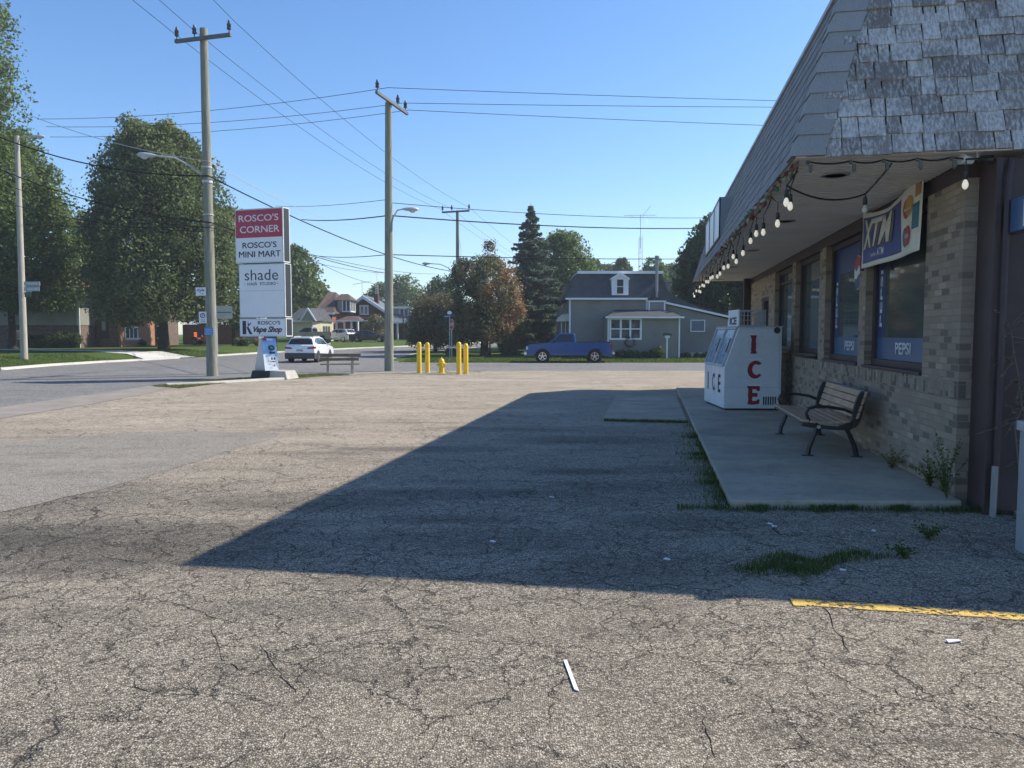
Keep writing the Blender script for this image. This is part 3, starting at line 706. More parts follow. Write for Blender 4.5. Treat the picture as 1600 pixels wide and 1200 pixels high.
# ================================================================ ICE MACHINE
im = thing('ice_freezer', 'white slant-front ice freezer with red ICE letters down its side', 'ice freezer', B(1.58, 17.15, .1), -BT + R(8))
M['icew'] = pm('freezer_white', (.66, .70, .74), .4, var=.08, sc=1.5, grime=((.36, .37, .36), .45))
prof = [(0, .04), (0, .91), (.30, 1.80), (1.22, 1.80), (1.22, .04)]
m = MB(); m.prism(prof, 0, 2.0); body = m.build('body', M['icew'], im, bevel=.012)
m = MB(); m.box(.05, 1.18, .05, 1.95, 0, .04); m.build('plinth', M['black'], im)
m = MB(); m.box(.27, 1.24, -.012, 2.012, 1.801, 1.825); m.build('top_trim', M['galv'], im)
m = MB(); m.prism([(1.04, 1.70), (1.20, 1.70), (1.20, 1.77), (1.04, 1.77)], -.006, -.001); 
m = MB(); m.lathe([(.07, -.006), (.07, -.001)], 20, (1.11, 0, 1.73), 'y'); m.build('maker_badge', M['dkgrey'], im)
sl = math.atan2(.89, .30)
M['doorpic'] = None
t = NT('door_print'); v = obco(t)
n = t.noise(v, 6, 6, .75); n2 = t.noise(v, 18, 4, .6)
cc = t.ramp(n, [(0, (.02, .05, .12)), (.42, (.08, .2, .36)), (.52, (.28, .42, .52)), (.6, (.05, .14, .3)), (.7, (.5, .58, .62)), (1, (.2, .3, .4))])
cc = t.mix(t.mapr(n2, .6, .7, 0, .6), cc, (.62, .68, .7)); t.pbsdf(cc, .12, 0, None, .6); M['doorpic'] = t.m
for k in range(2):
    y0 = .06 + k * .95
    def PP(d, y, o): return (d * math.cos(sl) - o * math.sin(sl), y, .91 + d * math.sin(sl) + o * math.cos(sl))
    m = MB()
    def sb(d0, d1, ya, yb, o0, o1): m.hexa([PP(d0, ya, o0), PP(d1, ya, o0), PP(d1, yb, o0), PP(d0, yb, o0), PP(d0, ya, o1), PP(d1, ya, o1), PP(d1, yb, o1), PP(d0, yb, o1)])
    sb(.03, .07, y0, y0 + .92, .002, .045); sb(.88, .92, y0, y0 + .92, .002, .045); sb(.07, .88, y0, y0 + .05, .002, .045); sb(.07, .88, y0 + .87, y0 + .92, .002, .045)
    d = m.build('door', M['galv'], im)
    m = MB(); sb(.07, .88, y0 + .05, y0 + .87, .004, .02); m.build('printed_panel', M['doorpic'], d)
    m = MB(); a = PP(.35, y0 + .03, .07); b = PP(.65, y0 + .03, .07); m.tube([PP(.35, y0 + .03, .045), a, b, PP(.65, y0 + .03, .045)], .012, 6); m.build('handle', M['black'], d)
# big frosty letters on the side (local x-z plane, facing -y)
m = MB()
for z in (.10, .50, 1.76): m.box(.02, 1.20, -.003, -.001, z, z + .006)
m.box(1.17, 1.176, -.003, -.001, .06, 1.78); m.build('seam', M['galv'], im)
m = MB()
for k in range(6): m.box(.84 + k * .05, .87 + k * .05, -.004, -.001, .12, .30)
m.build('vent', M['dkgrey'], im)
M['icered'] = pm('letter_red', (.30, .015, .025), .4, var=.15)
M['icedk'] = pm('letter_outline', (.03, .03, .05), .5)
def jag(pts, a=.008):
    out = []
    for (p, q) in zip(pts, pts[1:] + pts[:1]):
        L_ = math.hypot(q[0] - p[0], q[1] - p[1]); n_ = max(1, int(L_ / .035))
        for i in range(n_):
            tt = i / n_; out.append((p[0] + (q[0] - p[0]) * tt + (random.uniform(-a, a) if i else 0), p[1] + (q[1] - p[1]) * tt + (random.uniform(-a, a) if i else 0)))
    return out
def letter(pts, nm='letter'):
    from mathutils.geometry import tessellate_polygon
    def flat(p, y, mt):
        tri = tessellate_polygon([[Vector((a, b, 0)) for a, b in p]]); m = MB(); n_ = len(p)
        m.add([(a, y, b) for a, b in p] + [(a, y + .003, b) for a, b in p], [tuple(f) for f in tri] + [(i, (i + 1) % n_, n_ + (i + 1) % n_, n_ + i) for i in range(n_)]); return m.build(nm, mt, im)
    cx = sum(p[0] for p in pts) / len(pts); cz = sum(p[1] for p in pts) / len(pts)
    flat([(a - .014, b - .010) for a, b in pts], -.0035, M['icedk']); flat(pts, -.007, M['icered'])
Lx = .56
I_ = [(0, 0), (.13, 0), (.105, .05), (.105, .33), (.135, .40), (-.01, .40), (.02, .33), (.025, .05)]
letter(jag([(Lx + a, 1.24 + b) for a, b in I_]))
Cp = []
for d in range(40, 321, 14): Cp.append((.13 + .16 * math.cos(R(d)), .19 + .19 * math.sin(R(d))))
for d in range(310, 49, -14): Cp.append((.15 + .095 * math.cos(R(d)), .19 + .12 * math.sin(R(d))))
letter(jag([(Lx - .02 + a, .70 + b) for a, b in Cp] , .006))
E_ = [(0, 0), (.24, 0), (.25, .10), (.20, .10), (.19, .065), (.09, .065), (.09, .17), (.20, .16), (.20, .235), (.09, .235), (.09, .34), (.19, .33), (.20, .29), (.25, .29), (.24, .40), (-.02, .40), (.015, .34), (.015, .06)]
letter(jag([(Lx - .04 + a, .14 + b) for a, b in E_]))
for k, (z, w_) in enumerate(((1.645, .16), (1.10, .26), (.55, .24))):      # snow caps on the letters
    pts = [(Lx - .05, z - .02), (Lx + w_ + .0, z - .02), (Lx + w_, z + .01), (Lx + w_ * .7, z + .03), (Lx + .03, z + .025), (Lx - .06, z + .01)]
    flatpoly(pts, -.008, M['signwhite'], im, 'snow_cap')
# small ICE on the front lower panel: faces -u
for ch, yy, ww in (('I', 1.58, .07), ('C', 1.0, .24), ('E', .44, .22)):
    o = text(ch, ww, .40, -ww / 2, 0, 0, M['icedk'], im, 'letter', bold=.015); o.matrix_local = Matrix.Translation(Vector((-.006, yy, .36))) @ Matrix.Rotation(R(-90), 4, 'Z')
# wire cage with an ICE sign on top
cg = thing('wire_rack', 'small barred rack with a white ICE sign standing on top of the ice freezer', 'rack', B(1.90, 17.55, 1.93), -BT + R(8))
m = MB()
for z in (.0, .33): m.box(.03, .60, 0, .02, z, z + .02); m.box(.03, .60, .9, .92, z, z + .02); m.box(.58, .60, .02, .9, z, z + .02)
for x in (.05, .12, .20, .27, .35, .43, .51, .58): m.box(x, x + .014, .002, .016, .02, .33)
for k in range(10): m.box(.583, .597, .05 + k * .09, .064 + k * .09, .02, .33)
for z in (.12, .22): m.box(.05, .59, .004, .012, z, z + .012)
m.build('bars', M['galv'], cg)
m = MB(); m.box(0, .03, 0, .92, 0, .36); m.build('sign_panel', M['signwhite'], cg)
o = text('ICE', .6, .17, -.3, .03, 0, M['icedk'], cg, bold=.03); o.matrix_local = Matrix.Translation(Vector((-.006, .46, .0))) @ Matrix.Rotation(R(-90), 4, 'Z')

# ================================================================ BENCH BY THE WALL
bt = thing('park_bench', 'black metal bench with brown wooden slats against the brick shop wall', 'bench', B(2.45, 12.05, .1), -BT)
M['slat'] = pm('bench_slat', (.48, .31, .19), .6, var=.25, sc=4, grime=((.12, .09, .07), .5))
# local: x = depth (front at -x), y = length
HL = 1.2
def side(y, nm):
    m = MB()
    m.tube([(-.33, y, .0), (-.31, y, .12), (-.24, y, .30), (-.22, y, .40)], [.035, .032, .03, .032], 8); 
    o1 = m.build('leg', M['black'], bt, smooth=True); m = MB(); m.box(-.40, -.26, y - .035, y + .035, 0, .012); m.build('foot', M['black'], o1)
    m = MB(); m.tube([(.30, y, .0), (.27, y, .14), (.19, y, .32), (.15, y, .40)], [.035, .032, .03, .032], 8)
    o2 = m.build('leg', M['black'], bt, smooth=True); m = MB(); m.box(.23, .37, y - .035, y + .035, 0, .012); m.build('foot', M['black'], o2)
for y in (-HL + .06, HL - .06):
    side(y, '')
    m = MB(); m.prism([(-.42, .41), (-.30, .385), (0, .36), (.20, .36), (.27, .42), (.30, .55), (.36, .74), (.39, .86), (.355, .87), (.26, .62), (.20, .47), (.05, .405), (-.2, .425), (-.42, .455)], y - .025, y + .025)
    m.prism([(.30 + .065 * math.cos(R(d)) + .16 * .27 * math.sin(R(d)), .64 + .25 * math.sin(R(d))) for d in range(0, 360, 20)], y - .032, y + .032); m.build('side_frame', M['black'], bt, bevel=.008)
    m = MB(); m.tube([(-.27, y, .42), (-.33, y, .50), (-.36, y, .58), (-.33, y, .645), (-.24, y, .67), (-.08, y, .67), (.12, y, .64), (.29, y, .57)], .022, 8); m.build('armrest', M['black'], bt, smooth=True)
    m = MB(); m.lathe([(.025, y - .04), (.025, y + .04)], 10, (-.2, 0, .40), 'y'); m.build('bolt', M['steel'], bt)
for k in range(6):
    x = -.42 + k * .102; z = .465 - .02 * math.sin(k / 5 * math.pi)
    m = MB(); m.box(x, x + .088, -HL, HL, z, z + .03); m.build('seat_slat', M['slat'], bt, bevel=.006)
for k in range(4):
    z = .52 + k * .095; x = .265 + (z - .52) * .30
    m = MB(); m.hexa([(x, -HL, z), (x + .028, -HL, z), (x + .028, HL, z), (x, HL, z), (x + .026, -HL, z + .082), (x + .054, -HL, z + .082), (x + .054, HL, z + .082), (x + .026, HL, z + .082)]); m.build('back_slat', M['slat'], bt, bevel=.006)
m = MB(); m.tube([(-.40, -HL, .44), (-.40, HL, .44)], .016, 6); m.tube([(.385, -HL + .02, .885), (.385, HL - .02, .885)], .016, 6); m.build('rail', M['black'], bt)

# ================================================================ STRING LIGHTS and garland under the eave
M['bulb'] = emis('lit_bulb', (.85, .78, .62), .32)
M['bulbglass'] = pm('bulb_glass', (.55, .55, .5), .1)
def bulb(parent, p, off, lit=True, drop=.12):
    m = MB(off); x, y, z = p
    m.tube([(x, y, z), (x, y, z - drop)], .006, 5); m.lathe([(.012, z - drop + .01), (.022, z - drop), (.024, z - drop - .07), (.02, z - drop - .075)][::-1], 10, (x, y, 0))
    s = m.build('socket', M['black'], parent, smooth=True)
    m = MB(off); zc = z - drop - .075
    m.lathe([(.012, zc), (.022, zc - .02), (.029, zc - .045), (.026, zc - .068), (.015, zc - .086), (.003, zc - .092)][::-1], 12, (x, y, 0))
    m.build('bulb', M['bulb'] if lit else M['bulbglass'], s, smooth=True)
def sagline(a, b, s, n=10): 
    a = Vector(a); b = Vector(b); return [a.lerp(b, i / n) - Vector((0, 0, s * 4 * (i / n) * (1 - i / n))) for i in range(n + 1)]
sl1 = thing('string_lights', 'string of round lit bulbs hanging along the long front eave of the shop', 'string lights', B(1.45, 8.2, 3.4), -BT, 'string lights under the eave')
o1 = (-1.45, -8.2, -3.4); m = MB(o1); pts = []
vv = 8.35; anchors = [8.3]
while anchors[-1] < 26: anchors.append(anchors[-1] + random.uniform(1.4, 1.8))
poss = []
for a, b in zip(anchors, anchors[1:]):
    ln = sagline((1.45, a, 3.44), (1.45, b, 3.44), random.uniform(.12, .2), 8); m.tube(ln, .008, 5); poss += [ln[2], ln[6]] if b - a > 1.6 else [ln[4], ln[7]]
m.build('cable', M['black'], sl1)
for p in poss: bulb(sl1, p + Vector((random.uniform(-.02, .02), 0, 0)), o1, True, random.uniform(.06, .16))
sl2 = thing('string_lights', 'loose drooping light string from the roof corner to the brick column', 'string lights', B(1.5, 8.25, 3.42), -BT, 'string lights under the eave')
def onz(px, py, z):
    w_ = atz(px, py, z); return (w_.x * CB - w_.y * SB, w_.x * SB + w_.y * CB, z)
p0 = onz(1229, 290, 3.28); p1 = onz(1352, 303, 3.23); p2 = onz(1393, 256, 3.40); p3 = onz(1470, 247, 3.42)
o2 = (-1.5, -8.25, -3.42); m = MB(o2)
m.tube(sagline(p0, p1, .10), .010, 6); m.tube(sagline(p1, p2, .01, 3), .010, 6)
edge = [(1.50, 8.06, 3.44), (1.9, 8.06, 3.43), (2.2, 8.06, 3.43), (2.5, 8.06, 3.43), (2.8, 8.06, 3.43), (3.15, 8.06, 3.43)]
for a, b in zip(edge, edge[1:]): m.tube(sagline(a, b, .025, 5), .009, 5)
m.tube([(1.45, 8.3, 3.40), p0], .009, 5)
m.build('cable', M['black'], sl2)
bulb(sl2, p0, o2, True, .05); bulb(sl2, p1, o2, False, .04); bulb(sl2, (2.93, 8.06, 3.42), o2, True, .13)
for e in edge[:-1]:
    m = MB(o2); m.ball((e[0], e[1], e[2] - .01), .022, 8, 6); m.lathe([(.006, e[2] - .11), (.02, e[2] - .09), (.018, e[2] - .03)], 8, (e[0] + .03, e[1], 0)); m.build('clip', pm('clip_grey', (.10, .10, .095), .5), sl2)
fx = thing('flood_light', 'small white twin floodlight under the shingled eave above the brick column', 'light fitting', B(3.05, 8.12, 3.42), -BT)
m = MB(); m.lathe([(.05, .05), (.05, .06)], 12); m.tube([(0, 0, .05), (0, 0, .0), (-.08, 0, -.01)], .012, 6); m.build('mount', M['white'], fx)
m = MB(); m.tube([(-.04, 0, -.02), (-.15, -.02, .0)], [.03, .055], 12); m.build('lamp_head', M['white'], fx, smooth=True); m = MB(); m.tube([(.02, 0, 0.0), (.13, -.02, -.02)], [.03, .05], 12); m.build('lamp_head', M['black'], fx, smooth=True)
# garland of coloured paper peppers and leaves
gd = thing('garland', 'faded garland of red, orange and green flowers tied along the front eave', 'garland', B(1.38, 8.2, 3.4), -BT)
GC = [pm('garland_%s' % n, c, .7) for n, c in (('red', (.24, .07, .08)), ('orange', (.32, .17, .11)), ('cream', (.36, .34, .26)), ('green', (.1, .2, .1)), ('pink', (.28, .18, .18)))]
for gi, gm in enumerate(GC):
    for k in range(18):
        m = MB((-1.38, -8.2, -3.4))
        y = 8.15 + 9.5 * ((k + gi * .2) / 18) ** 1.15; x = 1.36 + random.uniform(-.03, .05); z = 3.42 + random.uniform(-.05, .03); L_ = random.uniform(.035, .075)
        d = Vector((random.uniform(-.6, .6), random.uniform(-1, 1), random.uniform(-.8, .4))).normalized() * L_
        c = Vector((x, y, z)); m.tube([c - d, c - d * .4, c + d * .3, c + d], [.006, .026, .022, .003], 6)
        m.build('paper_flower', gm, gd, smooth=True)
m = MB((-1.38, -8.2, -3.4)); m.tube([(1.37, 8.1 + i * .5, 3.43 + random.uniform(-.015, .015)) for i in range(37)], .008, 5); m.build('cord', pm('garland_cord', (.06, .09, .05), .8), gd)
# grey pedestal at the right edge
pc = atz(1598, 868, 0)
ps = thing('post', 'grey square metal post with a capped top at the right edge of the picture', 'post', (pc.x + .09, pc.y, 0), -BT)
m = MB(); m.box(-.09, .12, -.09, .12, 0, .98); m.build('shaft', pm('grey_steel_paint', (.30, .31, .32), .6, var=.12, grime=((.2, .15, .1), .4)), ps, bevel=.008)
m = MB(); m.box(-.11, .14, -.11, .14, .98, 1.06); m.build('cap', M['galv'], ps, bevel=.01)
# ================================================================ UTILITY POLES
def insulator(parent, x, y, z, s=1.0):
    m = MB(); m.lathe([(.02 * s, z), (.02 * s, z + .12 * s), (.085 * s, z + .14 * s), (.085 * s, z + .22 * s), (.06 * s, z + .24 * s), (.085 * s, z + .27 * s), (.085 * s, z + .35 * s), (.05 * s, z + .38 * s), (.05 * s, z + .45 * s), (.02 * s, z + .5 * s)], 10, (x, y, 0))
    return m.build('insulator', M['porc'], parent, smooth=True)
def lamp(parent, z, reach, rise, ang, r0=.15):
    """cobra-head street lamp on a curved arm"""
    c, s = math.cos(ang), math.sin(ang)
    pts = [(r0 * c, r0 * s, z), ((reach * .35) * c, (reach * .35) * s, z + rise * .55), (reach * .62 * c, reach * .62 * s, z + rise * .92), (reach * c, reach * s, z + rise)]
    m = MB(); m.tube(pts, .035, 8); a = m.build('lamp_arm', M['galv'], parent, smooth=True)
    m = MB(); e = Vector(pts[-1]); d = Vector((c, s, .02)); m.tube([e - d * .05, e + d * .12, e + d * .4, e + d * .62, e + d * .7], [.04, .08, .11, .09, .03], 10)
    h = m.build('lamp_head', M['galv'], a, smooth=True)
    m = MB(); q = e + d * .42; m.ball((q.x, q.y, q.z - .10), (.14, .11, .07), 10, 6); m.build('lens', pm('lamp_lens', (.5, .5, .47), .2), h, smooth=True)
def upole(label, x, y, z0, top, r0, r1, mat, arm=None, group='wooden utility poles', lean=(0, 0)):
    p = thing('utility_pole', label, 'utility pole', (x, y, z0), 0, group)
    n = 9; m = MB(); m.tube([(lean[0] * i / n, lean[1] * i / n, -.1 + (top - z0 + .1) * i / n) for i in range(n + 1)], [r0 + (r1 - r0) * i / n for i in range(n + 1)], 14); m.build('shaft', mat, p, smooth=True)
    if arm:
        az, a0, a1, ang, ins = arm; c, s = math.cos(ang), math.sin(ang); yo = -r1 - .06
        ab = MB(); M4 = Matrix.Translation(Vector((lean[0], lean[1], az - z0))) @ Matrix.Rotation(ang, 4, 'Z'); ab.M = M4
        ab.box(a0, a1, yo - .06, yo + .06, -.07, .07); ob = ab.build('crossarm', M['arm'], p, bevel=.01)
        for q in ins:
            v = M4 @ Vector((q, yo, .07)); insulator(ob, v.x, v.y, v.z)
    return p
L0 = Vector((-12.44, 31.84, 0)); P = {}
def ztop(px, py, Y): return aty(px, py, Y).z
# near left pole
topL = aty(314, 45, 31.84).z
pL = upole('tall utility pole with level crossarm and left-hand street lamp, nearest the pylon sign', -12.44, 31.84, 0, topL, .23, .15, M['pole'], arm=(aty(320, 63, 31.84).z, -1.2, 1.42, R(-16), (-1.12, -.28, 1.34)))
lamp(pL, aty(320, 276, 31.84).z, 2.0, .78, R(188))
m = MB(); m.lathe([(.21, 7.9), (.21, 8.0)], 14); m.lathe([(.2, 8.5), (.2, 8.56)], 14); m.lathe([(.215, 6.6), (.215, 6.64)], 14); m.build('band', M['galv'], pL)
topM = aty(613, 160, 36.25).z
pM = upole('utility pole with foreshortened crossarm beside the concrete bench and yellow posts', -5.81, 36.25, 0, topM, .22, .15, M['pole'], arm=(aty(622, 162, 36.25).z, -1.75, 1.75, R(75), (-1.65, .6, 1.5)), lean=(.10, 0))
lamp(pM, aty(608, 356, 36.25).z, .75, .9, R(15))
YF = 66
bF = aty(716, 545, YF)
pF = upole('distant utility pole with wide crossarm and transformer rising above the reddish tree', -4.63, YF, slope(YF), aty(712, 329, YF).z, .2, .13, M['pole'], arm=(aty(712, 331, YF).z, -1.35, 1.2, R(-20), (-1.3, -.45, 1.15)))
lamp(pF, aty(714, 427, YF).z - slope(YF), 2.4, .85, R(172))
m = MB(); m.lathe([(.10, 7.4), (.13, 7.42), (.13, 8.0), (.09, 8.05), (.04, 8.2)], 12, (.28, -.05, 0)); m.tube([(.28, -.05, 8.1), (.3, -.05, 8.7), (.2, -.05, 9.6)], .015, 5); m.build('transformer', M['galv'], pF, smooth=True)
p0b = Vector((-29.14, 45.89, gz(-29.14, 45.89)))
top0 = aty(27, 212, 45.89).z
p0 = upole('pale utility pole leaning slightly on the grass across the street, carrying small grey signs', p0b.x, p0b.y, p0b.z, top0, .2, .13, M['pole2'], lean=(.1, 0))
lamp(p0, aty(30, 216, 45.89).z - p0b.z, .9, .15, R(10))
m = MB(); m.tube([(.1, -.1, 10.6), (.9, -.1, 10.95)], .03, 6); m.tube([(.1, -.1, 10.6), (-.5, -.1, 11.1)], .03, 6); m.build('bracket', M['galv'], p0)
for (x0, x1, y0, y1) in ((38, 63, 440, 446.5), (38, 62, 447.5, 455)):
    a = aty(x0, y0, 45.7); b = aty(x1, y1, 45.7)
    s_ = thing('direction_sign', 'small grey direction board on the pale pole across the street, %s of the pair' % ('upper' if y0 == 440 else 'lower'), 'sign', (a.x, 45.65, b.z), 0, 'direction boards on the pale pole')
    m = MB(); m.box(0, b.x - a.x, 0, .03, 0, a.z - b.z); m.build('board', pm('board_grey', (.33, .35, .37), .5), s_)
    text('FAIRGROUNDS' if y0 == 440 else 'ARENA  PARK', (b.x - a.x) * .7, .1, .2, .07, -.004, M['signwhite'], s_)
a = aty(39, 457, 45.7); b = aty(49, 464.5, 45.7)
s_ = thing('street_sign', 'dark green backed sign bracketed under the grey boards on the pale pole', 'sign', (a.x, 45.65, b.z), 0)
m = MB(); m.box(0, b.x - a.x, 0, .03, 0, a.z - b.z); m.build('plate', pm('sign_green', (.02, .07, .04), .5), s_); m = MB(); m.tube([(-.2, .02, -.2), (0, .02, .32), (.4, .02, .32)], .02, 5); m.build('bracket', M['galv'], s_)

# ---------------------------------------------------------------- overhead wires
def wire(label, pts, s, r=.012, mat=None, cat='overhead wire'):
    o0 = Vector(pts[0]); m = MB(-o0)
    for a, b in zip(pts, pts[1:]):
        m.tube(sagline(a, b, s, 14), r, 5)
    e = m.build('power_line', mat or M['wire'], None, smooth=True); e.location = o0
    tag(e, label, cat, 'overhead wires'); return e
def armtip(px, py, Y): return tuple(aty(px, py, Y))
RX = [aty(1280, 150, 44), aty(1280, 160, 44), aty(1280, 190, 44)]
mi = [armtip(606, 137, 34.7), armtip(629, 161, 36.9), armtip(639, 172, 37.8)]
l0 = [armtip(58, 186, 46), armtip(72, 198, 46), armtip(78, 214, 46)]
for nm, a, b, c, rp in (('uppermost', l0[0], mi[0], RX[0], (1300, 150)), ('second', l0[1], mi[1], RX[1], (1300, 158)), ('third', l0[2], mi[2], RX[2], (1300, 190))):
    e = aty(rp[0], rp[1], 40); e2 = Vector(b) + (e - Vector(b)) * 3.0
    wire('%s of the three thin wires crossing high over the street to the middle pole' % nm, [a, b, tuple(e2)], .35, .013)
# along the main road: left pole to the distant pole, and back over the camera side
li = [armtip(268, 49, 31.4), armtip(300, 45, 31.7), armtip(368, 35, 32.3)]
fi = [armtip(688, 327, YF), armtip(704, 325, YF), armtip(733, 324, YF)]
back = [(-14.2, -16, 15.2), (-12.9, -16, 15.2), (-11.3, -16, 15.2)]
ends = [armtip(905, 440, 140), armtip(915, 440, 140), armtip(930, 440, 140)]
for k, nm in enumerate(('left', 'middle', 'right')):
    wire('%s long thin wire running along the main road over the nearest left pole' % nm, [back[k], li[k], fi[k], (fi[k][0] + 12, 130, 12)], .7, .010)
wire('pale wire slanting down from the left edge past the near left pole', [armtip(-60, 132, 36), armtip(326, 252, 31.6), armtip(560, 352, 62)], .5, .014, M['wirel'])
wire('thick black cable drooping from the left edge past the near left pole', [armtip(-60, 188, 36), armtip(326, 275, 31.5), armtip(714, 425, YF)], .65, .028)
wire('lower black cable from the left edge meeting the near left pole at mid height', [armtip(-40, 246, 38), armtip(330, 348, 31.5), armtip(640, 430, 90)], .5, .024)
wire('thin cable just under the lower black cable at the left', [armtip(-40, 268, 38), armtip(330, 356, 31.5), armtip(680, 428, 90)], .5, .016)
wire('lowest thin cable from the left edge behind the linden', [armtip(-40, 300, 46), armtip(330, 362, 32), armtip(600, 425, 90)], .5, .014)
wire('level thin cable in front of the linden between the pale pole and the near pole', [armtip(36, 350, 45.9), armtip(325, 354, 32.1)], .1, .014)
for nm, y0, y1, r, s in (('topmost of the three level service cables right of the middle pole', 317, 340, .016, .25), ('middle twisted black service cable right of the middle pole', 337, 356, .03, .25), ('lowest level service cable right of the middle pole', 398, 404, .022, .1)):
    wire(nm, [armtip(612, y0, 36.3), armtip(1130, y1, 52)], s, r)
for nm, a, r in (('level wire from the middle pole to behind the pylon sign, uppermost of three', (430, 322), .014), ('twisted cable with a coiled end left of the middle pole', (471, 343), .03), ('level cable between the dead-end pole and the middle pole, lowest of three', (490, 399), .02)):
    wire(nm, [armtip(a[0], a[1], 60), armtip(612, {322: 311, 343: 336, 399: 397}[a[1]], 36.2)], .15, r)
wire('thin service drop toward the brick gable house', [armtip(460, 388, 60), armtip(612, 445, 100), ], .8, .02)
# back streets: slim pole beside brick house
q = aty(602, 430, 100)
pp_ = upole('thin distant pole between the brick gable house and the middle pole', q.x, 100, slope(100), q.z, .14, .1, M['dkgrey'])

# ---------------------------------------------------------------- signs on the near left pole
def plate(label, px0, py0, px1, py1, Y, mat, name='sign', rz=0, group=None):
    a = aty(px0, py1, Y); b = aty(px1, py0, Y); s_ = thing(name, label, 'sign', tuple(a), rz, group)
    m = MB(); m.box(0, b.x - a.x, 0, .012, 0, b.z - a.z); m.build('plate', mat, s_); return s_, b.x - a.x, b.z - a.z
s1, w1, h1 = plate('small white handwritten yard sign nailed high on the near left pole', 306, 449, 321.5, 462, 31.6, M['signwhite'])
text('Kyle', w1 * .7, h1 * .42, w1 * .15, h1 * .42, -.004, M['bblue'], s1, bold=.02, shear=.2); text('-> B', w1 * .4, h1 * .2, w1 * .35, h1 * .12, -.004, M['bblue'], s1)
s2, w2, h2 = plate('white parking regulation sign with black ring on the near left pole', 311, 487, 322.5, 505, 31.6, M['signwhite'])
m = MB(); pts = [(math.cos(R(d)), math.sin(R(d))) for d in range(0, 360, 15)]
m.add([(w2 * .5 + a * r, -.006, h2 * .66 + b * r) for r in (.105, .075) for a, b in pts], [(i, (i + 1) % 24, 24 + (i + 1) % 24, 24 + i) for i in range(24)]); m.build('ring', M['black'], s2)
text('P', .07, .1, w2 * .5 - .03, h2 * .66 - .05, -.004, M['black'], s2, bold=.010); text('NO', w2 * .5, .04, w2 * .25, h2 * .24, -.004, M['dkgrey'], s2); text('STOPPING', w2 * .6, .03, w2 * .2, h2 * .1, -.004, M['dkgrey'], s2)
s3, w3, h3 = plate('bright blue notice with faint white lines on the near left pole', 319.5, 512, 333, 524, 31.58, pm('notice_blue', (.10, .26, .55), .4), 'notice')
for k in range(3): text(('GARAGE', 'SALE SAT', '9 TO 4')[k], w3 * .7, .035, w3 * .15, h3 * (.7 - .28 * k), -.004, M['signwhite'], s3)
# back of a large road sign across the street
g = Vector((-23.2, 60.5, 0)); gzv = gz(-23.2, 60.5)
rs = thing('road_sign', 'grey back of a wide road sign on a slim galvanised post across the street', 'sign', (-23.2, 60.5, gzv), 0)
m = MB(); m.box(-.05, .05, -.03, .03, 0, aty(345, 478, 60.5).z - gzv); m.build('post', M['galv'], rs)
a = aty(331, 498, 60.5); b = aty(362.5, 478, 60.5); m = MB(); m.box(a.x + 23.2, b.x + 23.2, .03, .05, a.z - gzv, b.z - gzv); m.build('panel', pm('sign_back', (.36, .40, .38), .5, .2), rs, bevel=.01)
m = MB(); m.box(a.x + 23.3, b.x + 23.1, .0, .03, (a.z + b.z) / 2 - gzv - .03, (a.z + b.z) / 2 - gzv + .03); m.build('rail', M['dkgrey'], rs)
# stop sign with street blades
gs_ = Vector((-4.43, 56.51, slope(56.5)))
st = thing('stop_sign', 'red stop sign with blue street name blades on twin posts at the far corner', 'sign', tuple(gs_), 0)
zc = aty(706, 507, 56.5).z - gs_.z
m = MB(); m.box(-.03, .03, -.03, .03, 0, zc + .3); m.build('post', M['galv'], st); m = MB(); m.box(-.17, -.12, -.03, .03, 0, zc + .72); m.build('post', M['galv'], st)
rot = Matrix.Translation(Vector((0, -.05, zc))) @ Matrix.Rotation(R(-58), 4, 'Z')
def octo(r, y, nm, mt):
    m = MB(); m.M = rot; m.prism([(r * math.cos(R(22.5 + 45 * i)), r * math.sin(R(22.5 + 45 * i))) for i in range(8)], y - .006, y); return m.build(nm, mt, st)
octo(.40, 0, 'rim', M['signwhite']); octo(.365, -.007, 'face', pm('stop_red', (.5, .02, .03), .4))
o = text('STOP', .56, .26, -.28, -.13, -.016, M['signwhite'], st, bold=.02); o.matrix_local = rot
m = MB(); m.box(-.55, -.05, -.06, -.045, zc + .52, zc + .66); m.build('name_blade', M['blue2'], st)
m = MB(); m.M = Matrix.Rotation(R(-60), 4, 'Z'); m.box(-.2, .6, -.04, -.025, zc + .56, zc + .76); m.build('name_blade', pm('blade_blue', (.02, .04, .16), .4), st)
m = MB(); m.prism([(-.145 + .17 * math.cos(R(d)), zc + .86 + .12 * math.sin(R(d))) for d in range(0, 360, 20)], -.05, -.04); m.build('crest', M['signwhite'], st)
text('MAIN ST', .4, .06, -.5, zc + .56, -.064, M['signwhite'], st)

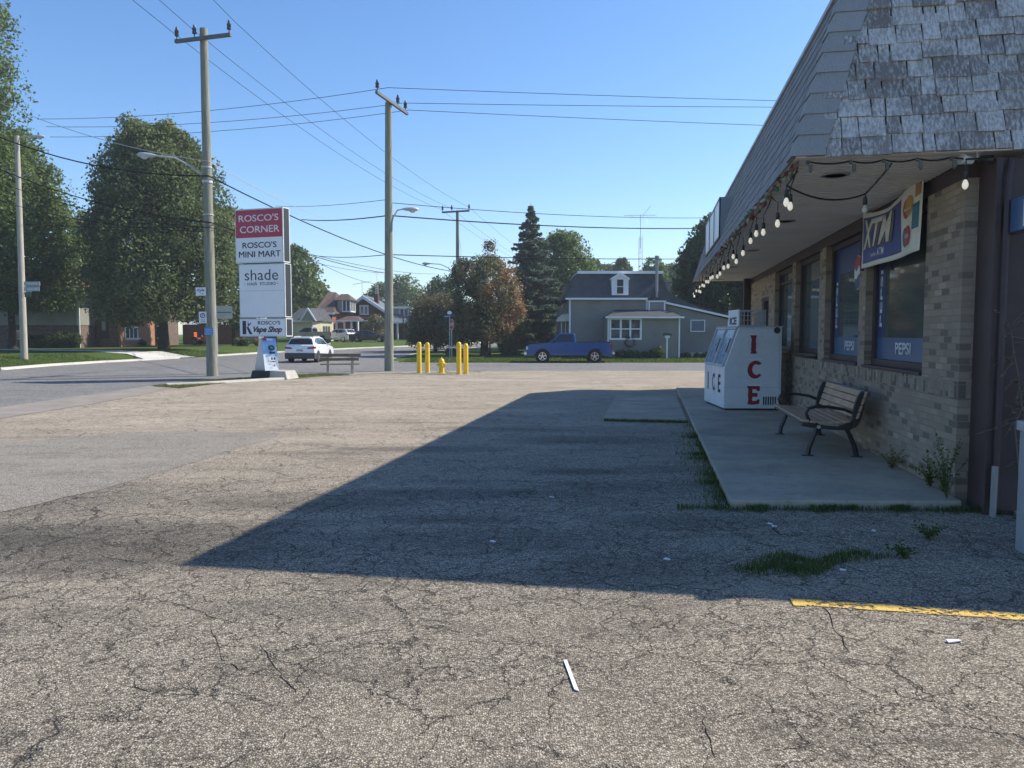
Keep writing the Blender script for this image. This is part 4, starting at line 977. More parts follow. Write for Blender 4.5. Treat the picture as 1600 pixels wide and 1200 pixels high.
# ================================================================ PYLON SIGN
RZ = R(-18)
py = thing('pylon_sign', "tall stacked cabinet sign with red ROSCO'S CORNER panel on top, beside the street", 'sign', (-9.75, 30.0, 0), RZ)
def zat(p): return aty(410, p, 29.8).z
W2, DP = 2.18, .45
cabs = [(-1.13, 1.05, zat(410), zat(324)), (-1.0, 1.08, zat(496), zat(411.5)), (-1.02, 1.10, zat(526), zat(497.5))]
M['signred'] = pm('sign_red', (.42, .012, .05), .4, var=.05)
M['navy'] = pm('lettering_navy', (.012, .014, .04), .5)
M['cabside'] = pm('cabinet_side', (.012, .018, .02), .5)
for i, (x0, x1, z0, z1) in enumerate(cabs):
    m = MB(); m.box(x0, x1, 0, DP, z0, z1); cb = m.build('cabinet', M['galv'] if False else pm('cabinet_alu', (.55, .58, .6), .45, .2), py, bevel=.01)
    m = MB(); m.box(x1 + .001, x1 + .006, .05, DP - .06, z0 + .05, z1 - .03); m.build('side_panel', M['cabside'], cb)
    if i == 0:
        zm = z0 + (z1 - z0) * .47
        m = MB(); m.box(x0 + .04, x1 - .04, -.012, -.002, zm, z1 - .05); m.build('face_panel', M['signred'], cb)
        m = MB(); m.box(x0 + .04, x1 - .04, -.012, -.002, z0 + .05, zm - .01); m.build('face_panel', M['signwhite'], cb)
        h = z1 - .05 - zm; w = x1 - x0 - .08
        text("ROSCO'S", w * .86, h * .25, x0 + .04 + w * .07, zm + h * .58, -.016, M['signwhite'], cb, bold=.012)
        text("CORNER", w * .86, h * .25, x0 + .04 + w * .09, zm + h * .17, -.016, M['signwhite'], cb, bold=.012)
        h = zm - z0 - .06
        text("ROSCO'S", w * .74, h * .25, x0 + .04 + w * .14, z0 + .05 + h * .57, -.016, M['navy'], cb, bold=.014)
        for dx_ in (0, .014): text("MINI MART", w * .90, h * .25, x0 + .035 + w * .06 + dx_, z0 + .05 + h * .19, -.016 - dx_ * .2, M['navy'], cb)
    elif i == 1:
        zm = z0 + (z1 - z0) * .5; w = x1 - x0 - .08
        for a, b in ((z0 + .03, zm - .015), (zm + .015, z1 - .04)): m = MB(); m.box(x0 + .04, x1 - .04, -.012, -.002, a, b); m.build('face_panel', M['signwhite'], cb)
        h = z1 - .04 - zm - .015; zz = zm + .015
        text("shade", w * .76, h * .42, x0 + .04 + w * .12, zz + h * .40, -.016, M['navy'], cb, bold=-.004)
        text("HAIR  STUDIO", w * .64, h * .12, x0 + .04 + w * .18, zz + h * .20, -.016, M['navy'], cb, bold=.005)
        for t_ in (.12, .49, .86): flatpoly([(x0 + .04 + w * t_ + .018 * math.cos(R(d)), zz + h * .26 + .018 * math.sin(R(d))) for d in range(0, 360, 30)], -.014, M['navy'], cb, 'dot')
    else:
        w = x1 - x0 - .08; h = z1 - z0 - .08
        m = MB(); m.box(x0 + .04, x1 - .04, -.012, -.002, z0 + .04, z1 - .04); m.build('face_panel', M['signwhite'], cb)
        text("ROSCO'S", w * .50, h * .24, x0 + .04 + w * .40, z0 + .04 + h * .68, -.016, M['navy'], cb, bold=.014)
        text("Vape Shop", w * .64, h * .48, x0 + .04 + w * .30, z0 + .04 + h * .10, -.015, M['navy'], cb, bold=.045, shear=.35)
        text("Vape Shop", w * .64, h * .46, x0 + .04 + w * .30, z0 + .05 + h * .10, -.020, pm('script_brown', (.13, .09, .09), .5), cb, bold=.004, shear=.35)
        X = x0 + .04 + w * .05; Z = z0 + .04 + h * .08; k = h * .84
        flatpoly([(X, Z), (X + .17, Z), (X + .17, Z + k), (X, Z + k)], -.014, M['navy'], cb, 'emblem')
        flatpoly([(X + .19, Z + k * .52), (X + .27, Z + k * .58), (X + .46, Z), (X + .32, Z)], -.014, M['navy'], cb, 'emblem')
        flatpoly([(X + .24, Z + k * .60), (X + .30, Z + k * .62), (X + .42, Z + k * .84), (X + .38, Z + k * .86), (X + .30, Z + k * .74), (X + .26, Z + k)], -.014, M['navy'], cb, 'emblem')
m = MB(); m.box(.0, .44, .1, .36, .3, zat(526)); m.build('post', M['cabside'], py, bevel=.01); m = MB(); m.box(-.9, .9, .16, .3, zat(411.3), zat(410.2)); m.build('spacer', M['cabside'], py)
bs = thing('concrete_base', 'low concrete block painted black at its left end, under the pylon sign', 'base', (-9.25, 29.35, 0), R(-6))
m = MB(); m.hexa([(-.78, -.1, 0), (-.02, -.1, 0), (-.02, 1.1, 0), (-.78, 1.1, 0), (-.72, 0, .36), (-.02, -.0, .36), (-.02, 1.0, .36), (-.72, 1.0, .36)]); m.build('painted_end', pm('worn_black_paint', (.03, .03, .032), .8, var=.3, grime=((.2, .19, .17), .7)), bs, bevel=.02)
m = MB(); m.hexa([(-.018, -.08, 0), (.72, -.1, 0), (.72, 1.1, 0), (-.018, 1.1, 0), (-.018, 0, .355), (.60, 0, .33), (.60, 1.0, .33), (-.018, 1.0, .355)]); m.build('bare_end', M['concrete'], bs, bevel=.03)
# sandwich board leaning by the post
ab = thing('sandwich_board', 'twisted blue and white A-frame advertising board standing on the concrete block', 'sandwich board', (-9.42, 29.55, .36), R(14))
t = NT('board_print'); v = obco(t); sp = t.n('SeparateXYZ'); t.l(v, sp.inputs[0])
f = t.math('ADD', t.math('DIVIDE', sp.outputs[2], 1.25), t.math('MULTIPLY', t.math('SUBTRACT', t.noise(v, 2.2, 3), .5), .45))
t.pbsdf(t.ramp(f, [(0, (.78, .8, .82)), (.40, (.74, .8, .84)), (.47, (.22, .45, .75)), (.75, (.35, .58, .82)), (1, (.16, .36, .66))]), .35); M['abprint'] = t.m
def slab4(a, b, c, d, th, nm, mt):
    m = MB(); up = [Vector(q) for q in (a, b, c, d)]; n_ = (up[1] - up[0]).cross(up[3] - up[0]).normalized() * th
    m.hexa([tuple(q) for q in up] + [tuple(q + n_) for q in up]); return m.build(nm, mt, ab)
slab4((-.06, -.36, 0), (.44, -.22, 0), (.32, .03, 1.24), (-.20, .0, 1.26), -.02, 'front_panel', M['abprint'])
slab4((-.48, .30, 0), (-.02, .30, 0), (.16, .06, 1.20), (-.28, .06, 1.24), .02, 'rear_panel', M['icew'])
m = MB(); m.prism([(-.40, 0), (-.06, 0), (-.13, .5)], -.05, .05); m.build('shadow_gap', M['black'], ab) if False else None
def onboard(pts, nm, mt, o=.012):   # s,t on the front panel
    A_, B_, C_, D_ = Vector((-.06, -.36, 0)), Vector((.44, -.22, 0)), Vector((.32, .03, 1.24)), Vector((-.20, 0, 1.26)); n_ = (B_ - A_).cross(D_ - A_).normalized()
    if n_.y > 0: n_ = -n_
    q = [((A_.lerp(B_, s_)).lerp(D_.lerp(C_, s_), t_)) + n_ * (o + .02) for s_, t_ in pts]; m = MB(); m.add([tuple(x) for x in q], [list(range(len(q)))]); m.build(nm, mt, ab, recalc=False)
onboard([(.08, .9), (.3, .9), (.3, .985), (.08, .985)], 'red_square', M['vred'])
onboard([(.36, .91), (.75, .91), (.75, .96), (.36, .96)], 'white_strip', M['signwhite'])
onboard([(.62 + .24 * math.cos(R(d)), .68 + .09 * math.sin(R(d))) for d in range(0, 360, 30)], 'round_picture', M['navy'])
onboard([(.62 + .12 * math.cos(R(d)), .69 + .045 * math.sin(R(d))) for d in range(0, 360, 30)], 'round_picture', pm('pic_green', (.05, .25, .3), .4), .016)
for (a_, b_, h_, wd_) in ((.42, .50, .075, .44), (.50, .32, .075, .13), (.68, .32, .075, .13), (.52, .25, .03, .3), (.56, .12, .06, .06), (.66, .12, .06, .1)):
    onboard([(a_, b_), (a_ + wd_, b_ + .005), (a_ + wd_ * .9, b_ + h_), (a_ + .03, b_ + h_)], 'black_print', M['navy'])

# ================================================================ CONCRETE AND PLANK BENCH (seen from behind)
cb_ = thing('park_bench', 'old bench of two concrete ends and grey planks at the street corner, seen from behind', 'bench', (-7.45, 33.3, 0), R(14))
M['plank'] = pm('grey_plank', (.15, .125, .10), .85, var=.35, sc=5, grime=((.08, .07, .06), .5))
for x in (-.52, .52):
    m = MB(); m.prism([(-.05, 0), (.42, 0), (.40, .06), (.36, .16), (.38, .30), (.52, .38), (.52, .42), (.10, .40), (.06, .52), (-.06, .90), (-.15, .90), (-.06, .50), (-.0, .36), (.0, .2), (-.03, .06)], x - .06, x + .06, 'x'); m.build('end_support', M['concrete'], cb_, bevel=.012)
for (y, z, w_, h_, dx) in ((-.19, .78, .045, .13, .03), (-.13, .60, .045, .12, -.05)):
    m = MB(); m.box(-.84 + dx, .84 + dx, y, y + w_, z, z + h_); m.build('back_plank', M['plank'], cb_, bevel=.01)
for k in range(3):
    m = MB(); m.box(-.85, .82, .13 + k * .135, .25 + k * .135, .42, .465); m.build('seat_plank', M['plank'], cb_, bevel=.01)

# ================================================================ BOLLARDS, HYDRANT
bl0 = None
for (px, pyy, pt, lab) in ((655, 584, 534, 'leftmost of the four yellow guard posts around the hydrant'), (668, 583, 535, 'yellow guard post immediately left of the hydrant'), (717, 585.5, 534, 'yellow guard post immediately right of the hydrant'), (728, 585, 536.5, 'rightmost of the four yellow guard posts')):
    g = atz(px, pyy)
    if bl0 is None:
        b = thing('bollard', lab, 'bollard', (g.x, g.y, 0), 0, 'yellow guard posts')
        m = MB(); m.lathe([(.105, -.05), (.105, 1.32), (.10, 1.38), (.08, 1.43), (.05, 1.46), (.01, 1.47)], 20); m.build('sleeve', M['yellow'], b, smooth=True)
        m = MB(); m.lathe([(.16, 0), (.15, .035), (.11, .04)], 16); m.build('collar', M['concrete'], b, smooth=True); bl0 = b
    else:
        b = copy_tree(bl0); b.location = (g.x, g.y, 0)
    tag(b, lab)
    b.scale.z = (aty(px, pt, g.y).z) / 1.47
g = atz(690, 584)
hy = thing('fire_hydrant', 'small yellow fire hydrant between the yellow guard posts', 'hydrant', (g.x, g.y, 0))
m = MB(); m.lathe([(.17, 0), (.17, .04), (.12, .05), (.115, .44), (.15, .45), (.15, .49), (.13, .50), (.125, .56), (.09, .64), (.04, .68)], 18); m.build('barrel', M['yellow'], hy, smooth=True)
m = MB(); m.lathe([(.028, .67), (.028, .74)], 5); m.build('top_nut', M['yellow'], hy)
for s_ in (-1, 1): m = MB(); m.lathe([(.06, s_ * .10), (.06, s_ * .18), (.035, s_ * .185), (.03, s_ * .22)], 10, (0, 0, .40), 'x'); m.build('side_nozzle', M['yellow'], hy, smooth=True)
m = MB(); m.lathe([(.075, -.20), (.075, -.1)], 12, (0, 0, .36), 'y'); m.lathe([(.03, -.24), (.03, -.2)], 5, (0, 0, .36), 'y'); m.build('pumper_nozzle', M['yellow'], hy, smooth=True)

# ================================================================ VEHICLES  (local +x forward)
def arch_poly(xr, xf, zb, top, axles, ra, wz):
    pts = [(xr, zb + .06), (xr + .06, zb)]
    for ax in axles:
        a0 = math.asin(max(-1, min(1, (zb - wz) / ra)))
        for i in range(11):
            a = math.pi - a0 - (math.pi - 2 * a0) * i / 10; pts.append((ax + ra * math.cos(a), wz + ra * math.sin(a)))
    pts += [(xf - .06, zb), (xf, zb + .06)]; return pts + top
def tri_prism(m, pts, w0, zsplit=None):
    from mathutils.geometry import tessellate_polygon
    n = len(pts); tri = [tuple(t_) for t_ in tessellate_polygon([[Vector((a, b, 0)) for a, b in pts]])]
    vs = [(a, -w0, b) for a, b in pts] + [(a, w0, b) for a, b in pts]
    m.add(vs, tri + [tuple(i + n for i in f[::-1]) for f in tri] + [(i, (i + 1) % n, n + (i + 1) % n, n + i) for i in range(n)])
def hw(z, z0, z1, w0, w1): return w0 + (w1 - w0) * (z - z0) / (z1 - z0)
def cabin(m, pts, z0, z1, w0, w1):
    n = len(pts); vs = [(a, -hw(b, z0, z1, w0, w1), b) for a, b in pts] + [(a, hw(b, z0, z1, w0, w1), b) for a, b in pts]
    m.add(vs, [tuple(range(n)), tuple(range(2 * n - 1, n - 1, -1))] + [(i, (i + 1) % n, n + (i + 1) % n, n + i) for i in range(n)])
def wheel(car, x, y, r, w_, silver=True):
    s_ = 1 if y > 0 else -1
    m = MB(); m.lathe([(r * .62, y - s_ * w_ / 2), (r * .95, y - s_ * w_ / 2), (r, y - s_ * w_ * .3), (r, y + s_ * w_ * .3), (r * .95, y + s_ * w_ / 2), (r * .64, y + s_ * w_ / 2), (r * .6, y + s_ * w_ * .3)], 24, (x, 0, r), 'y')
    t_ = m.build('wheel', M['rubber'], car, smooth=True)
    m = MB(); yo = y + s_ * w_ * .38
    m.lathe([(r * .63, yo - s_ * .03), (r * .63, yo + s_ * .03), (r * .55, yo + s_ * .03), (r * .52, yo - s_ * .02)], 24, (x, 0, r), 'y')
    m.lathe([(r * .16, yo - .03), (r * .16, yo + s_ * .03)], 10, (x, 0, r), 'y')
    for k in range(5):
        a = 2 * math.pi * k / 5 + .3; c, q = math.cos(a), math.sin(a); d0, d1, hw_ = r * .12, r * .57, r * .085
        m.hexa([(x + c * d0 - q * hw_, yo - .012, r + q * d0 + c * hw_), (x + c * d0 + q * hw_, yo - .012, r + q * d0 - c * hw_), (x + c * d1 + q * hw_, yo - .012, r + q * d1 - c * hw_), (x + c * d1 - q * hw_, yo - .012, r + q * d1 + c * hw_),
                (x + c * d0 - q * hw_, yo + s_ * .018, r + q * d0 + c * hw_), (x + c * d0 + q * hw_, yo + s_ * .018, r + q * d0 - c * hw_), (x + c * d1 + q * hw_, yo + s_ * .018, r + q * d1 - c * hw_), (x + c * d1 - q * hw_, yo + s_ * .018, r + q * d1 + c * hw_)])
    m.build('rim', M['chrome'] if silver else M['dkgrey'], t_)
    m = MB(); m.lathe([(r * .6, yo - s_ * .06), (r * .6, yo - s_ * .05)], 18, (x, 0, r), 'y'); m.build('brake', M['black'], t_)
def paint(name, c, metallic=0.0):
    t_ = NT(name); v_ = obco(t_); n_ = t_.noise(v_, 1.5, 4)
    p_ = t_.pbsdf(t_.mix(t_.mapr(n_, .4, .7, 0, .3), c, tuple(x * .8 for x in c)), .3, metallic); p_.inputs['Coat Weight'].default_value = .8; p_.inputs['Coat Roughness'].default_value = .05; return t_.m
def sideglass(car, polys, z0, z1, w0, w1, nm='window'):
    for pts in polys:
        for s_ in (-1, 1):
            m = MB(); n = len(pts); m.add([(a, s_ * (hw(b, z0, z1, w0, w1) + .008), b) for a, b in pts] + [(a, s_ * (hw(b, z0, z1, w0, w1) - .02), b) for a, b in pts], [tuple(range(n)), tuple(range(2 * n - 1, n - 1, -1))] + [(i, (i + 1) % n, n + (i + 1) % n, n + i) for i in range(n)]); m.build(nm, M['cglass'], car)
def crossglass(car, a, b, z0, z1, w0, w1, f0=.08, f1=.9, nm='windscreen', out=.012):
    (xa, za), (xb, zb) = a, b; n_ = Vector((zb - za, 0, -(xb - xa))).normalized()
    if (n_.x > 0) != (nm == 'windscreen'): n_ = -n_
    q = []
    for f in (f0, f1):
        x = xa + (xb - xa) * f; z = za + (zb - za) * f; w_ = hw(z, z0, z1, w0, w1) - .08
        q.append((x, z, w_))
    m = MB(); vs = []
    for o_ in (out, -.02):
        vs += [(q[0][0] + n_.x * o_, -q[0][2], q[0][1] + n_.z * o_), (q[0][0] + n_.x * o_, q[0][2], q[0][1] + n_.z * o_), (q[1][0] + n_.x * o_, q[1][2], q[1][1] + n_.z * o_), (q[1][0] + n_.x * o_, -q[1][2], q[1][1] + n_.z * o_)]
    m.hexa(vs); return m.build(nm, M['cglass'], car)
M['tail'] = pm('tail_lamp', (.28, .01, .015), .2); M['head'] = pm('head_lamp', (.6, .62, .64), .15); M['plate'] = pm('number_plate', (.35, .38, .42), .4)
def suv(label, loc, hd, pmat, group=None, cladding=True, simple=False):
    c = thing('parked_suv' if simple else 'suv', label, 'car', loc, hd, group)
    ax = (-1.32, 1.33)
    top = [(2.18, .62), (2.12, .80), (1.95, .92), (1.15, 1.03), (.9, 1.06), (-1.9, 1.10), (-2.10, 1.06), (-2.17, .85), (-2.17, .62)]
    m = MB(); tri_prism(m, arch_poly(-2.15, 2.15, .42, top, ax, .40, .34), .90); m.build('body', pmat, c, bevel=.06, seg=3, smooth=True)
    top = [(2.20, .50), (-2.21, .56)]
    m = MB(); tri_prism(m, arch_poly(-2.2, 2.18, .24, [(2.19, .46), (-2.2, .60)], ax, .375, .34), .915); m.build('cladding', M['dkgrey'] if cladding else pmat, c, bevel=.03)
    cab = [(-2.02, 1.06), (1.10, 1.02), (.35, 1.50), (-.1, 1.585), (-1.25, 1.575), (-1.72, 1.50)]
    m = MB(); cabin(m, cab, 1.03, 1.58, .87, .64); m.build('cabin', pmat, c, bevel=.05, seg=3, smooth=True)
    sideglass(c, [[(-.42, 1.10), (.82, 1.08), (.32, 1.42), (-.12, 1.49), (-.42, 1.50)], [(-1.28, 1.13), (-.47, 1.11), (-.47, 1.50), (-1.15, 1.49)], [(-1.62, 1.24), (-1.34, 1.15), (-1.22, 1.47), (-1.45, 1.42)]], 1.03, 1.58, .87, .64)
    crossglass(c, (1.10, 1.02), (.35, 1.50), 1.03, 1.58, .87, .64, .08, .95)
    crossglass(c, (-2.02, 1.06), (-1.72, 1.50), 1.03, 1.58, .87, .64, .12, .85, 'rear_window', .015)
    m = MB(); m.box(-1.90, -1.6, -.56, .56, 1.50, 1.54); m.build('spoiler', pmat, c, bevel=.01)
    for s_ in (-1, 1):
        m = MB(); m.prism([(s_ * .46, .84), (s_ * .88, .86), (s_ * .90, .98), (s_ * .5, .93)], -2.20, -2.10, 'x'); m.box(-2.16, -1.86, s_ * .905 - .008, s_ * .905 + .008, .86, .97); m.build('taillight', M['tail'], c)
        m = MB(); m.prism([(s_ * .5, .74), (s_ * .87, .78), (s_ * .87, .88), (s_ * .55, .82)], 2.10, 2.16, 'x'); m.build('headlight', M['head'], c)
        m = MB(); m.hexa([(.70, s_ * .88, 1.05), (.86, s_ * .88, 1.05), (.86, s_ * 1.06, 1.06), (.74, s_ * 1.06, 1.06), (.70, s_ * .88, 1.14), (.84, s_ * .88, 1.14), (.84, s_ * 1.05, 1.17), (.76, s_ * 1.05, 1.17)]); m.build('mirror', pmat, c, bevel=.02)
    m = MB(); m.box(-2.19, -2.165, -.20, .20, .70, .82); m.build('number_plate', M['plate'], c)
    m = MB(); m.box(-2.18, -2.15, -.05, .05, .92, .97); m.build('badge', M['chrome'], c)
    m = MB(); 
    for s_ in (-1, 1): m.box(-1.4, .0, s_ * .60 - .015, s_ * .60 + .015, 1.585, 1.615)
    m.build('roof_rail', M['galv'], c)
    m = MB(); m.box(-1.9, 1.9, -.80, .80, .28, .5); m.build('underbody', M['black'], c)
    for a_ in ax:
        for s_ in (-1, 1): wheel(c, a_, s_ * .80, .34, .22)
    return c
def pickup(label, loc, hd, pmat, L_=2.62):
    c = thing('pickup_truck', label, 'pickup', loc, hd); ax = (-1.55, 1.62)
    top = [(L_ - .02, .80), (L_ - .06, 1.02), (L_ - .25, 1.10), (1.25, 1.20), (1.0, 1.22), (-.42, 1.24), (-.46, 1.22), (-L_ + .02, 1.22), (-L_ + .0, .72)]
    m = MB(); tri_prism(m, arch_poly(-L_ + .02, L_ - .02, .44, top, ax, .46, .40), .94); m.build('body', pmat, c, bevel=.05, seg=3, smooth=True)
    cab = [(-.42, 1.20), (1.28, 1.18), (.68, 1.70), (.45, 1.80), (-.22, 1.81), (-.36, 1.74)]
    m = MB(); cabin(m, cab, 1.2, 1.81, .90, .70); m.build('cab', pmat, c, bevel=.04, seg=3, smooth=True)
    sideglass(c, [[(-.26, 1.28), (1.02, 1.26), (.62, 1.66), (.42, 1.72), (-.22, 1.73)]], 1.2, 1.81, .90, .70)
    crossglass(c, (1.28, 1.18), (.68, 1.70), 1.2, 1.81, .90, .70, .1, .97); crossglass(c, (-.42, 1.20), (-.36, 1.74), 1.2, 1.81, .90, .70, .18, .85, 'rear_window')
    m = MB(); m.box(-L_ + .06, -.5, -.84, .84, 1.221, 1.226); m.build('bed_liner', M['black'], c)
    m = MB()
    for s_ in (-1, 1): m.box(-L_ + .05, -.48, s_ * .89 - .03, s_ * .89 + .03, 1.2265, 1.27)
    m.box(-L_ + .01, -L_ + .05, -.92, .92, 1.2265, 1.27)
    m.build('bed_rail', M['dkgrey'], c, bevel=.01)
    m = MB(); m.box(-L_ - .14, -L_ + .03, -.90, .90, .50, .66); m.build('rear_bumper', M['chrome'], c, bevel=.03); m = MB(); m.box(L_ - .06, L_ + .12, -.93, .93, .44, .68); m.build('front_bumper', M['chrome'], c, bevel=.04)
    m = MB(); m.box(L_ - .03, L_ + .01, -.6, .6, .76, 1.0); m.build('grille', M['black'], c)
    for s_ in (-1, 1):
        m = MB(); m.box(-L_ - .005, -L_ + .10, s_ * .87 - .075, s_ * .87 + .075, .82, 1.18); m.build('taillight', M['tail'], c, bevel=.01)
        m = MB(); m.box(L_ - .12, L_ + .005, s_ * .80 - .14, s_ * .80 + .145, .80, .98); m.build('headlight', M['head'], c, bevel=.01)
        m = MB(); m.box(.80, .98, s_ * .98 - .10, s_ * .98 + .10, 1.24, 1.42); m.build('mirror', M['black'], c, bevel=.03)
        m = MB(); m.box(.05, .22, s_ * .947 - .008, s_ * .947 + .008, 1.06, 1.10); m.build('door_handle', M['black'], c)
        for x_ in (-.36, 1.08): m = MB(); m.box(x_, x_ + .012, s_ * .9425 - .003, s_ * .9425 + .003, .52, 1.2); m.build('door_gap', M['black'], c)
    m = MB(); m.box(-2.2, 2.2, -.82, .82, .36, .52); m.build('underbody', M['black'], c)
    for a_ in ax:
        m = MB(); m.lathe([(.45, -.9), (.45, .9)], 20, (a_, 0, .40), 'y'); m.build('wheel_arch', M['black'], c)
    for a_ in ax:
        for s_ in (-1, 1): wheel(c, a_, s_ * .82, .39, .25)
    return c
def sedan(label, loc, hd, pmat):
    c = thing('parked_sedan', label, 'car', loc, hd); ax = (-1.35, 1.42)
    top = [(2.32, .60), (2.2, .76), (1.2, .92), (.95, .94), (-1.5, .98), (-2.2, 1.0), (-2.32, .9), (-2.34, .6)]
    m = MB(); tri_prism(m, arch_poly(-2.33, 2.33, .22, top, ax, .37, .32), .89); m.build('body', pmat, c, bevel=.06, seg=3, smooth=True)
    cab = [(-1.75, .97), (1.05, .92), (.25, 1.36), (-.15, 1.42), (-.75, 1.42), (-1.2, 1.32)]
    m = MB(); cabin(m, cab, .95, 1.42, .84, .60); m.build('cabin', pmat, c, bevel=.04, seg=3, smooth=True)
    sideglass(c, [[(-.3, 1.0), (.82, .98), (.22, 1.32), (-.3, 1.36)], [(-1.25, 1.03), (-.35, 1.0), (-.35, 1.36), (-.75, 1.35)]], .95, 1.42, .84, .60)
    crossglass(c, (1.05, .92), (.25, 1.36), .95, 1.42, .84, .60); crossglass(c, (-1.75, .97), (-1.2, 1.32), .95, 1.42, .84, .60, .1, .9, 'rear_window')
    for s_ in (-1, 1):
        m = MB(); m.box(2.18, 2.30, s_ * .72 - .13, s_ * .72 + .13, .58, .72); m.build('headlight', M['head'], c, bevel=.02); m = MB(); m.box(-2.345, -2.2, s_ * .72 - .15, s_ * .72 + .15, .72, .88); m.build('taillight', M['tail'], c, bevel=.02)
        for a_ in ax: wheel(c, a_, s_ * .79, .32, .2)
    return c
PW = paint('paint_white', (.78, .79, .80))
g = atz(478, 566); 
suv('white crossover driving away on the main road, with dark lower cladding', (-12.75, 48.6, .012), R(88), PW)
g = aty(890, 566, 47.0)
pickup('blue regular-cab pickup parked facing left on the grass verge before the grey house', (aty(888, 560, 47.6).x, 47.6, 0.01), R(179), paint('paint_blue', (.004, .065, .23), .1))
q = aty(490, 534, 90); pickup('silver grey pickup parked in front of the cream garage, tail to the right', (aty(487, 534, 88).x, 88, gz(aty(487, 534, 88).x, 88) + .02), R(173), paint('paint_silver', (.30, .31, .32), .5))
q = aty(531, 532, 97); suv('white suv parked behind the silver pickup by the brick cottage', (q.x, 97, gz(q.x, 97)), R(150), PW, simple=True, cladding=False)
q = aty(577, 535, 94); sedan('dark navy sedan parked before the brick gable house, facing right', (q.x, 94, gz(q.x, 94)), R(-4), paint('paint_navy', (.012, .016, .05), .3))
# orange garden tractor
q = aty(316, 535, 79); gt = thing('garden_tractor', 'small orange garden tractor parked in front of the brown fence', 'garden tractor', (q.x, 79, gz(q.x, 79)), R(-10))
OR = pm('tractor_orange', (.50, .11, .03), .45)
m = MB(); m.box(.0, 1.3, -.35, .35, .45, .85); m.build('hood', OR, gt, bevel=.06); m = MB(); m.box(-.75, .15, -.45, .45, .42, .58); m.build('fender', OR, gt, bevel=.05)
m = MB(); m.box(-.75, -.25, -.28, .28, .6, .72); m.box(-.85, -.72, -.28, .28, .65, 1.3); m.build('seat', OR, gt, bevel=.05); m = MB(); m.tube([(.1, 0, .8), (-.1, 0, 1.1)], .03); m.lathe([(.17, 1.1), (.17, 1.13)], 12, (-.12, 0, 0)); m.build('steering_wheel', M['black'], gt)
for x, r in ((-.5, .42), (.95, .28)):
    for s_ in (-1, 1): wheel(gt, x, s_ * .5, r, .22)
# ================================================================ HOUSES
def window(parent, x, z, w, h, y, face='S', nx=1, nz=1, fm=None, fw=.07, gm=None):
    """window on a wall: face S looks toward -y (x runs along the wall), face E looks toward +x (x is then the y position)"""
    m = MB(); d = .05
    def bx(mb, a0, a1, z0, z1, o0, o1):
        if face == 'S': mb.box(a0, a1, y - o1, y - o0, z0, z1)
        else: mb.box(y + o0, y + o1, a0, a1, z0, z1)
    bx(m, x - w / 2 - fw, x - w / 2, z - h / 2 - fw, z + h / 2 + fw, .003, d); bx(m, x + w / 2, x + w / 2 + fw, z - h / 2 - fw, z + h / 2 + fw, .003, d)
    bx(m, x - w / 2, x + w / 2, z - h / 2 - fw, z - h / 2, .003, d); bx(m, x - w / 2, x + w / 2, z + h / 2, z + h / 2 + fw, .003, d)
    for i in range(1, nx): c = x - w / 2 + w * i / nx; bx(m, c - fw / 2, c + fw / 2, z - h / 2, z + h / 2, .012, d - .006)
    for i in range(1, nz): c = z - h / 2 + h * i / nz; bx(m, x - w / 2, x + w / 2, c - fw / 3, c + fw / 3, .014, d - .01)
    f = m.build('window', fm or M['trim'], parent)
    m = MB(); bx(m, x - w / 2, x + w / 2, z - h / 2, z + h / 2, .003, .008); m.build('pane', gm or M['glass'], f); return f
M['sidg'] = siding('grey_clapboard', (.25, .255, .25), .14)
M['curt'] = pm('curtained_glass', (.06, .065, .07), .35, var=.9, sc=2.2, grime=((.30, .30, .29), .8), spec=.25)
M['sidw'] = siding('pale_clapboard', (.33, .33, .30), .14)
M['brick_shade'] = bricks('house_brick_shaded', (.16, .115, .095), (.20, .145, .12), (.11, .08, .068), (.2, .17, .15))  # brick of the left house with the shade mixed into its colour
M['cream'] = siding('cream_siding', (.66, .60, .42), .12)
M['cottage_sun'] = bricks('cottage_brick_sunlit', (.26, .075, .05), (.32, .10, .07), (.16, .05, .04), (.3, .25, .22))  # cottage brick on its sunny side, sunlight put into the colour
M['brickd'] = bricks('dark_and_shaded_brick', (.085, .035, .03), (.11, .045, .038), (.06, .03, .03), (.13, .11, .1))  # own colour of the gable house; on the cottage it paints in shade
M['brick_sun'] = bricks('house_brick_sunlit', (.34, .165, .10), (.42, .22, .13), (.26, .12, .08), (.4, .33, .27))  # left house brick again, sunlight put into the colour for its wing
def gable_x(m, x0, x1, y0, y1, z0, z1, th=.12):      # ridge along x
    ym = (y0 + y1) / 2; m.prism([(y0, z0), (y1, z0), (ym, z1)], x0, x1, 'x')
# ---------- grey house across the side street (local metres, origin on its near left corner)
Yg = 57.0; zg = slope(57)
def hx(px): return (aty(px, 500, Yg).x)
def hz(pyy): return aty(950, pyy, Yg).z - zg
gx0 = hx(891)
gh = thing('grey_house', 'grey clapboard house with dark steep mansard roof and small white dormer, behind the blue pickup', 'house', (gx0, Yg, zg))
X = lambda p: hx(p) - gx0
ze = hz(467); zt = hz(424)
m = MB(); m.box(0, X(1010), 0, 8, 0, ze); m.build('wall', M['sidg'], gh)
m = MB(); m.box(-.02, X(1140), -.02, 8, 0, .32); m.build('foundation', M['concrete'], gh)
m = MB(); x1 = X(1038)
m.hexa([(X(884), -.3, ze), (X(1013), -.3, ze), (X(1013), 8.3, ze), (X(884), 8.3, ze), (X(904), .75, zt - .12), (X(1036), .75, zt - .12), (X(1036), 7.2, zt - .12), (X(904), 7.2, zt - .12)])
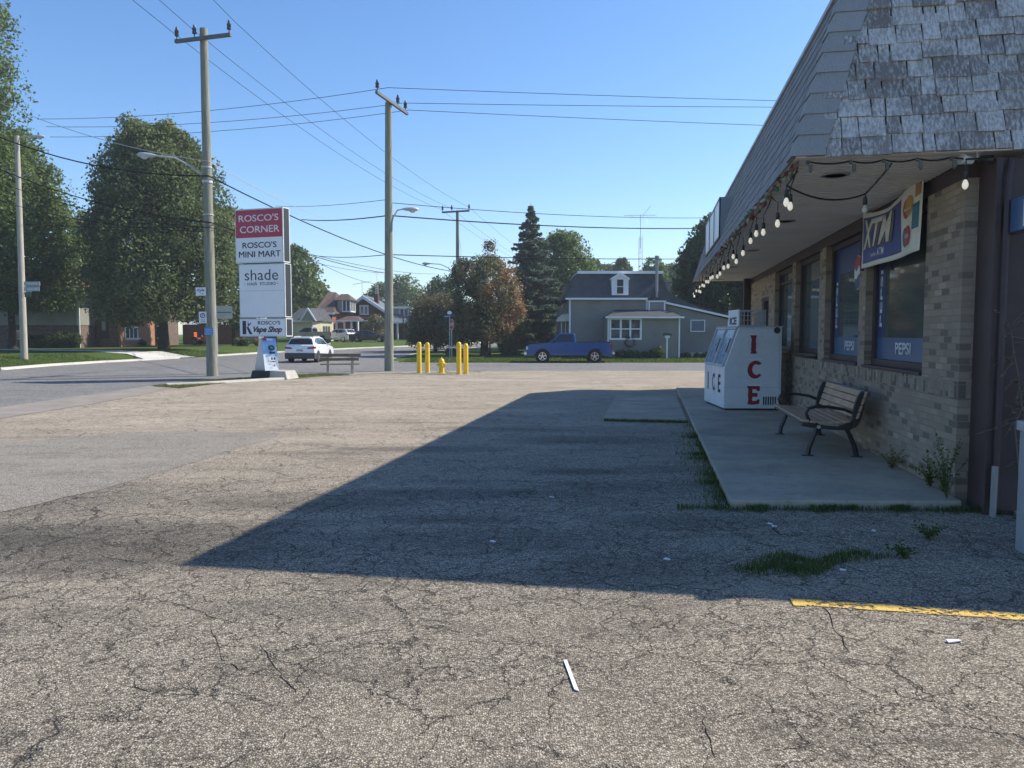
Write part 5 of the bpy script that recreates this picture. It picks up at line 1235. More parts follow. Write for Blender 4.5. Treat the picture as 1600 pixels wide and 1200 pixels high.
m.hexa([(X(1013), .2, ze - .1), (X(1052), .4, ze - .2), (X(1052), 7, ze - .2), (X(1013), 7, ze - .1), (X(1010), .9, zt - .13), (X(1036), .9, zt - .13), (X(1036), 7, zt - .13), (X(1010), 7, zt - .13)])
rf = m.build('roof', M['roofg'], gh)
m = MB(); m.box(X(884) - .05, X(1010), -.42, -.3, ze - .08, ze + .06); m.box(X(903), X(1038), .62, .72, zt - .12, zt + .08); m.box(X(903), X(1038), .72, 7.2, zt - .06, zt + .02); m.box(X(1009), X(1010) + .1, -.06, -.003, hz(490), ze - .08); m.box(-.1, .03, -.06, -.003, .3, ze); m.build('trim', M['trim'], gh)
dm = MB(); zd0, zd1 = hz(463.5), hz(435); dm.prism([(X(955), zd0), (X(981), zd0), (X(981), zd1), (X(968), hz(429)), (X(955), zd1)], -.15, 1.2); d_ = dm.build('dormer', M['trim'], gh, bevel=.01)
m = MB(); m.prism([(X(953), zd1 - .02), (X(954), zd1 - .12), (X(968), hz(430) - .02), (X(982), zd1 - .12), (X(983), zd1 - .02), (X(968), hz(428) + .1)], -.3, 1.3); m.build('dormer_roof', M['trim'], d_)
window(gh, X(968), (hz(437) + hz(459)) / 2, X(973) - X(963), hz(437) - hz(459), -.15, 'S', 1, 2, gm=pm('dark_pane', (.03, .035, .045), .3, spec=.3))
m = MB(); m.lathe([(.11, hz(464)), (.11, hz(404)), (.16, hz(404)), (.16, hz(400)), (.1, hz(399))], 12, (X(1026), .15, 0)); m.build('flue', pm('flue_grey', (.24, .25, .26), .5, .4), rf, smooth=True)
m = MB(); m.box(X(1042), X(1053), 1.5, 5, ze - .5, hz(439)); m.box(X(1041), X(1055), 1.3, 5.2, hz(439), hz(436.5)); m.build('rear_dormer', M['sidg'], gh)
m = MB(); m.box(X(889), X(898), 4.2, 8, hz(455), hz(440)); m.box(X(887), X(900), 4, 8.2, hz(440), hz(438)); m.build('rear_dormer', M['sidg'], gh)
# right lean-to wing
m = MB(); m.prism([(X(1010), 0), (X(1140), 0), (X(1140), hz(499)), (X(1010), hz(467) )], .35, 7, 'y'); m.build('wing_wall', M['sidg'], gh)
m = MB(); m.prism([(X(1010), hz(467)), (X(1038), hz(472.5)), (X(1150), hz(497.5)), (X(1150), hz(495)), (X(1110), hz(485)), (X(1075), hz(473)), (X(1052), hz(461)), (X(1046), hz(455)), (X(1010), hz(455))], .1, 7.2, 'y'); m.build('wing_roof', M['roofg'], gh)
m = MB(); m.prism([(X(1040), hz(474.5)), (X(1150), hz(499)), (X(1150), hz(495.8)), (X(1040), hz(471.5))], -.02, .09, 'y'); m.box(X(1139), X(1141), .28, .34, .3, hz(500)); m.box(X(1012), X(1015), .2, .34, hz(489), hz(470)); m.build('rake_trim', M['trim'], gh)
m = MB(); m.box(X(1013), X(1037), -.25, .34, hz(488), hz(472)); m.build('small_bay', M['sidg'], gh); m = MB(); m.box(X(1011.5), X(1039), -.35, .2, hz(472), hz(470)); m.box(X(1013) - .05, X(1014) , -.3, -.25, hz(488), hz(472)); m.box(X(1036), X(1037) + .05, -.3, -.25, hz(488), hz(472)); m.build('small_bay_trim', M['trim'], gh)
window(gh, X(1092), (hz(501) + hz(517)) / 2, X(1102) - X(1082), hz(501) - hz(517), .35, 'S', 1, 1, gm=pm('blue_window', (.06, .10, .17), .2))
# front porch addition
m = MB(); m.box(X(944), X(1051), -2.4, .34, 0, hz(497.5)); m.build('porch_wall', M['sidg'], gh)
m = MB(); m.hexa([(X(940), -2.7, hz(497)), (X(1055), -2.7, hz(497)), (X(1055), .34, hz(497)), (X(940), .34, hz(497)), (X(962), -.1, hz(484)), (X(1042), -.1, hz(484)), (X(1042), .3, hz(484)), (X(962), .3, hz(484))]); m.build('porch_roof', M['roofg'], gh)
m = MB(); m.box(X(939), X(1056), -2.82, -2.70, hz(498.5), hz(495.8)); m.box(X(1049.5), X(1051.5), -2.47, -2.403, 0, hz(498)); m.box(X(943), X(945), -2.47, -2.403, .2, hz(498)); m.build('porch_trim', M['trim'], gh)
window(gh, X(970), (hz(500.5) + hz(528)) / 2, X(992) - X(949), hz(500.5) - hz(528), -2.4, 'S', 3, 2, fw=.13, gm=M['curt'])
# left awning and entry
m = MB(); m.box(X(877), -.001, 2.2, 6, 0, hz(483)); m.box(X(875), .0, 2, 6.2, hz(483), hz(479.5)); m.build('entry_wall', M['sidg'], gh)
m = MB(); m.prism([(X(871), hz(502)), (X(873), hz(497)), (X(880), hz(491)), (X(890), hz(489)), (X(890), hz(502))], .6, 2.4, 'y'); m.build('awning', pm('awning_cream', (.55, .53, .47), .7), gh)
m = MB(); m.box(X(878), X(878.8), .7, .75, 0, hz(502)); m.box(X(885), X(886), 1.2, 1.25, 0, hz(502)); m.build('porch_post', M['trim'], gh)
wr = thing('wreath', 'dark round wreath hung below the triple window of the grey house', 'wreath', (hx(977), Yg - 2.44, zg + hz(534)))
m = MB()
for k in range(90):
    a = random.uniform(0, 2 * math.pi); r_ = random.gauss(.33, .06); c = Vector((r_ * math.cos(a), -.06 + random.uniform(-.04, .03), r_ * math.sin(a))); d = Vector((random.uniform(-1, 1), random.uniform(-.4, .1), random.uniform(-1, 1))) * .09; m.tube([c - d, c, c + d], [.003, .02, .003], 4)
m.build('twigs', pm('wreath_brown', (.10, .065, .06), .9), wr)
# birdhouse style mailbox post
q = atz(1043, 560); bx_ = thing('birdhouse', 'white birdhouse with dark roof on a white post in front of the grey house', 'birdhouse', (aty(1042, 555, 53.5).x, 53.5, slope(53.5)))
zz = lambda p: aty(1042, p, 53.5).z - slope(53.5)
m = MB(); m.box(-.05, .05, -.05, .05, 0, zz(528)); m.build('post', M['white'], bx_); m = MB(); m.box(-.16, .16, -.16, .16, zz(528), zz(524)); m.build('box', M['white'], bx_); m = MB(); m.prism([(-.30, zz(524.2)), (.26, zz(524.2)), (.30, zz(521.5)), (-.22, zz(520))], -.24, .24); m.build('roof', M['roofg'], bx_)
# tall aerial behind the grey house
def aerial(label, px, ptop, Y, pb, w0, span):
    z0 = slope(Y); b = aty(px, pb, Y); zt_ = aty(px, ptop, Y).z - z0; a = thing('antenna_mast', label, 'antenna', (b.x, Y, z0), 0, 'lattice aerials')
    m = MB(); H_ = zt_ * .84; n = 26; legs = [(0, 1), (.87, -.5), (-.87, -.5)]
    def lp(i, k): r_ = w0 * (1 - .5 * i / n); return (legs[k][0] * r_, legs[k][1] * r_, H_ * i / n)
    for k in range(3): m.tube([lp(0, k), lp(n, k)], .022, 4)
    for i in range(n):
        for k in range(3): m.tube([lp(i, k), lp(i + 1, (k + 1) % 3)], .010, 4)
    m.tube([(0, 0, H_ * .9), (0, 0, zt_)], .025, 5); m.build('lattice', M['galv'], a)
    m = MB(); z_ = zt_ - .1; m.tube([(-span, 0, z_), (span * .9, 0, z_ + .02)], .018, 4)
    for k in range(11): x_ = -span + 1.9 * span * k / 10; L_ = .25 + .05 * k; m.tube([(x_ - L_ * .3, -L_, z_), (x_ + L_ * .3, L_, z_)], .010, 4)
    m.tube([(.2, 0, z_), (.9, 0, z_ + .9)], .015, 4); m.tube([(.2, 0, z_), (.75, 0, z_ - .8)], .015, 4); m.tube([(-span * .6, 0, z_), (0, 0, z_ - .5)], .012, 4); m.build('aerial', M['galv'], a); return a
aerial('tall lattice aerial with a wide spiky antenna rising behind the grey house', 999, 335, 72, 540, .32, 1.55)
# ---------- left split-level house
Yl = 68.; zl = 1.0; 
bx0 = aty(125, 500, Yl).x
lh = thing('split_level_house', 'split-level house with pale siding over brick, half hidden by the trees at the left', 'house', (bx0, Yl, zl))
LX = lambda p, Y=Yl: aty(p, 500, Y).x - bx0
LZ = lambda p, Y=Yl: aty(100, p, Y).z - zl
m = MB(); m.box(LX(-90), 0, 0, 9, LZ(508), LZ(447)); m.build('upper_wall', M['sidw'], lh)
m = MB(); m.box(LX(-90), -.05, .12, 9, -1, LZ(508)); m.build('lower_wall', M['brick_shade'], lh)
m = MB(); m.prism([(-.7, LZ(449)), (9.7, LZ(449)), (4.5, LZ(411)), ], LX(-95), LX(160), 'x'); m.build('roof', M['roofb'], lh)
m = MB(); m.box(LX(-95), LX(130), -.82, -.7, LZ(451), LZ(447)); m.hexa([(LX(160), -.75, LZ(452)), (LX(160) + .1, -.75, LZ(452)), (LX(160) + .1, 4.5, LZ(413)), (LX(160), 4.5, LZ(413)), (LX(160), -.75, LZ(449)), (LX(160) + .1, -.75, LZ(449)), (LX(160) + .1, 4.5, LZ(410)), (LX(160), 4.5, LZ(410))]); m.box(LX(121), LX(123), -.06, -.003, LZ(508), LZ(450)); m.box(-.1, .0, -.08, -.003, -.5, LZ(450)); m.build('trim', M['trim'], lh)
# recessed brick middle with two doors
m = MB(); m.box(0.001, LX(185, 70.5), 2.5, 9, -1, LZ(449)); m.build('entry_wall', M['brick_shade'], lh)
for a, b in ((134, 149), (155, 168)):
    x0_, x1_ = LX(a, 70.4), LX(b, 70.4); z0_, z1_ = LZ(529, 70.4), LZ(487, 70.4)
    m = MB(); m.box(x0_, x1_, 2.44, 2.497, z0_, z1_); d = m.build('door', M['dkgrey'], lh); m = MB(); m.box(x0_ + .2, x1_ - .2, 2.42, 2.44, z0_ + (z1_ - z0_) * (.55 if a == 134 else .3), z1_ - .15); m.build('pane', M['glass'] if a == 134 else pm('door_glass', (.25, .28, .3), .2), d)
window(lh, LX(23), LZ(523), LX(29) - LX(17), .65, .12, 'S', 1, 1)
m = MB(); m.ball((LX(132, 70.4), 2.3, LZ(490)), .14, 8, 6); m.build('wall_lamp', M['black'], lh)
# sunlit brick wing facing the street
xe = LX(185, 70.5)
m = MB(); m.box(xe + .001, xe + .0011 + .2, 2.4, 9.6, -1, LZ(440)); m.build('brick_wing', M['brick_sun'], lh)
window(lh, 4.4, LZ(521, 72), 2.2, 1.0, xe + .2, 'E', 3, 1, fw=.14)
m = MB(); m.box(xe + .2, xe + .42, 3.1, 5.7, LZ(530, 72), LZ(528, 72)); m.build('sill', M['trim'], lh)
m = MB(); m.box(xe + .202, aty(262, 500, 77.6).x - bx0, 9.6, 12, -1, LZ(440)); m.build('rear_wall', M['brick_shade'], lh)
window(lh, aty(243, 500, 77.6).x - bx0, LZ(519, 77), 1.5, 1.1, 9.6, 'S', 2, 1, fw=.12)
# fence
def board_fence(label, px0, px1, Y, pyt, pyb, mat):
    a = aty(px0, pyb, Y); b = aty(px1, pyt, Y); z0 = gz(a.x, Y); f = thing('board_fence', label, 'fence', (a.x, Y, z0)); m = MB(); x_ = 0
    while x_ < b.x - a.x: m.box(x_, x_ + .14, 0, .025, 0, b.z - z0 + random.uniform(-.02, .02)); x_ += .15
    m.build('boards', mat, f); m = MB(); x_ = 0
    while x_ < b.x - a.x: m.box(x_, x_ + .1, .026, .12, 0, b.z - z0 - .05); x_ += 2.4
    m.box(0, b.x - a.x, .026, .06, .3, .4); m.box(0, b.x - a.x, .026, .06, 1.3, 1.4); m.build('frame', mat, f)
board_fence('brown board fence behind the orange garden tractor', 286, 380, 81, 507, 540, pm('fence_brown', (.16, .09, .07), .85, var=.25, sc=3))
shd = thing('shed', 'low pale roofed shed behind the brown board fence', 'shed', (aty(296, 500, 84).x, 84, .7))
m = MB(); m.box(0, 7.5, 0, 4, 0, 2.0); m.build('wall', M['sidw'], shd); m = MB(); m.prism([(-.3, 2.0), (4.3, 2.0), (2, 3.0)], -.2, 7.7, 'x'); m.build('roof', pm('tin_roof', (.5, .53, .55), .5, .2), shd)
# ---------- cream garage
def frame_(Y, z0, px): 
    x0 = aty(px, 500, Y).x
    return x0, (lambda p, YY=Y: aty(p, 500, YY).x - x0), (lambda p, YY=Y: aty(480, p, YY).z - z0)
Yc = 94; zc_ = .75; x0, GX, GZ = frame_(Yc, zc_, 452)
cg_ = thing('cream_garage', 'low cream sided garage with grey hip roof and white front gable, beside the brick cottage', 'garage', (x0, Yc, zc_))
m = MB(); m.box(0, GX(488), 0, 8, 0, GZ(502)); 
m.build('wall', M['cream'], cg_)
m = MB(); dx = GX(488); m.hexa([(dx, .01, 0), (GX(518, 101), 7, 0), (GX(518, 101), 8, 0), (dx, 8, 0), (dx, .01, GZ(502)), (GX(518, 101), 7, GZ(502)), (GX(518, 101), 8, GZ(502)), (dx, 8, GZ(502))]); m.build('street_wall', M['cream'], cg_)
m = MB(); m.hexa([(-.4, -.5, GZ(502)), (GX(491), -.5, GZ(502)), (GX(521, 101), 7.2, GZ(502)), (-.4, 8.5, GZ(502)), (.5, 3, GZ(480)), (GX(478), 3, GZ(480)), (GX(490), 5.5, GZ(480)), (.5, 5.5, GZ(480))]); m.build('roof', M['roofg'], cg_)
m = MB(); m.prism([(GX(474), GZ(501)), (GX(495), GZ(501)), (GX(484.5), GZ(484))], -.9, 4); gb = m.build('gable', M['sidw'], cg_)
m = MB(); m.prism([(GX(471), GZ(502)), (GX(473.5), GZ(502)), (GX(484.5), GZ(485)), (GX(495.5), GZ(502)), (GX(498), GZ(502)), (GX(484.5), GZ(481))], -1.1, -.905); m.build('rake_trim', M['trim'], gb)
m = MB(); m.prism([(GX(473), GZ(501)), (GX(484.5), GZ(484) + .02), (GX(496), GZ(501)), (GX(484.5), GZ(482))], -.9, 4); m.build('gable_roof', M['roofg'], gb)
m = MB(); m.prism([(GX(473), GZ(499)), (GX(478), GZ(494)), (GX(478), GZ(494)), (GX(485), GZ(482.5))], .9, 1.0); 
m = MB(); m.box(-.45, GX(491), -.58, -.5, GZ(503), GZ(500.5)); m.build('gutter', M['trim'], cg_)
m = MB(); sx0, sx1 = GX(488), GX(518, 101)
for k in range(3):
    f0 = .52 + k * .14; f1 = f0 + .10; m.hexa([(sx0 + (sx1 - sx0) * f0 + .05, 7 * f0 - .05, GZ(524)), (sx0 + (sx1 - sx0) * f1 + .05, 7 * f1 - .05, GZ(524)), (sx0 + (sx1 - sx0) * f1, 7 * f1 + .1, GZ(524)), (sx0 + (sx1 - sx0) * f0, 7 * f0 + .1, GZ(524)),
           (sx0 + (sx1 - sx0) * f0 + .05, 7 * f0 - .05, GZ(509)), (sx0 + (sx1 - sx0) * f1 + .05, 7 * f1 - .05, GZ(509)), (sx0 + (sx1 - sx0) * f1, 7 * f1 + .1, GZ(509)), (sx0 + (sx1 - sx0) * f0, 7 * f0 + .1, GZ(509))])
m.build('window', M['glass'], cg_)
# ---------- brick cottage with brown hip roof
Yb = 104; zb_ = .9; x0, GX, GZ = frame_(Yb, zb_, 493)
bc = thing('brick_cottage', 'red brick cottage with tall brown hip roof, a dormer and a front porch', 'house', (x0, Yb, zb_))
m = MB(); m.box(0, GX(519), 0, 12, 0, GZ(490)); m.build('wall', M['brickd'], bc)  # front wall takes the darker brick, its shade painted in
m = MB(); m.hexa([(GX(519) + .01, .0, 0), (GX(566, 116), 12, 0), (GX(566, 116) - 1, 12, 0), (GX(519) + .01, 12, 0), (GX(519) + .01, .0, GZ(490)), (GX(566, 116), 12, GZ(490)), (GX(566, 116) - 1, 12, GZ(490)), (GX(519) + .01, 12, GZ(490))]); m.build('street_wall', M['cottage_sun'], bc)  # street side takes the brighter brick, its sunlight painted in
m = MB(); m.add([(GX(491), -.6, GZ(490)), (GX(524), -.6, GZ(490)), (GX(567, 116), 12.5, GZ(490)), (-.6, 12.5, GZ(490)), (GX(503), 4, GZ(453)), (GX(510), 6, GZ(453))], [(0, 1, 5, 4), (1, 2, 5), (2, 3, 4, 5), (3, 0, 4), (3, 2, 1, 0)]); rf = m.build('roof', M['roofbd'], bc)
m = MB(); m.box(GX(491), GX(524), -.75, -.6, GZ(491.5), GZ(488.5)); m.build('gutter', M['trim'], bc)
m = MB(); m.box(GX(522), GX(541), 2.2, 6.5, GZ(487), GZ(468)); dmr = m.build('dormer', M['sidw'], bc)
m = MB(); m.add([(GX(518), 1.7, GZ(468)), (GX(545), 1.7, GZ(468)), (GX(545), 7, GZ(468)), (GX(518), 7, GZ(468)), (GX(523), 4, GZ(457)), (GX(535), 4, GZ(457))], [(0, 1, 5, 4), (1, 2, 5), (2, 3, 4, 5), (3, 0, 4), (3, 2, 1, 0)]); m.build('dormer_roof', M['roofbd'], dmr)
window(bc, 4.3, (GZ(471) + GZ(482)) / 2, 2.6, 1.4, GX(541), 'E', 3, 1, fw=.16)
window(bc, GX(536), (GZ(471) + GZ(483)) / 2, .9, 1.4, 2.2, 'S', 2, 1, fw=.14)
m = MB(); m.hexa([(GX(525), -.4, GZ(501)), (GX(562), -.4, GZ(501)), (GX(576, 114), 9, GZ(501)), (GX(540), 9, GZ(501)), (GX(535), 3, GZ(493)), (GX(553), 3, GZ(493)), (GX(560), 8, GZ(493)), (GX(540), 8, GZ(493))]); m.build('porch_roof', M['roofbd'], bc)
m = MB(); m.box(GX(525), GX(575), -.5, -.4, GZ(502.5), GZ(500.5)); m.build('porch_fascia', M['trim'], bc)
for p_ in (524.5, 537, 548, 558):
    m = MB(); m.box(GX(p_) , GX(p_ + (2.6 if p_ < 530 else 2.2)), -.2, .2, (0 if p_ < 530 else GZ(517)), GZ(502)); m.build('porch_post', M['trim'], bc)
m = MB(); m.box(GX(550), GX(557), -.3, .5, 0, GZ(512)); m.build('brick_pier', M['brickd'], bc); m = MB(); m.box(GX(557) + .01, GX(563), -.3, .5, 0, GZ(517)); m.build('brick_pier', M['cottage_sun'], bc); m = MB(); m.box(GX(528), GX(550), -.1, .2, 0, GZ(520)); m.build('porch_wall', M['brickd'], bc)  # darker and brighter piers paint the shaded and sunlit sides
# ---------- dark brick gable house
Yd = 112; zd_ = .95; x0, GX, GZ = frame_(Yd, zd_, 552)
dh = thing('gable_house', 'dark brick house with white edged front gable and blue grey side roof', 'house', (x0, Yd, zd_))
m = MB(); m.prism([(0, 0), (GX(603), 0), (GX(603), GZ(486)), (GX(568), GZ(464)), (0, GZ(478))], 0, 11); m.build('wall', M['brickd'], dh)
m = MB(); a_, b_, c_ = (GX(542), GZ(482)), (GX(568), GZ(461.5)), (GX(608), GZ(488))
m.prism([a_, b_, c_, (c_[0], c_[1] - .45), (b_[0], b_[1] - .5), (a_[0], a_[1] - .4)], -.6, 0 - .01); m.build('rake_trim', M['trim'], dh)
m = MB(); m.prism([(a_[0] + .1, a_[1] + .02), (b_[0], b_[1] + .05), (c_[0], c_[1] + .03), (b_[0], b_[1] - .3)], 0, 11.5); m.build('roof', pm('roof_blue_grey', (.11, .13, .155), .85, var=.2, sc=2), dh)
window(dh, GX(569), (GZ(479) + GZ(490)) / 2, GX(574) - GX(564), GZ(479) - GZ(490), 0, 'S', 2, 1, fw=.2)
m = MB(); m.box(GX(581), GX(587), 2, 3.2, GZ(480), GZ(458)); m.build('chimney', M['brickd'], dh)
m = MB(); m.box(GX(605), GX(632), 3, 8, GZ(495), GZ(481)); m.build('dormer', M['sidw'], dh); m = MB(); m.box(GX(602), GX(635), 2.6, 8.4, GZ(481), GZ(478)); m.build('dormer_roof', M['trim'], dh)
window(dh, GX(627), GZ(487), 1.1, .9, 3, 'S', 2, 1, fw=.14)
m = MB(); m.hexa([(GX(606), -1, GZ(504)), (GX(641), -1, GZ(504)), (GX(650), 9, GZ(504)), (GX(606), 9, GZ(504)), (GX(603), 3, GZ(487)), (GX(625), 3, GZ(491)), (GX(632), 8, GZ(491)), (GX(603), 8, GZ(487))]); m.build('porch_roof', pm('roof_blue_grey', (.11, .13, .155)), dh)
m = MB(); m.box(GX(603), GX(640), 3, 9, 0, GZ(503)); m.build('porch_wall', M['brickd'], dh)
m = MB(); m.box(GX(605), GX(642), -1.1, -1.0, GZ(505.5), GZ(503)); 
for p_ in (607, 621, 638): m.box(GX(p_), GX(p_) + .25, -.9, -.65, 0, GZ(505))
m.build('porch_post', M['trim'], dh)
# far bungalow to the right of the gable house
x0, GX, GZ = frame_(126, 1.1, 640); fb = thing('far_bungalow', 'small far house with pale gable seen past the gable house', 'house', (x0, 126, 1.1))
m = MB(); m.box(0, GX(668), 0, 8, 0, GZ(508)); m.build('wall', M['brickd'], fb); m = MB(); m.prism([(-.8, GZ(509)), (GX(672), GZ(509)), (GX(650), GZ(496))], -.5, 8); m.build('roof', M['roofb'], fb); window(fb, GX(650), GZ(515), 1.8, 1.6, 0, 'S', 2, 1, fw=.2)
aerial('small roof aerial above the brick gable house', 565, 438, 118, 466, .12, 1.7) if False else None
q = aty(566, 466, 113); ra = thing('roof_aerial', 'thin rooftop television aerial on the dark brick gable house', 'antenna', (q.x, 113, q.z - .3))
m = MB(); zt_ = aty(566, 438, 113).z - q.z + .3; m.tube([(0, 0, 0), (0, 0, zt_)], .03, 5); m.tube([(-1.3, 0, zt_ - .6), (1.3, 0, zt_ - .1)], .025, 4)
for k in range(8): x_ = -1.2 + k * .34; m.tube([(x_, -.5, zt_ - .6 + .19 * (x_ + 1.3)), (x_ + .1, .5, zt_ - .6 + .19 * (x_ + 1.3))], .018, 4)
m.build('aerial', M['galv'], ra)
aerial('lattice tower behind the chimney of the brick gable house', 590, 425, 125, 520, .5, .9)
# ================================================================ TREES AND PLANTS
rng = np.random.default_rng(11)
def leaf_mesh(name, parent, mat, cen, nrm, size, tone, kind='leaf'):
    """cen (n,3), nrm (n,3): one small folded leaf face each"""
    n = len(cen); r = rng.normal(size=(n, 3)); t = np.cross(nrm, r); t /= np.linalg.norm(t, axis=1)[:, None] + 1e-9; b = np.cross(nrm, t)
    s = (size * rng.uniform(.6, 1.35, n))[:, None]; asp = rng.uniform(.5, .8, n)[:, None]
    v = np.empty((n, 4, 3)); v[:, 0] = cen - t * s; v[:, 1] = cen - b * s * asp + nrm * s * .12; v[:, 2] = cen + t * s; v[:, 3] = cen + b * s * asp + nrm * s * .12
    me = bpy.data.meshes.new(name); me.vertices.add(n * 4); me.vertices.foreach_set('co', v.reshape(-1).astype('f'))
    me.loops.add(n * 4); me.loops.foreach_set('vertex_index', np.arange(n * 4, dtype='i'))
    me.polygons.add(n); me.polygons.foreach_set('loop_start', np.arange(0, n * 4, 4, dtype='i')); 
    try: me.polygons.foreach_set('loop_total', np.full(n, 4, 'i'))
    except Exception: pass
    at = me.attributes.new('tone', 'FLOAT', 'FACE'); at.data.foreach_set('value', np.clip(tone, 0, 1).astype('f'))
    me.materials.append(mat); me.update(calc_edges=True); me.validate()
    o = bpy.data.objects.new(name, me); col.objects.link(o)
    if parent: o.parent = parent
    return o
def tree(label, x, y, z0, H, Rr, base, prof, leafm, n, leaf, nb=60, trunk=.25, br=.24, group=None, name='tree', trunks=None, zsq=.85, tonef=None, barkm=None, lean=(0, 0), ax=1.0, extra=(), fill=.15):
    """prof(t) 0..1 = crown radius fraction at height t of the crown; base = crown bottom height"""
    tr = thing(name, label, 'tree', (x, y, z0), 0, group); ch = H - base; blobs = []
    while len(blobs) < nb:
        t_ = rng.uniform(.0, 1.0); a = rng.uniform(0, 2 * math.pi); f = math.sqrt(rng.uniform(.12, 1)); pr = prof(t_)
        if rng.uniform() > pr + .18: continue
        rb = br * Rr * rng.uniform(.65, 1.35) * (.75 + .25 * pr); rr = max(0, pr * Rr - rb * .65) * f
        blobs.append((rr * math.cos(a) * ax + lean[0] * t_, rr * math.sin(a) + lean[1] * t_, base + rb * .5 + t_ * (ch - rb * 1.2), rb, rng.uniform()))
    for (ex, ey, ez, er, k_) in extra:
        for _ in range(k_):
            q = rng.normal(size=3); q = q / np.linalg.norm(q) * rng.uniform() ** .4 * er * .7; blobs.append((ex + q[0], ey + q[1], ez + q[2] * 1.5, er * rng.uniform(.3, .5), rng.uniform()))
    B_ = np.array(blobs); w_ = B_[:, 3] ** 2; idx = rng.choice(len(B_), n, p=w_ / w_.sum()); b = B_[idx]
    d = rng.normal(size=(n, 3)); d /= np.linalg.norm(d, axis=1)[:, None]
    rad = b[:, 3] * (1 - .55 * rng.uniform(size=n) ** 2.2) * (1 + .30 * np.abs(rng.normal(size=n)) * (rng.uniform(size=n) < .4))
    cen = b[:, :3] + d * rad[:, None] * np.array([1, 1, zsq])
    k_ = int(n * fill)      # loose sprays between the clumps
    tt = rng.uniform(0.02, .97, k_); ang = rng.uniform(0, 2 * math.pi, k_); pr_ = np.array([prof(q) for q in tt]) * Rr * (1 + .10 * np.sin(ang * 5 + tt * 9) + .07 * np.sin(ang * 11 - tt * 23)) * rng.uniform(.45, 1.0, k_) ** .5
    cen[:k_] = np.stack([np.cos(ang) * pr_ * ax + lean[0] * tt, np.sin(ang) * pr_ + lean[1] * tt, base + tt * ch], 1) + rng.normal(size=(k_, 3)) * .12
    nr = d * .75 + rng.normal(size=(n, 3)) * .45 + np.array([0, 0, .35]); nr /= np.linalg.norm(nr, axis=1)[:, None]
    tone = .15 + b[:, 4] * .45 + rng.uniform(size=n) * .4
    if tonef is not None: tone = tonef(cen, tone, H, base)
    leaf_mesh('crown', tr, leafm, cen, nr, leaf, tone)
    m = MB()
    for (tx, ty) in (trunks or [(0, 0)]):
        top = base + ch * .7; k = 8; m.tube([(tx + lean[0] * .4 * i / k + (0 if i == 0 else rng.uniform(-.05, .05)), ty, -.3 + (top + .3) * i / k) for i in range(k + 1)], [trunk * (1.35 if i == 0 else 1.05 - .85 * i / k) for i in range(k + 1)], 9)
        for q in range(min(16, nb // 3)):
            c = B_[int(rng.integers(len(B_)))]; s_ = Vector((tx, ty, base * .8 + (c[2] - base * .8) * .45 if c[2] > base else base * .8)); e_ = Vector(c[:3]); md = s_.lerp(e_, .5) + Vector((0, 0, -.1 * (e_ - s_).length))
            m.tube([s_, md, e_], [trunk * .4, trunk * .22, trunk * .06], 5)
    m.build('trunk', barkm or M['bark'], tr, smooth=True); return tr
LM = {
 'maple': leafmat('leaf_maple', (.06, .095, .035), (.19, .25, .085)),
 'linden': leafmat('leaf_linden', (.045, .065, .036), (.17, .20, .09), (.30, .23, .11), .16),
 'light': leafmat('leaf_light', (.10, .15, .065), (.24, .31, .13)),
 'far': leafmat('leaf_far', (.075, .115, .06), (.18, .24, .11)),
 'spruce': leafmat('needle_blue', (.07, .10, .085), (.20, .25, .215)),
 'dark': leafmat('leaf_dark', (.035, .06, .035), (.095, .14, .06)),
 'red': None}
t = NT('leaf_turning'); f = attr(t, 'tone')
cc = t.ramp(f, [(0, (.05, .075, .04)), (.38, (.11, .14, .065)), (.52, (.20, .16, .075)), (.75, (.33, .165, .07)), (1, (.36, .13, .08))])
d_ = t.n('BsdfPrincipled'); t.l(cc, d_.inputs['Base Color']); d_.inputs['Roughness'].default_value = .6
tr_ = t.n('BsdfTranslucent'); t.l(cc, tr_.inputs[0]); mx = t.n('MixShader'); mx.inputs[0].default_value = .35; t.l(d_.outputs[0], mx.inputs[1]); t.l(tr_.outputs[0], mx.inputs[2]); t.l(mx.outputs[0], t.out.inputs[0]); LM['red'] = t.m
rnd_ = lambda t: math.sin(math.pi * min(1, max(0, .08 + t * .90))) ** .6
egg = lambda t: (math.sin(math.pi * (.14 + t * .84)) ** .7) if t > .3 else .72 + .9 * t * .3
cone = lambda t: (1 - t) ** .85 * .98 + .03
def at_tree(px, Y): g = aty(px, 540, Y); return g.x, gz(g.x, Y)
def TR(label, px, Y, ptop, pbase, halfpx, prof, lm, n, leaf, **kw):
    x, z = at_tree(px, Y); H = aty(px, ptop, Y).z - z; base = aty(px, pbase, Y).z - z; Rr = halfpx * Y / FPX
    return tree(label, x, Y, z, H, Rr, base, prof, lm, n, leaf, **kw)
# big maple leaving the frame at the left, and its neighbour
TR('huge green maple cut by the left edge, towering over the pale pole', -72, 56, -30, 452, 122, lambda t: lerp([(0, .8), (.2, 1), (.5, .95), (1, .8)], t), LM['maple'], 60000, .13, nb=130, trunk=.42, br=.19, fill=.18, group='street trees')
TR('broad green maple behind the pale pole, right of the huge one', 20, 64, 190, 486, 112, lambda t: lerp([(0, .75), (.2, 1), (.5, .93), (.75, .66), (1, .2)], t), LM['maple'], 60000, .14, nb=150, trunk=.3, br=.17, fill=.18, group='street trees')
TR('pale green tree glimpsed between the left maple and the linden', 138, 92, 330, 500, 38, egg, LM['maple'], 16000, .17, nb=60, trunk=.2, br=.2, group='street trees')
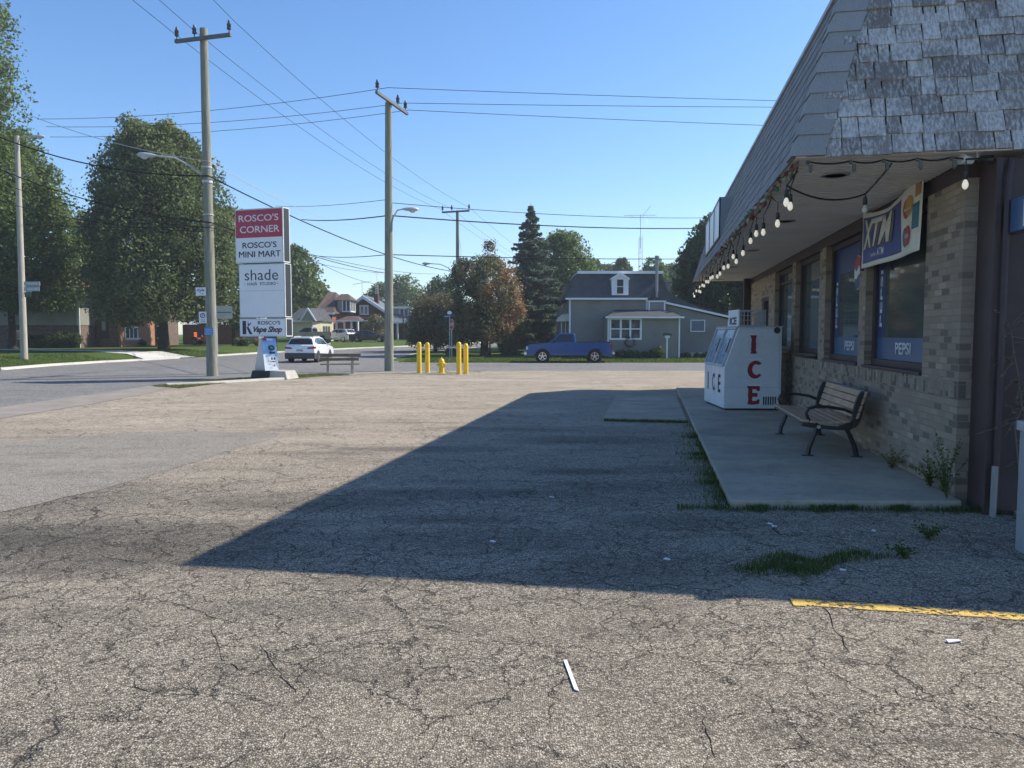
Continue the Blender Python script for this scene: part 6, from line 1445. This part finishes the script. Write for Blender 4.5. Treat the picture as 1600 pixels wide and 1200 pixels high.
# the big linden with two tops
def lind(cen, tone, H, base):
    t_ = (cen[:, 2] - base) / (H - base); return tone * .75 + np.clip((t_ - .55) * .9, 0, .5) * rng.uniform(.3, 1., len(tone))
lx, lz = at_tree(258, 63)
def lprof(t):
    tab = [(0, .78), (.15, .96), (.4, 1.0), (.62, .88), (.78, .78), (.92, .52), (1, .25)]; return lerp(tab, t)
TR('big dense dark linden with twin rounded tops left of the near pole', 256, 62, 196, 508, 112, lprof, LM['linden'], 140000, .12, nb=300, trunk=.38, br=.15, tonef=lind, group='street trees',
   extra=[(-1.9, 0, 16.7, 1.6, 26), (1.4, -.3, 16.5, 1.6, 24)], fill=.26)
TR('younger tree with slim dark trunk just behind the pylon sign at its left', 366, 76, 322, 512, 52, lambda t: math.sin(math.pi * (.18 + t * .76)) ** .8, LM['maple'], 22000, .17, nb=55, trunk=.2, br=.24, group='street trees')
TR('green tree right of the pylon sign above the cream garage', 462, 110, 382, 520, 52, egg, LM['maple'], 16000, .24, nb=44, trunk=.25, br=.24, group='street trees')
TR('lower green tree filling between the pylon sign and the brick cottage', 488, 122, 432, 525, 38, egg, LM['far'], 9000, .27, nb=30, trunk=.25, group='background trees')
# background
for (px, Y, pt, pb, hw_, lm, lab) in ((632, 135, 428, 535, 50, 'far', 'round far tree right of the middle pole'), (600, 150, 440, 530, 44, 'far', 'round far tree directly behind the middle pole'), (694, 118, 428, 535, 46, 'dark', 'dark far tree behind the reddish tree'),
        (928, 118, 404, 470, 19, 'far', 'small far treetop behind the left end of the grey roof'), (971, 120, 402, 470, 20, 'far', 'small far treetop left of the lattice aerial'), (1020, 116, 401, 470, 26, 'far', 'small far treetop right of the lattice aerial'), (950, 150, 412, 480, 34, 'far', 'low far treetop between two round ones'), (1050, 130, 412, 480, 36, 'far', 'low far treetop beside the shop roof'), (880, 140, 420, 520, 40, 'dark', 'dim far tree behind the spruce'),
        (742, 160, 470, 535, 60, 'dark', 'dark far tree low behind the reddish tree'), (590, 175, 470, 525, 60, 'dark', 'dark far tree low behind the gable house'), (520, 180, 470, 525, 60, 'far', 'far tree low behind the brick cottage')):
    TR(lab, px, Y, pt, pb, hw_, egg, LM[lm], 11000, .19 * Y / 120, nb=60, trunk=.25, br=.24, group='background trees')
TR('light green tree behind the blue spruce and the pickup', 880, 80, 360, 520, 56, lambda t: lerp([(0, .8), (.3, 1), (.6, .95), (.85, .7), (1, .35)], t), LM['light'], 34000, .14, nb=110, trunk=.25, br=.2, group='street trees')
TR('large dark tree behind the right end of the grey house and the shop roof', 1125, 76, 330, 540, 78, lambda t: lerp([(0, .95), (.4, 1), (.7, .8), (.9, .5), (1, .2)], t), LM['dark'], 50000, .19, nb=90, trunk=.4, br=.22, group='street trees')
TR('dark tree beyond the far end of the shop', 1215, 62, 300, 540, 90, egg, LM['dark'], 30000, .2, nb=60, trunk=.4, br=.22, group='street trees')
# blue spruce
def spruce(label, px, Y, pt, pb, halfpx, n, leaf, name='spruce_tree'):
    x, z = at_tree(px, Y); H = aty(px, pt, Y).z - z; base = max(.25, aty(px, pb, Y).z - z); Rr = halfpx * Y / FPX
    tr = thing(name, label, 'tree', (x, Y, z), 0, 'evergreens'); bl = []; zz = base
    while zz < H - .3:
        t_ = (zz - base) / (H - base); R_ = Rr * min(1, ((1 - t_) * 1.45) ** .9) * rng.uniform(.72, 1.12); k = max(5, int(11 * (1 - t_) + 4)); a0 = rng.uniform(0, 6)
        for i in range(k):
            a = a0 + 2 * math.pi * i / k + rng.uniform(-.2, .2); L_ = R_ * rng.uniform(.55, 1.15); bl.append((a, L_, zz + rng.uniform(-.25, .25), rng.uniform()))
        zz += .2 + .16 * (1 - t_)
    A = np.array(bl); idx = rng.choice(len(A), n, p=A[:, 1] / A[:, 1].sum()); b = A[idx]; s_ = rng.uniform(size=n) ** .6
    wd = .30 * b[:, 1] * (1.1 - s_ * .75) * .55 + .08; lat = rng.normal(size=n) * wd * .6
    cen = np.stack([np.cos(b[:, 0]) * b[:, 1] * s_ - np.sin(b[:, 0]) * lat, np.sin(b[:, 0]) * b[:, 1] * s_ + np.cos(b[:, 0]) * lat, b[:, 2] - .22 * b[:, 1] * s_ + .14 * b[:, 1] * s_ ** 2 - np.abs(rng.normal(size=n)) * .12], 1)
    nr = rng.normal(size=(n, 3)) * .7 + np.array([0, 0, .7]); nr /= np.linalg.norm(nr, axis=1)[:, None]
    leaf_mesh('crown', tr, LM['spruce'], cen, nr, leaf, .1 + b[:, 3] * .4 + rng.uniform(size=n) * .5)
    m = MB(); m.tube([(0, 0, -.2), (0, 0, H * .5), (0, 0, H)], [.2 * H / 12, .12 * H / 12, .01], 8)
    for q in A[::3]: m.tube([(0, 0, q[2]), (math.cos(q[0]) * q[1] * .8, math.sin(q[0]) * q[1] * .8, q[2] - .15 * q[1])], [.03, .008], 4)
    m.build('trunk', M['bark'], tr, smooth=True); return tr
spruce('tall blue green spruce between the reddish tree and the grey house', 829, 70, 316, 535, 62, 110000, .10)
spruce('small dark blue spruce bush beside the front of the blue pickup', 798, 60, 522, 556, 17, 9000, .06, 'spruce_bush')
# reddish tree at the corner
def redf(cen, tone, H, base):
    s_ = cen[:, 0] / 3.2; return np.clip(tone * .62 + .20 * s_ + .08 + .16 * np.sin(cen[:, 0] * 2.1 + 1) * np.sin(cen[:, 2] * 1.7), 0, 1)
TR('broad reddish brown tree with a thick dark trunk on the corner lawn', 757, 60, 402, 534, 66, lambda t: lerp([(0, .92), (.2, 1.), (.5, .95), (.78, .86), (.93, .7), (1, .45)], t), LM['red'], 40000, .085, nb=190, trunk=.34, br=.135, tonef=redf, group='street trees', ax=1.0, zsq=1.15)
TR('thin sparse orange top shoot above the reddish tree', 766, 60.3, 374, 430, 20, lambda t: 1 - .6 * t, LM['red'], 1900, .075, nb=26, trunk=.06, br=.4, group='street trees')
TR('dark reddish tree behind the stop sign, left of the broad reddish tree', 680, 70, 458, 541, 50, lambda t: lerp([(0, .9), (.4, 1), (.8, .7), (1, .4)], t), LM['red'], 22000, .10, nb=90, trunk=.2, br=.26, tonef=lambda c, t, H, b: t * .75, group='street trees')
TR('bare-looking dark shrub tree in front of the gable house', 587, 101, 492, 528, 22, egg, LM['red'], 4500, .11, nb=26, trunk=.1, br=.3, tonef=lambda c, t, H, b: t * .6 + .1, group='street trees')
# shrubs
def shrub(label, px, Y, pt, halfpx, lm, n, leaf, group='shrubs'):
    x, z = at_tree(px, Y); h = aty(px, pt, Y).z - z; Rr = halfpx * Y / FPX; tr = thing('shrub', label, 'shrub', (x, Y, z), 0, group)
    B_ = np.array([(rng.uniform(-.7, .7) * Rr, rng.uniform(-.4, .4) * Rr * .6, h * rng.uniform(.25, .65), h * rng.uniform(.28, .42), rng.uniform()) for _ in range(12)])
    idx = rng.integers(0, 12, n); b = B_[idx]; d = rng.normal(size=(n, 3)); d /= np.linalg.norm(d, axis=1)[:, None]; cen = b[:, :3] + d * (b[:, 3] * rng.uniform(.5, 1.05, n))[:, None]; cen[:, 2] = np.abs(cen[:, 2])
    nr = d * .5 + rng.normal(size=(n, 3)) * .6; nr /= np.linalg.norm(nr, axis=1)[:, None]; leaf_mesh('foliage', tr, lm, cen, nr, leaf, .2 + b[:, 4] * .4 + rng.uniform(size=n) * .4)
    m = MB()
    for q in B_[:6]: m.tube([(0, 0, 0), tuple(q[:3])], [.03, .01], 4)
    m.build('stems', M['bark'], tr)
for a in ((62, 67.2, 520, 20, 'dark', 'dark low shrub under the pale siding, leftmost of three'), (88, 67.2, 517, 16, 'dark', 'dark low shrub under the pale siding, middle of three'), (112, 67.2, 519, 12, 'dark', 'dark low shrub by the drainpipe, rightmost of three'),
          (215, 74, 530, 20, 'dark', 'low shrub below the sunlit brick window'), (706, 61, 543, 12, 'spruce', 'small spiky bush beside the stop sign post'), (975, 54, 545, 14, 'far', 'low plants under the triple window of the grey house'), (1000, 54, 547, 12, 'far', 'low plants against the grey porch wall'), (1025, 54, 541, 13, 'far', 'low plants beside the birdhouse post'), (1068, 55.8, 549, 14, 'far', 'low plants along the grey wing, left clump'), (1096, 55.8, 550, 13, 'far', 'low plants along the grey wing, right clump'),
          (936, 56.6, 532, 12, 'red', 'bronze shrub behind the pickup bed'), (645, 108, 512, 16, 'dark', 'dark hedge by the porch of the gable house'), (380, 74, 527, 16, 'far', 'flower bed shrub behind the pylon sign post'), (410, 74, 529, 18, 'red', 'reddish flower bed shrub behind the sandwich board')):
    shrub(a[5], a[0], a[1], a[2], a[3], LM[a[4]], 1600, .07 * a[1] / 60)
# ---------------------------------------------------------------- grass blades: near weeds and edges
def blades(name, pts, h, mat, w_=.006, kind='stuff', label=None, cat=None, spread=.5):
    """pts (n,3) blade roots; curved three-segment blades"""
    n = len(pts); a = rng.uniform(0, 2 * math.pi, n); hh = h * rng.uniform(.45, 1.3, n); ln = hh * rng.uniform(.15, spread + .5, n); dx, dy = np.cos(a), np.sin(a); ww = w_ * rng.uniform(.6, 1.3, n)
    v = np.empty((n, 7, 3)); P3 = np.asarray(pts)
    for k, (f, wf) in enumerate(((0, 1), (.4, .85), (.75, .5))):
        c = P3 + np.stack([dx * ln * f ** 2, dy * ln * f ** 2, hh * (f - .12 * f * f)], 1); s_ = np.stack([-dy * ww * wf, dx * ww * wf, np.zeros(n)], 1); v[:, 2 * k] = c - s_; v[:, 2 * k + 1] = c + s_
    v[:, 6] = P3 + np.stack([dx * ln, dy * ln, hh * .88], 1)
    base = np.arange(n) * 7; F = []; 
    q1 = np.stack([base, base + 1, base + 3, base + 2], 1); q2 = np.stack([base + 2, base + 3, base + 5, base + 4], 1); t1 = np.stack([base + 4, base + 5, base + 6], 1)
    me = bpy.data.meshes.new(name); me.vertices.add(n * 7); me.vertices.foreach_set('co', v.reshape(-1).astype('f'))
    li = np.concatenate([q1.ravel(), q2.ravel(), t1.ravel()]).astype('i'); ls = np.concatenate([np.arange(n) * 4, n * 4 + np.arange(n) * 4, n * 8 + np.arange(n) * 3]).astype('i')
    me.loops.add(len(li)); me.loops.foreach_set('vertex_index', li); me.polygons.add(3 * n); me.polygons.foreach_set('loop_start', ls)
    tn = rng.uniform(size=n); at = me.attributes.new('tone', 'FLOAT', 'FACE'); at.data.foreach_set('value', np.concatenate([tn, tn, tn]).astype('f'))
    me.materials.append(mat); me.update(calc_edges=True); me.validate(); o = bpy.data.objects.new(name, me); col.objects.link(o)
    if kind: o['kind'] = kind
    if label: tag(o, label, cat)
    return o
GM = leafmat('grass_blade', (.03, .055, .012), (.09, .14, .03), (.25, .21, .10), .12)
GD = leafmat('dry_grass', (.12, .11, .05), (.24, .20, .10), (.36, .31, .18), .2)
def scatter(fn, n): return np.array([fn() for _ in range(n)])
def bpt(u, v, z=.02): w_ = B(u, v, z); return (w_.x, w_.y, z)
def patch():
    while True:
        x, y = rng.uniform(-1, 1, 2)
        if x * x + y * y < 1 and rng.uniform() < (1 - (x * x + y * y)) * (.5 + .5 * math.sin(9 * x + 2) * math.sin(7 * y + 5 * x)): break
    x += .45 * max(0, x) ; g = atz(1245 + 105 * x, 891 + (19 - 9 * max(0, x)) * y + 5 * math.sin(x * 6) - 16 * max(0, x)); return (g.x, g.y, .02)
blades('grass_patch', scatter(patch, 2300), .055, GM, .0028, label='dark green grass patch growing through the asphalt near the yellow line', cat='grass')
def edge1():
    u = .8 - abs(rng.normal()) * .10 * (1 + .8 * math.sin(rng.uniform(0, 6))); v = 7.85 + (rng.uniform() * (.5 + .5 * rng.uniform())) * 7.5; v += .25 * math.sin(v * 3.1) + .12 * math.sin(v * 8); return bpt(u, max(v, 7.7))
blades('edge_grass', scatter(edge1, 2600), .055, GM, .004, label='grass fringe along the left edge of the concrete walk', cat='grass')
def edge2():
    u = .35 + rng.uniform() ** .85 * 3.3; u += .12 * math.sin(u * 9) + .08 * math.sin(u * 23); v = 7.80 + .165 * min(2.3, max(0, u - .8)) - abs(rng.normal()) * (.045 + .04 * math.sin(u * 5) ** 2) - .05 * max(0, u - 2.4); return bpt(u, v)
blades('edge_grass', scatter(edge2, 3000), .055, GM, .004, label='grass fringe along the near end of the concrete walk', cat='grass')
def edge3(): 
    u = rng.uniform(-.9, .75); return bpt(u, 15.36 - abs(rng.normal()) * .05)
blades('edge_grass', scatter(edge3, 700), .06, GM, .005, label='thin grass along the front of the low concrete slab', cat='grass')
def island():
    while True:
        i = rng.integers(0, 4); t_ = rng.uniform(); a = RIGHT[1 + min(i, 5)]; b = RIGHT[2 + min(i, 5)]
        y = a[0] + (b[0] - a[0]) * t_; x = a[1] + (b[1] - a[1]) * t_; s_ = rng.uniform(.15, 2.0)
        px_, py_ = x + s_ * .75, y - s_ * .55
        return (px_, py_, .02)
blades('verge_grass', scatter(island, 9000), .06, GM, .007, label='patchy green grass on the verge around the near left pole', cat='grass')
blades('verge_grass', scatter(island, 9000), .05, GD, .008, label='dry straw coloured grass on the gravel verge', cat='grass')
# road-side lawn blades break up the kerb line
def lawn1():
    y = 33 + rng.uniform() * 30; x = lerp(CURB, y) - .3 - rng.uniform() ** 1.5 * 7
    return (x, y, gz(x, y))
def ok_(p): return not (51 < p[1] < 63 and p[0] > -60 and (abs(p[1] - (51.5 + (-24.3 - p[0]) * .75)) < 3.2))
L1 = scatter(lawn1, 26000); L1 = np.array([p for p in L1 if ok_(p) and not (p[1] < 37)])
blades('lawn_grass', L1, .09, GM, .014, label='mown lawn grass beside the far kerb of the main road', cat='grass')
def lawn2():
    x = -7 + rng.uniform() * 30; y = 47.2 + rng.uniform() ** 1.4 * 8; return (x, y, slope(y))
blades('lawn_grass', scatter(lawn2, 26000), .10, GM, .014, label='rough lawn grass in front of the grey house', cat='grass')
# weeds by the wall
def weed(label, u, v, h, n, leafy, mat, spread=.16):
    b = B(u, v, .02 if v < 7.8 else .1); wd = thing('weed', label, 'weed', (b.x, b.y, b.z), 0, 'weeds by the shop'); m = MB(); tips = []
    for k in range(n):
        a = rng.uniform(0, 6.28); r_ = spread * rng.uniform(.3, 1.2); hh = h * rng.uniform(.5, 1.1); e = (r_ * math.cos(a), r_ * math.sin(a), hh); md = (e[0] * .35, e[1] * .35, hh * .6); m.tube([(0, 0, 0), md, e], [.004, .003, .0015], 4); tips += [Vector((0, 0, 0)).lerp(Vector(md), rng.uniform(.3, 1)) if rng.uniform() < .5 else Vector(md).lerp(Vector(e), rng.uniform(0, 1.05)) for _ in range(leafy)]
    m.build('stems', mat, wd); cen = np.array([tuple(t_) for t_ in tips]) + rng.normal(size=(len(tips), 3)) * .012; nr = rng.normal(size=cen.shape); nr /= np.linalg.norm(nr, axis=1)[:, None]; leaf_mesh('leaves', wd, GM if mat is GM else GD if mat is GD else mat, cen, nr, .014, rng.uniform(size=len(cen)))
weed('tall leafy weed at the foot of the brick corner', 2.95, 8.28, .62, 14, 30, GM, .30)
weed('low bushy weed against the brick wall right of the corner weed', 3.0, 8.9, .36, 12, 30, GM, .25)
weed('dry brown weed against the brick wall near the bench', 2.93, 10.0, .24, 16, 22, GD, .22)
weed('small weed tuft in the asphalt near the door slab', 2.35, 6.95, .12, 16, 16, GM, .14)
weed('smaller weed tuft in the asphalt left of the door slab', 1.95, 6.3, .09, 12, 12, GM, .10)
weed('dark weed clump at the foot of the grey square post', 3.15, 6.55, .22, 16, 20, GM, .16)
# dead vine climbing the dark pilaster
vn = thing('vine', 'dead pale vine climbing the dark pilaster beside the brick corner', 'vine', tuple(B(3.3, 7.98, .0)), -BT)
m = MB(); tips = []
main = [Vector((.18, 0, .35)), Vector((.1, -.03, .9)), Vector((.16, -.03, 1.05)), Vector((.12, -.02, 1.35)), Vector((.06, -.03, 1.62)), Vector((.03, -.02, 1.85))]
m.tube(main, [.007, .006, .005, .005, .004, .002], 5)
for k in range(34):
    i = rng.integers(0, len(main) - 1); s_ = main[i].lerp(main[i + 1], rng.uniform()); e = s_ + Vector((rng.uniform(-.22, .30), rng.uniform(-.12, .02), rng.uniform(-.16, .16))); m.tube([s_, s_.lerp(e, .5) + Vector((0, 0, .03)), e], [.003, .0025, .001], 4); tips += [s_.lerp(e, rng.uniform(.4, 1)) for _ in range(6)]
m.tube([Vector((-.25, -.06, .80)), Vector((-.05, -.05, .87)), Vector((.25, -.03, .98))], [.002, .003, .001], 5)
m.build('stems', pm('dead_vine', (.17, .145, .12), .9), vn); cen = np.array([tuple(t_) for t_ in tips]); nr = rng.normal(size=cen.shape); nr /= np.linalg.norm(nr, axis=1)[:, None]; leaf_mesh('leaves', vn, GD, cen, nr, .018, rng.uniform(size=len(cen)) * .7)
# litter
def litter(label, px, py_, l, w_, rz, mat, name='litter', h=.006):
    g = atz(px, py_); o_ = thing(name, label, 'litter', (g.x, g.y, .02), rz); m = MB(); m.hexa([(-l / 2, -w_ / 2, 0), (l / 2, -w_ * .4, .002), (l / 2, w_ / 2, 0), (-l * .45, w_ / 2, 0), (-l / 2, -w_ / 2, h), (l / 2, -w_ * .4, h * 1.4), (l / 2, w_ / 2, h), (-l * .45, w_ / 2, h * 2)]); m.build('scrap', mat, o_)
litter('thin pale stick lying on the asphalt above the lower middle', 892, 1061, .36, .020, R(95), pm('pale_stick', (.8, .79, .75), .7), 'stick', .003)
litter('white paper scrap at the lower right', 1490, 1008, .085, .028, R(10), M['white'])
for lab, a, b in (('tiny white scrap right of the grass patch', 1365, 833), ('tiny white scrap beside the long crack', 1210, 826), ('tiny white scrap left of the long crack', 1203, 822), ('tiny white scrap on the grass patch', 1317, 895), ('tiny white scrap on dark asphalt left of the grass', 1042, 878), ('tiny white scrap in the shade mid-lot', 1063, 681), ('small white scrap in the sun mid-lot', 862, 780), ('tiny white scrap near the shade edge', 770, 850)):
    litter(lab, a, b, .045, .03, rng.uniform(0, 3), M['white'])
# long open cracks modelled as thin tar-dark gashes along their real course
def crackline(pts, wd):
    P2 = []
    for (a, b), (c, d) in zip(pts, pts[1:]):
        k = max(2, int(math.hypot(c - a, d - b) / 9))
        for i in range(k): P2.append((a + (c - a) * i / k + rng.normal() * 2.2, b + (d - b) * i / k + rng.normal() * 1.2))
    W3 = [atz(*p) for p in P2]; m = MB(); vs = []
    for i, p in enumerate(W3):
        d = (W3[min(i + 1, len(W3) - 1)] - W3[max(0, i - 1)]); d.z = 0; d.normalize(); n_ = Vector((-d.y, d.x, 0)) * wd * .55 * rng.uniform(.25, 1) * math.sin(math.pi * (i + .6) / (len(W3) + .2)) ** .4; vs += [(p.x - n_.x, p.y - n_.y, .0185), (p.x + n_.x, p.y + n_.y, .0185)]
    m.add(vs, [(2 * i, 2 * i + 1, 2 * i + 3, 2 * i + 2) for i in range(len(W3) - 1)]); o_ = m.build('crack', M['crack'], None); o_['kind'] = 'structure'
M['crack'] = pm('crack_dark', (.014, .013, .012), 1.0, var=.4, sc=20, spec=.0)
for pts, wd in (([(1165, 803), (1205, 822), (1212, 838), (1290, 840), (1340, 850), (1410, 862)], .012), ([(1275, 945), (1298, 962), (1300, 985), (1320, 1012), (1330, 1030)], .006), ([(1380, 1075), (1420, 1096), (1475, 1104), (1530, 1130), (1600, 1180)], .006), ([(1080, 1100), (1098, 1112), (1105, 1150), (1120, 1200)], .006),
                ([(140, 1058), (190, 1075), (260, 1092), (330, 1092), (365, 1110), (380, 1130)], .005), ([(405, 1010), (430, 1050), (460, 1085), (470, 1092)], .006), ([(180, 905), (210, 930), (300, 955), (345, 972), (420, 985)], .006), ([(330, 975), (345, 1035), (380, 1055), (430, 1062), (465, 1088)], .005), ([(1490, 1030), (1530, 1045), (1600, 1050)], .004), ([(560, 905), (600, 918), (650, 925), (720, 940)], .006), ([(1180, 1180), (1250, 1175), (1300, 1190)], .004), ([(0, 840), (90, 842), (180, 850), (260, 872)], .007)):
    crackline(pts, wd)
# ================================================================ AIR
m = MB(); m.box(-420, 420, -120, 620, -2.5, 60)
hz_ = m.build('haze', M['white'], None); hz_.data.materials.clear(); hz_['kind'] = 'stuff'
hm = bpy.data.materials.new('haze_air'); hm.use_nodes = True; ht = hm.node_tree; ht.nodes.clear()
pv = ht.nodes.new('ShaderNodeVolumePrincipled'); pv.inputs['Density'].default_value = .0006; pv.inputs['Color'].default_value = (.86, .92, 1, 1); pv.inputs['Anisotropy'].default_value = .2
ho = ht.nodes.new('ShaderNodeOutputMaterial'); ht.links.new(pv.outputs[0], ho.inputs['Volume']); hz_.data.materials.append(hm)
